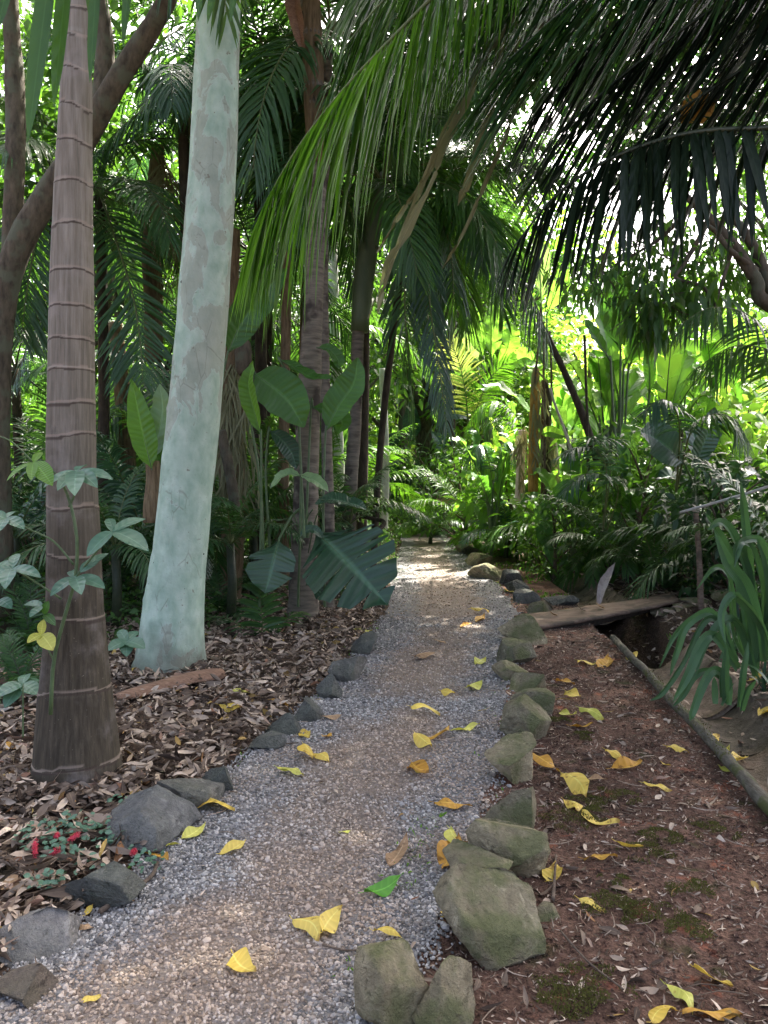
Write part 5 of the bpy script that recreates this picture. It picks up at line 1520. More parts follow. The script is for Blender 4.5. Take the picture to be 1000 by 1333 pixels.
whorl(100, 614, [(-44, 14, -.05, 22), (44, 2, -.05, 20), (-4, 16, -.25, 24), (10, -14, .15, 14), (24, 12, -.12, 20), (-24, 16, -.15, 18)])
whorl(147, 692, [(-34, 26, -.08, 24), (44, 16, -.08, 28), (40, -22, .08, 18), (-6, -22, .1, 14), (10, -4, .15, 16)])
whorl(98, 752, [(-32, 18, -.08, 20), (36, 6, -.08, 22), (-6, -14, .1, 14), (6, 10, -.2, 20)])
whorl(105, 745, [(22, -18, .05, 18), (34, -30, .1, 16)])
whorl(16, 740, [(-30, 10, -.05, 26), (34, 4, -.08, 18), (6, -24, .1, 14), (-26, -10, .1, 22), (-10, 18, -.15, 20)])
whorl(8, 675, [(-26, -8, 0, 20), (22, 8, -.06, 18), (14, -14, .1, 12), (-10, 12, -.1, 18)])
whorl(44, 602, [(-36, 18, -.06, 15), (22, 22, -.1, 24), (10, -18, .1, 11), (-4, 16, -.12, 14)], mat='broad_lit')
whorl(54, 826, [(-18, 8, -.05, 14), (14, 16, -.06, 22), (2, -20, 0, 12)], mat='fall_lime')
whorl(58, 800, [(4, -18, 0, 14), (12, 8, -.1, 12)], mat='broad')
whorl(0, 780, [(14, 8, -.05, 16), (-10, 10, -.05, 14)])
whorl(55, 790, [(-24, -8, .06, 14), (-16, 10, -.06, 13)])
whorl(30, 890, [(-34, 12, -.1, 26), (-24, 26, -.1, 24), (18, 10, -.05, 22), (4, -16, .1, 16), (24, -8, .1, 18)], 3.9)
whorl(165, 835, [(-24, 8, -.1, 20), (22, 4, -.1, 20), (-10, -18, .1, 14), (14, -16, .1, 14), (0, 16, -.1, 18)], 5.2)
for pxs, r in (([(66, 930), (70, 860), (85, 800), (98, 752), (100, 700), (90, 650), (76, 620)], .009), ([(98, 752), (120, 725), (147, 692)], .006), ([(96, 735), (70, 705), (40, 690), (8, 676)], .005), ([(90, 660), (98, 640), (100, 614)], .006), ([(80, 780), (50, 760), (16, 740)], .005), ([(76, 620), (60, 606), (44, 602)], .004), ([(70, 860), (60, 840), (54, 826)], .004), ([(44, 602), (15, 575), (-10, 565)], .004), ([(30, 960), (30, 890)], .004)):
    mb = MB(); tube(mb, spline([P(x, y, DS + .02) for x, y in pxs], 16), np.linspace(r, r * .7, 16), 7); mb.build('stem', M['stem'], sh)

# little creeping plant with red catkins
ck = thing('catkin_plant', 'creeping plant with small round leaves and fuzzy red catkins among the left rocks', 'plant', G(80, 1130))
mb = MB()
for cx_, cy_, n, s in ((70, 1115, 60, 26), (100, 1095, 50, 24), (140, 1105, 50, 24), (175, 1085, 22, 14), (45, 1105, 24, 14), (60, 1165, 26, 16), (185, 1140, 16, 10), (190, 1100, 14, 10), (100, 1135, 26, 20), (155, 1060, 10, 8), (98, 1030, 12, 10), (208, 1135, 6, 6)):
    q = [G(cx_ + rng.normal(0, s * .8), cy_ + rng.normal(0, s * .35)) for _ in range(n)]
    B = np.array(q) + np.stack([np.zeros(n), np.zeros(n), rng.uniform(.03, .085, n)], -1)
    a = rng.random(n) * 6.28
    leaves(mb, B, np.stack([np.cos(a), np.sin(a), rng.normal(.1, .25, n)], -1), np.stack([rng.normal(0, .3, n), rng.normal(-.3, .3, n), np.ones(n)], -1), rng.uniform(.018, .034, n), rng.uniform(.014, .024, n), .1, .2, 0, 'oval', 5)
mb.build('foliage', M['shrub_sheen'], ck)
for x0, y0, x1, y1 in ((50, 1128, 51, 1106), (94, 1109, 108, 1098), (72, 1124, 82, 1117), (76, 1106, 80, 1099), (176, 1124, 179, 1120)):
    a = G(x0, y0) + [0, -.03, .05]; d_ = a[1]; b = a + (P(x1, y1, d_) - P(x0, y0, d_)) * .85
    L = np.linalg.norm(b - a); mb = MB(); pp = spline([a, (a + b) / 2 + [0, 0, .003], b], 14)
    tube(mb, pp, np.array([.3, .7, .9, 1, 1, 1, 1, 1, .95, .9, .85, .7, .5, .2]) * .0072, 10, 0, .3, nf=60)
    n = 300; k = rng.integers(0, 14, n); dr_ = nrm(rng.normal(size=(n, 3)))
    leaves(mb, pp[k] + dr_ * .006, dr_, rng.normal(size=(n, 3)), .008, .0016, 0, .1, 0, 'strap', 3)
    mb.build('catkin', M['red'], ck)

# ------------------------------------------------------------------ strap leaved clumps on the right bank
def strap_clump(label, base, n, L, W, mat, el=(88, 25), droop=(.1, .9), az=(0, 360), group=None, name='strap_leaf_plant', cat='plant', sd=0, specs=None, d0=None):
    base = np.asarray(base, float)
    root = thing(name, label, cat, base, group)
    for i in range(n):
        f = rng.random()
        a = R(rng.uniform(*az)); e = R(el[0] + (el[1] - el[0]) * f)
        l = L * rng.uniform(.7, 1.1); dr = droop[0] + (droop[1] - droop[0]) * f * rng.uniform(.7, 1.3)
        D = np.array([math.cos(a) * math.cos(e), math.sin(a) * math.cos(e), math.sin(e)])
        mb = MB()
        leaves(mb, [base + rng.normal(0, .03, 3) * [1, 1, 0]], [D], [[-D[0] * .5, -D[1] * .5, 1]], l, W * rng.uniform(.8, 1.15), dr, .45, 0, 'strap', 12)
        mb.build('blade', M[mat], root)
    for pxs, ds, w in (specs or []):
        mb = MB()
        pts = [P(x, y, d) for (x, y), d in zip(pxs, ds)]
        broadleaf(mb, pts, (.44 * w + 1.5) * ds[0] / 1000, (rng.normal(0, .5), -1, .3), .6, 1, 0, 0, .003, 0, None, .002, 'strap', n=24, smat=0)
        mb.build('blade', [M[mat]], root)
    return root


D5 = 4.7
strap_clump('tall clump of glossy arching strap leaves at the right edge in front of the rail', P(985, 850, D5), 3, .6, .035, 'strap', specs=[
    ([(975, 850), (966, 780), (945, 715), (918, 668)], [4.7, 4.6, 4.5, 4.4], 30),
    ([(985, 840), (976, 760), (955, 700), (938, 680), (920, 690)], [4.7, 4.6, 4.5, 4.4, 4.35], 26),
    ([(992, 840), (990, 760), (978, 715), (964, 706), (956, 738)], [4.7, 4.6, 4.5, 4.4, 4.35], 22),
    ([(995, 850), (1000, 770), (996, 720), (985, 702), (960, 710), (957, 740)], [4.7, 4.6, 4.55, 4.5, 4.4, 4.35], 20),
    ([(980, 850), (976, 760), (970, 680), (964, 625)], [4.7, 4.6, 4.55, 4.5], 24),
    ([(990, 860), (982, 800), (968, 760), (950, 735), (930, 690)], [4.6, 4.5, 4.45, 4.4, 4.4], 40),
    ([(1000, 850), (1006, 780), (998, 730), (985, 700)], [4.7, 4.6, 4.5, 4.4], 34),
    ([(1005, 860), (995, 820), (975, 790), (955, 775), (940, 800), (945, 840)], [4.6, 4.5, 4.4, 4.3, 4.25, 4.2], 24),
    ([(965, 850), (955, 800), (950, 760), (940, 740), (925, 742), (905, 770)], [4.8, 4.75, 4.7, 4.7, 4.65, 4.6], 16),
    ([(970, 860), (955, 830), (950, 790), (948, 735), (946, 700)], [4.75, 4.75, 4.75, 4.75, 4.75], 12)])
strap_clump('lower clump of drooping dark strap leaves trailing over the concrete gutter', P(955, 868, 4.6), 2, .4, .035, 'strap', el=(70, 20), specs=[
    ([(950, 860), (930, 800), (910, 800), (880, 825), (858, 870)], [4.7, 4.65, 4.6, 4.55, 4.5], 14),
    ([(958, 862), (930, 800), (895, 812), (880, 850), (872, 880)], [4.6, 4.55, 4.5, 4.5, 4.45], 20),
    ([(955, 865), (935, 812), (915, 810), (890, 860), (862, 902), (846, 912)], [4.6, 4.55, 4.5, 4.45, 4.4, 4.4], 16),
    ([(960, 870), (930, 828), (912, 840), (895, 880), (876, 914)], [4.5, 4.4, 4.35, 4.3, 4.3], 26),
    ([(948, 886), (930, 872), (915, 890), (902, 925), (898, 938)], [4.5, 4.4, 4.35, 4.3, 4.3], 22),
    ([(950, 890), (925, 874), (905, 880), (890, 905), (876, 920)], [4.5, 4.45, 4.4, 4.4, 4.4], 16),
    ([(985, 880), (965, 815), (945, 808), (925, 830), (905, 880)], [4.55, 4.5, 4.45, 4.4, 4.35], 24)])
strap_clump('small upright strap leaf seedling with a cut tip in the litter at the right edge', P(944, 918, 4.45), 3, .22, .035, 'strap', el=(88, 55), droop=(0, .2), specs=[
    ([(945, 915), (944, 880), (946, 840)], [4.45, 4.4, 4.38], 20), ([(938, 908), (937, 885), (940, 866)], [4.45, 4.42, 4.4], 16), ([(962, 920), (966, 880), (974, 835)], [4.45, 4.4, 4.4], 18), ([(965, 925), (972, 900), (984, 885)], [4.4, 4.35, 4.3], 16), ([(985, 870), (984, 840), (988, 812)], [4.6, 4.6, 4.6], 16)])
strap_clump('small bright green sprout on the bank under the bridge end', G(874, 842), 7, .14, .022, 'broad_lit', el=(88, 50), droop=(0, .2))
for k, (px, py, n, L, lb) in enumerate((
        (838, 752, 22, 1.0, 'dark strap leaved clump just behind the middle of the plank bridge'),
        (800, 735, 16, .8, 'dark strap leaved clump behind the leaning palm sheath'),
        (880, 735, 20, .9, 'dark strap leaved clump left of the handrail post'),
        (935, 660, 34, 1.25, 'dense dark clump of upright strap leaves behind the pale rail'),
        (880, 655, 30, 1.2, 'dense dark clump of upright strap leaves left of the rail end'),
        (985, 645, 30, 1.3, 'dark upright strap leaves at the right edge behind the rail'),
        (735, 745, 16, .75, 'arching strap leaves above the far part of the gutter'))):
    g = G(px, py)
    strap_clump(lb, g, n, L * .8, .055, 'strap_dark' if k not in (1, 6) else 'strap', el=(88, 35), droop=(.05, .7), group='strap leaved clumps on the right bank')

for k, (x_, y_, n_, L_, lb) in enumerate(((2.62, 5.3, 14, .42, 'small arching strap leaved clump at the gutter lip below the tall clump'), (2.86, 6.3, 16, .5, 'strap leaved clump on the gutter bank short of the bridge'), (3.2, 6.9, 18, .55, 'strap leaved clump close to the handrail post foot'), (2.66, 4.55, 9, .32, 'low strap leaved tuft in the litter at the right edge'), (3.35, 5.6, 20, .7, 'fuller strap leaved clump behind the tall one at the right edge'))):
    strap_clump(lb, ground(x_, y_), n_, L_, .026, 'strap' if k % 2 else 'strap_dark', el=(88, 30), droop=(.05, .8), group='strap leaved clumps on the right bank')

# ------------------------------------------------------------------ right side palms and broad leaf plants
def low_palm(label, px, pyb, d, n, L, mat, el=(85, 20), dr=(40, 90), group='low palms on the right bank', stem=.3, name='low_palm', az=0.0, **kw):
    x = (px - 500) / 1000 * d; z = float(H(x, d))
    root = thing(name, label, 'palm', (x, d, z), group)
    mb = MB(); tube(mb, [[x, d, z - .05], [x + .02, d, z + stem * .5], [x, d, z + stem]], [.05, .045, .04], 9, 0, .1); mb.build('stem', M['rachis_dark'], root)
    kw = dict(dict(nl=36, ll=.26, lw=.024, ld=.45, rr=.009), **kw)
    crown(root, [x, d, z + stem], n, L, mat, el, dr, az, **kw)
    return root


rp = low_palm('dark areca palm arching over the rail at the right edge', 1010, 600, 7.4, 7, 1.4, 'palm_dark', (80, 25), (50, 90), stem=.5)
hung(rp, [(1020, 640), (1010, 500), (985, 420), (930, 400), (880, 425)], [7, 6.8, 6.6, 6.4, 6.3], 40, .46, .028, 'palm_dark', 72, 30, -.6, .4, pet=.3, rr=.01)
hung(rp, [(1030, 700), (1050, 560), (1020, 470), (960, 450), (905, 480)], [6.8, 6.6, 6.5, 6.4, 6.3], 40, .44, .026, 'palm', 72, 30, -.7, .35, pet=.35, rr=.01)
rp2 = low_palm('dark areca palm in the middle of the right bank', 925, 620, 9.4, 8, 1.2, 'palm_dark', (85, 15), (50, 95), stem=.5, az=1.0)
hung(rp2, [(880, 640), (885, 570), (880, 535), (862, 520), (838, 535)], [8.2, 7.8, 7.6, 7.5, 7.4], 34, .40, .028, 'palm_sheen', 74, 30, -.4, .35, pet=.3, rr=.009)
hung(rp2, [(880, 640), (900, 560), (925, 540), (955, 545), (975, 575)], [8.2, 7.8, 7.6, 7.5, 7.4], 34, .40, .028, 'palm', 74, 30, -.4, .35, pet=.3, rr=.009)
rp3 = low_palm('areca palm with glossy white sheened fronds left of the dark right bank', 795, 690, 10.6, 9, 1.2, 'palm', (80, 20), (50, 95), stem=.4, az=.4)
hung(rp3, [(785, 690), (790, 620), (780, 590), (755, 582), (728, 595)], [9.6, 9.3, 9.1, 9, 8.9], 32, .36, .028, 'palm_sheen', 74, 30, -.1, .3, pet=.3, rr=.008)
hung(rp3, [(785, 690), (795, 610), (785, 580), (770, 570), (810, 572)], [9.6, 9.3, 9.1, 9, 8.9], 30, .34, .028, 'palm_sheen', 74, 30, -.1, .3, pet=.4, rr=.008)
hung(rp3, [(790, 690), (805, 640), (790, 620), (760, 618), (735, 640)], [9.6, 9.2, 9.0, 8.9, 8.8], 30, .34, .028, 'palm_sheen', 74, 30, -.1, .3, pet=.35, rr=.008)
rp4 = low_palm('young palm with one glowing yellow frond beyond the path end', 606, 640, 15.8, 6, 1.7, 'palm_lit', (85, 35), (40, 80), stem=.6, az=.2, name='yellow_frond_palm', group='young palms beyond the path end')
hung(rp4, [(610, 560), (607, 520), (600, 480), (588, 446)], [15.6, 15.5, 15.4, 15.3], 30, .68, .042, 'palm_yellow', 66, 30, 0, .25, pet=.15, up=(.1, -1, .2))
hung(rp4, [(612, 560), (625, 520), (640, 490), (662, 470)], [15.6, 15.5, 15.4, 15.3], 34, .62, .037, 'palm_lit', 66, 30, 0, .3, pet=.15, up=(.1, -1, .4))
rp5 = low_palm('young palm with bright arching fronds right of the yellow frond', 672, 670, 15, 8, 1.7, 'palm_lit', (80, 25), (50, 95), stem=.4, az=.8, group='young palms beyond the path end')
hung(rp5, [(690, 640), (680, 560), (655, 525), (625, 528), (608, 555)], [15, 14.8, 14.7, 14.6, 14.5], 36, .55, .036, 'palm_lit', 74, 30, -.5, .35, pet=.2, rr=.009)
hung(rp5, [(700, 640), (690, 580), (655, 545), (610, 560)], [14.8, 14.7, 14.6, 14.5], 36, .48, .03, 'palm', 70, 30, -.3, .45, pet=.2, rr=.009)
rp6 = low_palm('young palm with silvery fronds beside the path end', 658, 690, 14.2, 7, 1.1, 'palm_sheen', (80, 25), (50, 95), stem=.35, az=1.8, group='young palms beyond the path end')
hung(rp6, [(650, 690), (640, 620), (632, 585), (622, 580), (612, 600)], [14.1, 13.9, 13.8, 13.7, 13.6], 30, .44, .033, 'palm_sheen', 74, 30, -.3, .35, pet=.3, rr=.008)
hung(rp6, [(650, 690), (648, 610), (655, 580), (668, 578), (680, 610)], [14.1, 13.9, 13.8, 13.7, 13.6], 30, .44, .033, 'palm_sheen', 74, 30, -.3, .35, pet=.3, rr=.008)
for k, (px, py, d, mt, L, lb) in enumerate((
        (800, 700, 11.0, 'palm', 1.0, 'small bright palm beyond the far gutter'), (850, 690, 9.6, 'palm', .9, 'small palm in the shade left of the strap leaved clumps'),
        (560, 690, 17, 'palm', 1.2, 'small palm at the end of the path'), (960, 560, 9, 'palm_dark', 1.6, 'dark palm deep in the right bank shade'),
        (710, 640, 14, 'palm_lit', 1.5, 'bright palm in front of the dead banana stems'), (860, 480, 11.5, 'palm', 2.0, 'feathery palm below the banana leaves'),
        (745, 560, 13, 'palm_lit', 1.6, 'bright palm below the tall paddle leaves'))):
    low_palm(lb, px, py, d, 9, L, mt, (82, 10), (50, 95), az=k * 1.1, stem=.3)

bd = thing('broad_leaf_plant', 'plant with one big dark spoon shaped leaf in front of the right bank palms', 'plant', P(880, 680, 8.4))
bl(bd, [(892, 605), (872, 585), (852, 570), (834, 562)], [8.0, 7.9, 7.9, 7.8], 52, 'broad_dark', 1, (.0, -1, .4), .15, [(900, 680), (905, 640)], 8.2)
bl(bd, [(905, 610), (915, 580), (925, 555), (930, 530)], 8.2, 34, 'broad_dark', 1, (.3, -1, .3), .2, [(900, 680), (905, 650)], 8.2)

for k, (px, py, d, mt, L, n, lb) in enumerate((
        (20, 700, 7.6, 'palm_sheen', 1.3, 9, 'low palm with bluish fronds behind the oval leaved shrub at the left edge'), (150, 720, 7.2, 'palm_dark', 1.2, 10, 'low dark palm in the gap between ringed palm and pale trunk'),
        (185, 690, 8.6, 'palm_sheen', 1.5, 10, 'low bluish palm deeper in the gap left of the pale trunk'), (300, 700, 7.6, 'palm_dark', 1.1, 9, 'low dark palm right of the pale trunk foot'), (330, 690, 9, 'palm', 1.4, 9, 'low palm behind the heliconia stalks'),
        (60, 650, 10, 'palm_dark', 1.9, 11, 'low dark palm deep behind the ringed palm'), (250, 650, 10, 'palm', 1.8, 11, 'low palm deep behind the pale trunk'), (420, 690, 10, 'palm', 1.3, 9, 'low palm behind the tall ringed trunk'),
        (455, 690, 9.5, 'palm_dark', 1.1, 9, 'low dark palm behind the right split leaf'), (380, 650, 13, 'palm', 1.9, 11, 'low palm far behind the slim trunks'), (470, 660, 15, 'palm_lit', 1.8, 10, 'bright low palm far left of the path end'), (130, 600, 12, 'palm', 2.2, 11, 'large low palm far behind the ringed palm'))):
    low_palm(lb, px, py, d, n, L, mt, (84, 12), (45, 95), 'low palms under the left trunks', stem=.4 + .05 * d, az=k * 1.3)


def broad_clump(label, px, d, n, hgt, mats, group, w=.30, name='banana_plant', ln=(.9, 1.5)):
    x = (px - 500) / 1000 * d; z = float(H(x, d))
    root = thing(name, label, 'plant', (x, d, z), group)
    for i in range(n):
        a = i * 2.4 + rng.normal(0, .3); up_ = rng.uniform(.45, 1); h0 = hgt * rng.uniform(.35, .62)
        l = rng.uniform(*ln); out = (1.15 - up_) * l
        e = np.array([math.cos(a), math.sin(a), 0])
        p0 = np.array([x, d, z + h0]) + e * .12; p1 = p0 + e * out * .4 + [0, 0, l * up_ * .5]; p2_ = p0 + e * out * .8 + [0, 0, l * up_ * .85]; p3 = p0 + e * out * 1.2 + [0, 0, l * (up_ * 1.0 - .12)]
        mb = MB(); sb = MB()
        broadleaf(mb, [p0, p1, p2_, p3], w * rng.uniform(.7, 1.15), -e * .5 + np.array([0, -.5, .9]), rng.uniform(.15, .4), int(rng.choice([1, 1, 2, 3, 4])), .22, .12, .02, 0, [[x, d, z], [x + e[0] * .05, d + e[1] * .05, z + h0 * .6], p0, p0 + (p1 - p0) * .1], .014, 'oval', .05, n=24, smb=sb)
        f = mb.build('leaf', M[mats[i % len(mats)]], root); sb.build('stalk', M['stem'], f, np.array([x, d, z]))
    return root


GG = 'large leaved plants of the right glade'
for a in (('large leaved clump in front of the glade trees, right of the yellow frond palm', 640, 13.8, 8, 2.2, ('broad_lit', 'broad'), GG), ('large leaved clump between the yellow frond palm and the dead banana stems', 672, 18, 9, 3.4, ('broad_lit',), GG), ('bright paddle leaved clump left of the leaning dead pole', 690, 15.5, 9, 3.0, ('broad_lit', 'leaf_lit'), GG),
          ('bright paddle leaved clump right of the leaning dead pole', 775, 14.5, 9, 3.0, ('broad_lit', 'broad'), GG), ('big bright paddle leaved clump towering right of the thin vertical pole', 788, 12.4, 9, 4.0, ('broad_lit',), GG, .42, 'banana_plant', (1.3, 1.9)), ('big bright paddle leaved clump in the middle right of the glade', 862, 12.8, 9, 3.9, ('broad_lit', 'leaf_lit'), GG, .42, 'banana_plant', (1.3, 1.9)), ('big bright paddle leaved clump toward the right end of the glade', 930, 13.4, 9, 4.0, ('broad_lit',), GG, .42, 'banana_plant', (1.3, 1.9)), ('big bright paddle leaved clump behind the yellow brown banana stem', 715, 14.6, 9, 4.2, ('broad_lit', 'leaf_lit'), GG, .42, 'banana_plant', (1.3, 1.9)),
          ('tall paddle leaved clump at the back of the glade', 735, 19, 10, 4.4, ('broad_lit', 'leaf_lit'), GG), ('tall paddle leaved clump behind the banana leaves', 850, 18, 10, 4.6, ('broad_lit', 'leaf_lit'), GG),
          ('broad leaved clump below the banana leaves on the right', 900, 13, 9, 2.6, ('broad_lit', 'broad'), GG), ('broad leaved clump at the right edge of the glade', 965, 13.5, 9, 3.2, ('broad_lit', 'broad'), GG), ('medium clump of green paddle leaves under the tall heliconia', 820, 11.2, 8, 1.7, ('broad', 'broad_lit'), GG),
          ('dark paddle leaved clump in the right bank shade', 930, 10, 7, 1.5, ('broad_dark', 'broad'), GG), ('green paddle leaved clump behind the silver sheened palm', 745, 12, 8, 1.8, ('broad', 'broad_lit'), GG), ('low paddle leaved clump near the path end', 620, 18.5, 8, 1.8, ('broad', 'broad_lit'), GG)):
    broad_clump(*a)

# dark elephant ear and bits at the path end
ee = thing('elephant_ear', 'dark elephant ear plant with glossy hanging leaves where the path ends', 'plant', G(528, 690))
for pxs, w, mt in (([(535, 520), (536, 545), (537, 560), (535, 572)], 24, 'broad_dark'), ([(515, 600), (518, 625), (522, 645), (524, 664)], 30, 'broad_dark'), ([(545, 595), (544, 620), (540, 640), (536, 655)], 28, 'broad_dark'), ([(500, 645), (508, 652), (516, 660), (520, 672)], 20, 'broad_pale'), ([(520, 660), (510, 664), (500, 668), (492, 678)], 18, 'broad_pale'), ([(545, 650), (552, 656), (556, 668), (555, 680)], 20, 'broad_pale'), ([(520, 560), (512, 575), (505, 592), (498, 610)], 24, 'broad_dark'), ([(580, 545), (592, 540), (602, 540), (610, 545)], 16, 'broad_dark'), ([(560, 560), (572, 575), (578, 600), (580, 620)], 22, 'broad_dark'), ([(490, 660), (480, 672), (476, 684), (474, 694)], 18, 'broad_dark')):
    bl(ee, pxs, 20.6, w, mt, 1, (rng.normal(0, .3), -1, .5), .2, [(530, 690), ((pxs[0][0] + 530) / 2, (pxs[0][1] + 640) / 2)], stemr=.008)  # the pale leaves carry white gloss reflections as leaf colour
cr_ = thing('bright_leaf_plant', 'small plant with one bright lime leaf standing at the end of the path', 'plant', G(602, 700))
for pxs, w, mt in (([(603, 640), (610, 626), (618, 618), (625, 612)], 14, 'leaf_lit'), ([(604, 640), (600, 625), (602, 614), (606, 606)], 10, 'broad'), ([(602, 650), (590, 640), (578, 632), (566, 634)], 14, 'broad_pale'), ([(600, 655), (588, 650), (578, 655), (570, 664)], 12, 'fall_tan'), ([(605, 650), (612, 642), (620, 645), (626, 655)], 12, 'broad'), ([(602, 660), (596, 672), (600, 684), (604, 692)], 12, 'broad'), ([(600, 660), (590, 668), (584, 680), (582, 690)], 10, 'broad_pale')):
    bl(cr_, pxs, 17.6, w, mt, 1, (rng.normal(0, .3), -1, .5), .2, [(602, 698), (603, 668)], stemr=.006)
hg = thing('drooping_leaf_plant', 'plant with one long narrow leaf drooping over the far gutter', 'plant', ground(2.98, 11.6))
bl(hg, [(712, 648), (706, 672), (712, 705), (720, 738)], [11.4, 11.3, 11.2, 11.1], 22, 'broad', 3, (-.3, -1, .2), .4, [(755, 735), (735, 670)], prof='leaf')
bl(hg, [(722, 655), (735, 650), (748, 665), (756, 690)], [11.4, 11.4, 11.4, 11.4], 20, 'broad', 1, (.2, -.8, .6), .4, prof='leaf')
bl(hg, [(718, 655), (728, 640), (745, 632), (765, 640)], [11.4, 11.4, 11.4, 11.4], 18, 'broad', 1, (.2, -.8, .6), .4, prof='leaf')


# banana and heliconia clumps in the sunny glade
def banana(label, px, pyb, d, specs, group='banana and heliconia clumps in the sunny glade', name='banana_plant', stems=((0, 0),), sh=1.2, sr=.08):
    x = (px - 500) / 1000 * d; z = float(H(x, d))
    root = thing(name, label, 'plant', (x, d, z), group)
    for a, b in stems:
        mb = MB(); tube(mb, spline([[x + a, d + b, z - .1], [x + a * .8, d + b, z + sh * .5], [x + a * .7, d + b, z + sh]], 10), np.linspace(sr, sr * .6, 10), 10, 0, .08); mb.build('pseudostem', M['crownshaft'], root)
    for pxs, w, mt, lob in specs:
        x0, y0 = pxs[0]
        dd = d + rng.normal(0, .25)
        bl(root, pxs, [dd, dd - .1, dd - .15, dd - .1], w, mt, lob, (rng.normal(0, .5), -1, rng.uniform(.1, .5)), rng.uniform(.2, .45), [(px + (x0 - px) * .15, pyb - 40), (px + (x0 - px) * .6, (y0 + pyb) / 2)], dd, .2, .02, 'oval', .05, .12, .014, n=26)
    return root


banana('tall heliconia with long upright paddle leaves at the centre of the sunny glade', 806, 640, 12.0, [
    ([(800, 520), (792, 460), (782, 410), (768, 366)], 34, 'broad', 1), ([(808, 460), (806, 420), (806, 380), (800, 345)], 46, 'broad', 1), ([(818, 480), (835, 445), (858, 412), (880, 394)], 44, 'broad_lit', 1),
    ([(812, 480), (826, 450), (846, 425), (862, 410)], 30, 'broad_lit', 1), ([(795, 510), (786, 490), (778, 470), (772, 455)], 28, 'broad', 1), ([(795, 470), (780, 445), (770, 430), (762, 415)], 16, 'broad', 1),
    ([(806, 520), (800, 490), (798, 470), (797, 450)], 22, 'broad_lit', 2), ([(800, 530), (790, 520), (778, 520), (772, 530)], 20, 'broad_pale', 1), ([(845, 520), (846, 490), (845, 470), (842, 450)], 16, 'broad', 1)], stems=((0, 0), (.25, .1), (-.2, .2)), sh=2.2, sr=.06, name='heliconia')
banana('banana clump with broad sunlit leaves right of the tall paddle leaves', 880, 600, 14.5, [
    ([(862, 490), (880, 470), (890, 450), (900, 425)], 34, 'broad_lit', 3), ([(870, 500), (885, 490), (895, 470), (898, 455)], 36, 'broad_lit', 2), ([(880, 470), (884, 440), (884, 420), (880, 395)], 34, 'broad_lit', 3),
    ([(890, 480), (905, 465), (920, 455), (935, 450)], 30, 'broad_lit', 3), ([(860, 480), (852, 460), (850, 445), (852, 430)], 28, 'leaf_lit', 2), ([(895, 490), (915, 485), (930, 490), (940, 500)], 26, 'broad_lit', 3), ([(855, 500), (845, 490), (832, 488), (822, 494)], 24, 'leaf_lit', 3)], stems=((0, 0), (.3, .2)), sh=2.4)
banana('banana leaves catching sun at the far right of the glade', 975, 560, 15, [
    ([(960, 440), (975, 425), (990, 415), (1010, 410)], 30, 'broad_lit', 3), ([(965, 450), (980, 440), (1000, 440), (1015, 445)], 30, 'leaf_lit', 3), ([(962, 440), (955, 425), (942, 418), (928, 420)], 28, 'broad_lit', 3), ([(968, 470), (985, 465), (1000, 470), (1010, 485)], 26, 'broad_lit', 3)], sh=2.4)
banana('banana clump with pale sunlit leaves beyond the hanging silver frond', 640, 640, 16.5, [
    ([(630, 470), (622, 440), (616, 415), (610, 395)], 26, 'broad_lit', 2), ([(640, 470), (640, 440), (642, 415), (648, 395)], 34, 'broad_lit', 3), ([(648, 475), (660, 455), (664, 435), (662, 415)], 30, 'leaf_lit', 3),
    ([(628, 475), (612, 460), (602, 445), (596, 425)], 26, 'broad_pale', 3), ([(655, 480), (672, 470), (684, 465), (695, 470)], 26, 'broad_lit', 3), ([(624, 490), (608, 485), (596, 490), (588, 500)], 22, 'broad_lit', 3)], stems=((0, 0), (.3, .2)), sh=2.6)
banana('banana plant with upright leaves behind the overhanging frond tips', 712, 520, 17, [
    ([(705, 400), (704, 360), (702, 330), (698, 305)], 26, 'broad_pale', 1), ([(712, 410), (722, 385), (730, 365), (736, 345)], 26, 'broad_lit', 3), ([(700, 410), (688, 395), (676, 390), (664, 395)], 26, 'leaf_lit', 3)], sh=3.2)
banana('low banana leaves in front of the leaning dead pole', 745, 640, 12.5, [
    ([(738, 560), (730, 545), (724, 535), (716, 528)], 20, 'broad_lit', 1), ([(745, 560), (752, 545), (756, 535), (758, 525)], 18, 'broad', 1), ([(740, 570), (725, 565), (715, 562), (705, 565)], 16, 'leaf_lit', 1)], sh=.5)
# dead banana stems
for k, (pxs, w, mt, lb) in enumerate((([(694, 640), (695, 560), (697, 520), (698, 480)], [13, 13, 14, 8], 'husk_yellow', 'yellow brown dead banana stem standing in the glade'), ([(712, 650), (710, 580), (711, 520), (708, 495)], [15, 13, 12, 9], 'bark_dark', 'dark rotting banana stem beside the yellow brown one'), ([(676, 660), (678, 600), (680, 560)], [12, 11, 10], 'husk_pale', 'pale withered banana stem left of the yellow brown one'), ([(726, 660), (722, 600), (718, 560)], [12, 11, 10], 'husk_pale', 'pale withered stem right of the dark rotting one'))):
    root, _ = slim('dead_banana_stem', lb, pxs, 12.8 + .2 * k, w, mt, 'plant', 'dead banana stems in the glade', n=20)
    mb = MB(); n = 40
    q = np.array([P(pxs[-1][0] + rng.normal(0, 4), rng.uniform(pxs[-1][1] - 5, pxs[0][1] - 30), 12.6 + .2 * k) for _ in range(n)])
    leaves(mb, q, nrm(np.stack([rng.normal(0, .35, n), rng.normal(-.2, .2, n), -np.ones(n)], -1)), [0, -1, 0], rng.uniform(.15, .4, n), rng.uniform(.015, .04, n), .1, .3, 0, 'strap', 5)
    mb.build('withered_leaves', M['palm_dry'], root)


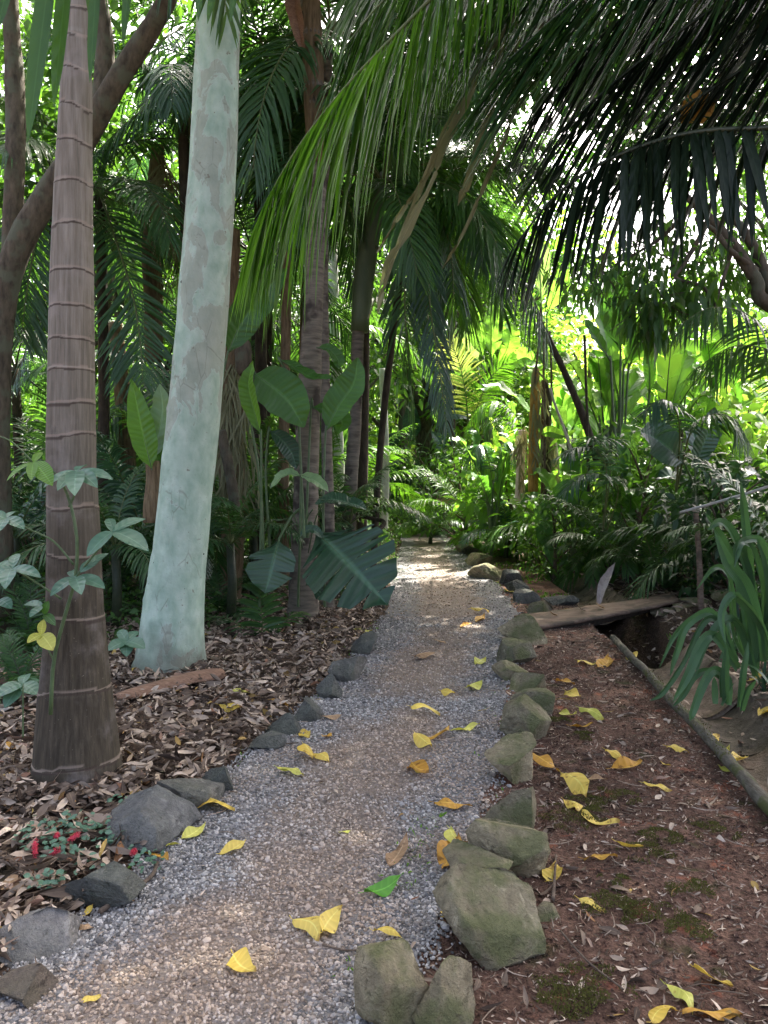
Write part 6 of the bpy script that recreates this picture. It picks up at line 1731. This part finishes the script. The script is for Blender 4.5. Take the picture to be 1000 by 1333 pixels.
def pole(pxs, ds, w, mat, label, name='dead_pole', cat='branch', group=None):
    mb = MB(); p = spline([P(x, y, d) for (x, y), d in zip(pxs, ds)], 30)
    tube(mb, p, np.linspace(w[0], w[1], 30) / 2 * ds[0] / 1000, 9, 0, .14, 5)
    return one(mb, name, M[mat], p[0], label, cat, group)


pole([(778, 600), (760, 545), (735, 485), (710, 432)], [11.6, 11.6, 11.7, 11.8], [11, 8], 'bark_dark', 'dark dead pole leaning left across the glade')
pole([(766, 640), (765, 560), (763, 500), (761, 436)], [11.4, 11.4, 11.4, 11.4], [4, 3.5], 'bark_dark', 'thin vertical pole right of the leaning dead pole')
pole([(748, 600), (735, 560), (722, 525), (716, 505)], [12, 12, 12, 12], [4, 3], 'pale_stick', 'pale thin stick leaning at the dead banana stems')
for k, (pxs, lb) in enumerate((([(696, 500), (700, 460), (702, 430), (704, 400)], 'hanging dry vine above the yellow brown banana stem'), ([(709, 640), (709, 540), (708, 470), (708, 420)], 'straight hanging vine beside the dark rotting stem'), ([(716, 560), (718, 500), (717, 460), (716, 430)], 'hanging vine close to the leaning dead pole'), ([(592, 440), (602, 424), (620, 408), (634, 392)], 'bent twig in front of the pale banana leaves'))):
    pole(pxs, [12.6] * 4, [3, 2.2], 'stick', lb, 'hanging_vine', 'vine', 'vines hanging in the glade')
pole([(480, 700), (500, 680), (470, 672), (452, 662)], [9, 9.4, 9.6, 9.8], [7, 5], 'bark_dark', 'dark fallen branch behind the large split leaf', 'fallen_branch')

# ------------------------------------------------------------------ broadleaf trees, right and far
DT = 7.6
tr = thing('branching_tree', 'broadleaf tree at the right edge with crooked bare limbs and drooping oval leaves', 'tree', (5.6, DT, float(H(5.6, DT))))
cc = [P(790, 360, 8), P(830, 340, 8.2), P(870, 330, 8), P(905, 345, 7.8), P(850, 400, 7.6), P(840, 370, 7.6), P(940, 330, 8), P(975, 370, 8), P(985, 300, 8.3), P(945, 210, 8.6), P(985, 180, 8.4), P(900, 380, 7.9), P(860, 300, 8.6), P(760, 345, 8.4)]
mb = MB()
b0 = np.array(tr.location)
for pts_, r_ in (([b0 - [0, 0, .2], b0 + [-.1, 0, 1.4], b0 + [-.2, .1, 3.4], b0 + [0, .3, 6], b0 + [.1, .4, 9.5]], [.22, .17, .16, .14, .10]),
                 ([b0 + [-.15, .05, 2.2], P(1010, 400, DT), P(985, 365, DT), P(955, 320, DT), P(925, 285, DT), P(900, 262, DT), P(880, 240, DT)], [.10, .075, .062, .055, .045, .035, .02]),
                 ([P(1010, 400, DT), P(990, 340, DT + .1), P(968, 300, DT + .1), P(958, 285, DT + .1), P(962, 262, DT + .1)], [.06, .05, .045, .035, .02]),
                 ([P(985, 352, DT), P(950, 325, DT - .1), P(930, 300, DT - .1), P(905, 285, DT - .2)], [.03, .026, .022, .015]),
                 ([P(955, 320, DT), P(930, 400, DT - .1), P(925, 420, DT - .1)], [.02, .015, .01]),
                 ([P(925, 285, DT), P(890, 345, 7.6), P(880, 362, 7.6), P(918, 376, 7.6), P(925, 415, 7.6)], [.026, .022, .02, .018, .012]),
                 ([P(905, 262, DT), P(860, 310, 8), P(800, 345, 8)], [.03, .02, .01])):
    pp = spline(pts_, 24); tube(mb, pp, np.interp(np.linspace(0, 1, 24), np.linspace(0, 1, len(r_)), r_), 12, 0, .15, 7)
for c_ in cc:
    for _ in range(3):
        e = np.array(c_) + rng.normal(0, .25, 3); pp = spline([np.array(c_) + rng.normal(0, .08, 3), (np.array(c_) + e) / 2 + [0, 0, .03], e], 6); tube(mb, pp, np.linspace(.010, .004, 6), 5)
mb.build('trunk', M['bark'], tr)
mb = MB(); blob_leaves(mb, cc, .48, 1500, .125, .048, .5, upb=-.4, out=.4, shell=.6)
blob_leaves(mb, [P(910, 380, 7.5), P(925, 395, 7.5), P(850, 420, 7.6), P(835, 395, 7.6)], .26, 170, .19, .062, .7, upb=-.9, out=.3)
mb.build('low_foliage', M['leaf'], tr)
SHADE_CANOPY = []  # unseen canopy, added above the view to shade the foreground and path
for k in range(70):
    a = k * 2.39996; r_ = 5.5 * math.sqrt((k + .5) / 70)
    SHADE_CANOPY.append(b0 + np.array([-.2 + r_ * math.cos(a), 2.2 + r_ * math.sin(a) * 1.3, 9.4 + rng.uniform(-.9, 1.6) - .03 * r_ * r_]))
top_ = b0 + np.array([.05, .35, 7.2])
for c_ in SHADE_CANOPY[::2]:
    mb = MB(); pp = spline([top_, (top_ + c_) / 2 + [0, 0, .4], c_], 10); tube(mb, pp, np.linspace(.10, .02, 10), 7)
    mb.build('branch', M['bark'], tr)  # limbs reaching into the added shading canopy
mb = MB(); blob_leaves(mb, SHADE_CANOPY, 1.25, 46000, .27, .12, .3); mb.build('crown', M['leaf_dark'], tr)  # leaves of the added canopy, spread evenly to block the sun

_tm = {}


def tree_meshes(key, h, cr, leafm, n, L, W, seed, clumps=16, flat=.8, barkm='bark', low=.35):
    if key in _tm: return _tm[key]
    r = np.random.default_rng(seed)
    cc = []
    for k in range(clumps):
        a = k * 2.4 + r.normal(0, .3); t = (k + .5) / clumps
        rr = cr * (.25 + .75 * math.sqrt(r.random())) * math.sin(math.pi * (.18 + .72 * t)) ** .7
        cc.append([rr * math.cos(a), rr * math.sin(a), h * (low + (1 - low) * t)])
    cc = np.array(cc)
    mb = MB()
    tp_ = np.array([r.normal(0, .15), r.normal(0, .15), h * .9])
    pp = spline([[0, 0, -.2], [r.normal(0, .12), r.normal(0, .12), h * .4], tp_], 20); tube(mb, pp, np.linspace(.03 * h, .008 * h, 20), 10, 0, .12)
    for c in cc:
        k = int(np.clip(19 * (c[2] / h - .2), 3, 18)); e = c
        q = spline([pp[k], (pp[k] + e) / 2 + [0, 0, .03 * h], e], 8); tube(mb, q, np.linspace(.011 * h, .003 * h, 8), 6)
    t = mb.mesh('trunk', [M[barkm]])
    mb = MB(); blob_leaves(mb, cc, cr * .42, n, L, W, .25)
    c = mb.mesh('crown', [M[leafm]])
    _tm[key] = (t, c)
    return _tm[key]


def place_tree(key, x, y, sc, label, group, name='forest_tree', cat='tree', rz=None):
    root = thing(name, label, cat, (x, y, float(H(x, y))), group)
    t, c = _tm[key]
    rz = rng.random() * 6.28 if rz is None else rz
    part('trunk', t, root, (0, 0, 0), (0, 0, rz), sc); part('crown', c, root, (0, 0, 0), (0, 0, rz), sc)
    return root


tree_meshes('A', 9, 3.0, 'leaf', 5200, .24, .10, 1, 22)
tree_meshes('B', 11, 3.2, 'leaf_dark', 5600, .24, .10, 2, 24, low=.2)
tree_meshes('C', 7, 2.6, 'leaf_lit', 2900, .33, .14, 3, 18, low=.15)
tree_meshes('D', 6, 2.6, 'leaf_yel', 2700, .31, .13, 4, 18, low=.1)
for i, (k, x, y, s, lb) in enumerate((
        ('A', -10.5, 16, 1.0, 'green forest tree deep behind the forked tree'), ('C', -5.2, 21, 1.05, 'bright forest tree behind the pale trunk'), ('A', -1.8, 18, 1.0, 'green forest tree behind the ringed trunks'),
        ('A', -6.8, 19, 1.2, 'green forest tree filling the gap left of the pale trunk'), ('A', -15, 20, 1.2, 'green forest tree beyond the left edge palms'), ('A', 1.2, 23, 1.1, 'green forest tree beyond the end of the path'),
        ('C', 3.6, 24, .95, 'sunlit forest tree behind the yellow frond palm'), ('D', 6.2, 23, .9, 'yellow green sunlit tree behind the leaning dead pole'), ('C', 9.6, 25, .95, 'sunlit tree behind the tall paddle leaves'),
        ('D', 13.2, 24, .9, 'yellow green sunlit tree at the right of the glade'), ('C', 11.5, 19.5, .62, 'small sunlit tree behind the right banana leaves'), ('A', 16.5, 22, .9, 'green tree at the far right edge of the glade'),
        ('C', -3.2, 26, 1.2, 'sunlit tree far behind the slim grey trunks'), ('C', -9, 28, 1.3, 'sunlit tree far behind the forked limbs'), ('A', 6.5, 33, 1.1, 'far green tree closing the view above the glade'),
        ('D', 2.0, 31, 1.1, 'far yellow green tree above the end of the path'), ('C', -15, 26, 1.3, 'far sunlit tree beyond the left edge'),
        ('A', 20, 30, 1.1, 'far green tree beyond the right edge of the glade'), ('A', -3.4, 14.5, .55, 'small green tree in the gloom right of the pale trunk'))):
    place_tree(k, x, y, s, lb, 'forest trees behind the palms')
for i, (k, x, y, s, lb) in enumerate((('B', 2.6, 27, 1.35, 'tall dark tree behind the hanging fronds at the path end'), ('A', -4.6, 24, 1.5, 'tall green tree behind the slim grey trunks'), ('A', -10, 23, 1.5, 'tall green tree behind the forked limbs'), ('C', 5.0, 37, 2.1, 'tall pale green tree far above the path end'), ('A', 20.5, 37, 1.9, 'tall green tree at the far right skyline'), ('A', 1.0, 40, 1.8, 'tall green tree far behind the leaning palm'))):
    place_tree(k, x, y, s, lb, 'tall trees closing the sky behind the glade')

mb = MB(); CC = []
for k in range(170):
    a = R(rng.uniform(-75, 75)); r_ = rng.uniform(37, 47)
    CC.append([r_ * math.sin(a), r_ * math.cos(a), rng.uniform(.5, 7)])
blob_leaves(mb, CC, 2.6, 26000, .5, .24, .2)
tag(mb.build('distant_woods', M['leaf']), 'distant mass of leafy trees closing the forest all round', 'woods', kind='stuff')

# ------------------------------------------------------------------ shrubs and ferns
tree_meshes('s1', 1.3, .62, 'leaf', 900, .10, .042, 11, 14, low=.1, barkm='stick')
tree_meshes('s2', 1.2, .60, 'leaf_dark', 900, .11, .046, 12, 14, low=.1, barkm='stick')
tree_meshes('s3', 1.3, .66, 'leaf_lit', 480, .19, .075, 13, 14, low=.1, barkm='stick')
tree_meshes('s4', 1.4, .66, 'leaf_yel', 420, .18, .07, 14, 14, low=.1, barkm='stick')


def shrub(key, px, py, sc, label, group, d=None):
    if d is None: g = G(px, py)
    else: g = np.array([(px - 500) / 1000 * d, d, 0])
    place_tree(key, g[0], g[1], sc, label, group, 'shrub', 'shrub')


SL, SR = 'shrubs under the trees on the left', 'shrubs in the right undergrowth'
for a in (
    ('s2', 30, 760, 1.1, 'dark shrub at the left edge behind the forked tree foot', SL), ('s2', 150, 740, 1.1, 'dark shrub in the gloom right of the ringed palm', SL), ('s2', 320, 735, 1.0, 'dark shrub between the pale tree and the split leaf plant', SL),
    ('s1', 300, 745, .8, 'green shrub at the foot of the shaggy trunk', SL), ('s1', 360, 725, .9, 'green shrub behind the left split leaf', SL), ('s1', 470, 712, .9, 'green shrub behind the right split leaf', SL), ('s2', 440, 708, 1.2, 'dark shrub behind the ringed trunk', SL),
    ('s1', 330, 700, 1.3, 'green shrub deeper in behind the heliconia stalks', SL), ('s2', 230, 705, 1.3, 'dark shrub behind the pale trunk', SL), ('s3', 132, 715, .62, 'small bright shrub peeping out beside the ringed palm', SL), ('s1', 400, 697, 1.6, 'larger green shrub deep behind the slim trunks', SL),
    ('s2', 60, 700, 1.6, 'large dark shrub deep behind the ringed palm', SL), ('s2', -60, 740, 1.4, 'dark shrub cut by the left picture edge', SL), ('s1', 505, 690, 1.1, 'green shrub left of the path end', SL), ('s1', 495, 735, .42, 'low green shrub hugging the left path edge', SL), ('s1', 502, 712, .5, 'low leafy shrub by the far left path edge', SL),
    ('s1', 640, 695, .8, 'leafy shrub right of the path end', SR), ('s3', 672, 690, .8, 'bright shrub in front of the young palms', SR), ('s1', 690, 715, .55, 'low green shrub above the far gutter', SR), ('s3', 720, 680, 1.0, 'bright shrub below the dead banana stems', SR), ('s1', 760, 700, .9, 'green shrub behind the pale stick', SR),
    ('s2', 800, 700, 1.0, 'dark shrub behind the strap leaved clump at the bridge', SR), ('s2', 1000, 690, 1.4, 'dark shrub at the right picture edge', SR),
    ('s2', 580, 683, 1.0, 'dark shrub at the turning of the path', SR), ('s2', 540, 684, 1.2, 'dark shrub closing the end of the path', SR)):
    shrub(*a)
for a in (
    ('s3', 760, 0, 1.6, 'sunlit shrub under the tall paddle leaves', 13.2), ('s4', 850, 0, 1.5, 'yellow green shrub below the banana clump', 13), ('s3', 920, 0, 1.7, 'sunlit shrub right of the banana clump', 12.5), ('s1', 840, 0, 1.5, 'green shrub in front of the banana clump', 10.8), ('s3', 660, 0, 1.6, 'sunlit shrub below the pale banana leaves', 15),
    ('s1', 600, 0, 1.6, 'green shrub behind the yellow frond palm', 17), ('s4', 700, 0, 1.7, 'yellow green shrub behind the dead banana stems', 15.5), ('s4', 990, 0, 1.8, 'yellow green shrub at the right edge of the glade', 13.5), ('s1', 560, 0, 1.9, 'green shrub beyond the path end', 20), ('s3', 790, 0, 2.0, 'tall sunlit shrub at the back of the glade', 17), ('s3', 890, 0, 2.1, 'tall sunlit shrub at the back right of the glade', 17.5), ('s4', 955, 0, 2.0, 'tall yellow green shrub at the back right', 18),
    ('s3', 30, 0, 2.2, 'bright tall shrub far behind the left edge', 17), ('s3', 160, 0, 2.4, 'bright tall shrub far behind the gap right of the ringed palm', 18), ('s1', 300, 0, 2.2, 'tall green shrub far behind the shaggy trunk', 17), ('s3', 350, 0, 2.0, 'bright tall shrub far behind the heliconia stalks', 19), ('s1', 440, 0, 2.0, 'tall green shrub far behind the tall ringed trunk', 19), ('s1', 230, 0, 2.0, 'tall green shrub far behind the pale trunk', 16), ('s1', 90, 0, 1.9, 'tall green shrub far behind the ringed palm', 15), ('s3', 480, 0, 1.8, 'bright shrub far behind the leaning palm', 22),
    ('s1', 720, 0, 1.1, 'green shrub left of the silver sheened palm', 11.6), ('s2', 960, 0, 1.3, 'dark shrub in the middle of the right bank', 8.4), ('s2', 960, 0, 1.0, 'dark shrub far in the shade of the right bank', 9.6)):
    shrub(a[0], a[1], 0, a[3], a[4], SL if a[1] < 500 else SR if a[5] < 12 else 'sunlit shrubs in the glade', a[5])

fm = {}
for k, mt in (('f', 'fern'), ('l', 'fern_lit'), ('d', 'palm_dark')):
    fm[k] = [frond_mesh(.55, e, dd, mt, 'rachis_dark', nl=26, ll=.24, lw=.032, ld=.15, lift=.05, seed=e, rr=.004, pet=.1, a0=80, nst=3) for e, dd in ((75, 60), (50, 75), (25, 60))]


def fern(k, px, py, sc, label, group, n=13):
    g = G(px, py)
    root = thing('fern', label, 'fern', g, group)
    for i in range(n):
        part('frond', fm[k][i % 3], root, (0, 0, .01), (rng.normal(0, .1), rng.normal(0, .08), i * 2.4 + rng.normal(0, .2)), sc * rng.uniform(.8, 1.15))


FL, FR = 'ferns under the left trees', 'ferns right of the path'
for a in (
    ('f', 290, 800, 1.0, 'fern right behind the pale trunk foot', FL), ('f', 250, 770, 1.2, 'fern hidden behind the pale trunk', FL), ('f', 160, 780, 1.2, 'fern in the gap between ringed palm and pale trunk', FL), ('f', 190, 740, 1.3, 'larger fern deeper in that same gap', FL), ('d', 40, 850, 1.2, 'dark fern left of the ringed palm', FL), ('d', 15, 810, 1.3, 'dark fern at the left edge behind the shrub', FL),
    ('f', 290, 760, 1.2, 'fern left of the left split leaf', FL), ('f', 320, 770, .8, 'small fern beside the seedling palm', FL), ('f', 30, 905, .9, 'fern at the left edge near the pale stick', FL), ('f', 480, 755, .7, 'fern behind the tip of the right split leaf', FL), ('f', 505, 745, .5, 'small fern on the left path edge', FL), ('d', 345, 745, 1.1, 'dark fern behind the left split leaf', FL), ('d', 120, 800, 1.0, 'dark fern tight behind the ringed palm', FL),
    ('l', 650, 715, .8, 'bright fern at the right edge of the far path', FR), ('l', 536, 698, 1.3, 'bright fern closing the path end on its left half', FR), ('f', 566, 698, 1.2, 'fern closing the path end on its right half', FR), ('f', 550, 693, 1.8, 'larger fern just behind the two at the path end', FR), ('f', 690, 735, .7, 'fern on the bank above the far rocks', FR), ('l', 680, 700, 1.0, 'bright fern below the young palms', FR), ('f', 720, 720, .9, 'fern by the drooping narrow leaf', FR), ('f', 760, 730, .9, 'fern near the pale stick', FR), ('l', 620, 700, .8, 'bright fern beside the bright lime leaf plant', FR), ('f', 770, 755, .7, 'fern left of the leaning sheath', FR),
    ('f', 870, 770, .7, 'fern behind the right end of the bridge', FR), ('d', 960, 750, 1.0, 'dark fern on the bank right of the handrail post', FR), ('d', 1000, 800, .9, 'dark fern at the right edge under the strap leaves', FR)):
    fern(*a)
# low herbs as ground cover
mb = MB()


def herb(n, x0, x1, y0, y1, L, W, hmax):
    y = rng.uniform(y0, y1, n); x = rng.uniform(x0, x1, n)
    ok = (x < pl(y) - .15) | (x > xd(y) + .4)
    k = np.array([mnoise.noise((a * .8, b * .8, 7)) for a, b in zip(x, y)]) > -.1
    x, y = x[ok & k], y[ok & k]; n = len(x)
    B = np.stack([x, y, H(x, y) + rng.uniform(.02, hmax, n)], -1)
    D = nrm(np.stack([rng.normal(size=n), rng.normal(size=n), rng.normal(.2, .4, n)], -1))
    leaves(mb, B, D, nrm(rng.normal(0, .4, (n, 3)) + [0, -.3, 1]), rng.uniform(.6, 1.2, n) * L, rng.uniform(.6, 1.2, n) * W, .2, .2, 0, 'leaf', 4)


herb(5200, -7, .4, 8.5, 20, .12, .05, .45)
herb(2600, -5, -1.6, 6.5, 9, .09, .04, .25)
herb(9000, 2.5, 9, 9.5, 22, .12, .05, .6)
herb(1500, 3.3, 6, 6, 10, .12, .04, .4)
tag(mb.build('undergrowth', M['leaf']), 'low mixed green herbs covering the forest floor', 'undergrowth', kind='stuff')
mb = MB()
for n, fx in ((500, lambda y: pl(y) - rng.uniform(0, .14, len(y))), (900, lambda y: pr(y) + rng.normal(.02, .07, len(y))), (260, lambda y: pr(y) - .15 - rng.uniform(0, .15, len(y)))):
    y = rng.uniform(2.2, 18, n) if n != 260 else rng.uniform(2.2, 3.4, n); x = fx(y)
    k = np.array([mnoise.noise((a * 3, b * 2.2, 3)) for a, b in zip(x, y)]) > .05
    x, y = x[k], y[k]; n = len(x)
    D = nrm(np.stack([rng.normal(0, .6, n), rng.normal(0, .6, n), np.ones(n)], -1))
    leaves(mb, np.stack([x, y, H(x, y)], -1), D, rng.normal(size=(n, 3)), rng.uniform(.015, .06, n) * np.where(y > 6, 1.5, 1), rng.uniform(.004, .012, n), .4, .2, 0, 'leaf', 4)
y = rng.uniform(9.5, 17, 1500); x = rng.uniform(pr(y) + .1, xd(y) - .25); k = np.array([mnoise.noise((a * 2, b * 1.2, 3)) for a, b in zip(x, y)]) > .0; x, y = x[k], y[k]; n = len(x)
leaves(mb, np.stack([x, y, H(x, y)], -1), nrm(np.stack([rng.normal(0, .6, n), rng.normal(0, .6, n), np.ones(n)], -1)), rng.normal(size=(n, 3)), rng.uniform(.04, .12, n), rng.uniform(.008, .03, n), .4, .2, 0, 'leaf', 4)
tag(mb.build('small_weeds', M['fern_lit']), 'tiny weeds and grass sprouting along the path edges', 'weeds', kind='stuff')

# ------------------------------------------------------------------ light, sky, camera
SUN_EL, SUN_AZ = 56.0, 28.0      # azimuth clockwise from +y
w = bpy.data.worlds.new('World'); SC.world = w; w.use_nodes = True
nt = w.node_tree; nt.nodes.clear()
sky = nt.nodes.new('ShaderNodeTexSky'); sky.sky_type = 'NISHITA'; sky.sun_disc = False
sky.sun_elevation = R(SUN_EL); sky.sun_rotation = R(SUN_AZ); sky.air_density = .4; sky.dust_density = 7.0; sky.ozone_density = 0
bg = nt.nodes.new('ShaderNodeBackground'); bg.inputs[1].default_value = .15
out = nt.nodes.new('ShaderNodeOutputWorld'); nt.links.new(sky.outputs[0], bg.inputs[0]); nt.links.new(bg.outputs[0], out.inputs[0])
sl = bpy.data.lights.new('sun', 'SUN'); sl.energy = 4.0; sl.angle = R(.5); sl.color = (1, .95, .86)
so = bpy.data.objects.new('sun', sl); COL.objects.link(so)
dv = Vector((math.sin(R(SUN_AZ)) * math.cos(R(SUN_EL)), math.cos(R(SUN_AZ)) * math.cos(R(SUN_EL)), math.sin(R(SUN_EL))))
so.rotation_euler = dv.to_track_quat('Z', 'Y').to_euler(); so.location = (4, -4, 14)

cam = bpy.data.cameras.new('camera'); co = bpy.data.objects.new('camera', cam); COL.objects.link(co)
co.location = (0, 0, CAMZ); co.rotation_euler = (R(90), 0, 0)
cam.sensor_fit = 'VERTICAL'; cam.sensor_height = 36; cam.sensor_width = 27; cam.lens = 36 * FPX / 1333
cam.shift_y = (HOR - 666.5) / 1333
cam.clip_start = .05; cam.clip_end = 1000
SC.camera = co
vs = SC.view_settings
SC.display_settings.display_device = 'sRGB'
vs.view_transform = 'Standard'; vs.look = 'None'; vs.exposure = 2.85; vs.gamma = 1; vs.use_curve_mapping = False
SC.cycles.max_bounces = 8; SC.cycles.diffuse_bounces = 5; SC.cycles.transmission_bounces = 6; SC.cycles.glossy_bounces = 3
SC.cycles.sample_clamp_indirect = 8
for o in SC.objects:
    if '_o' in o: del o['_o']
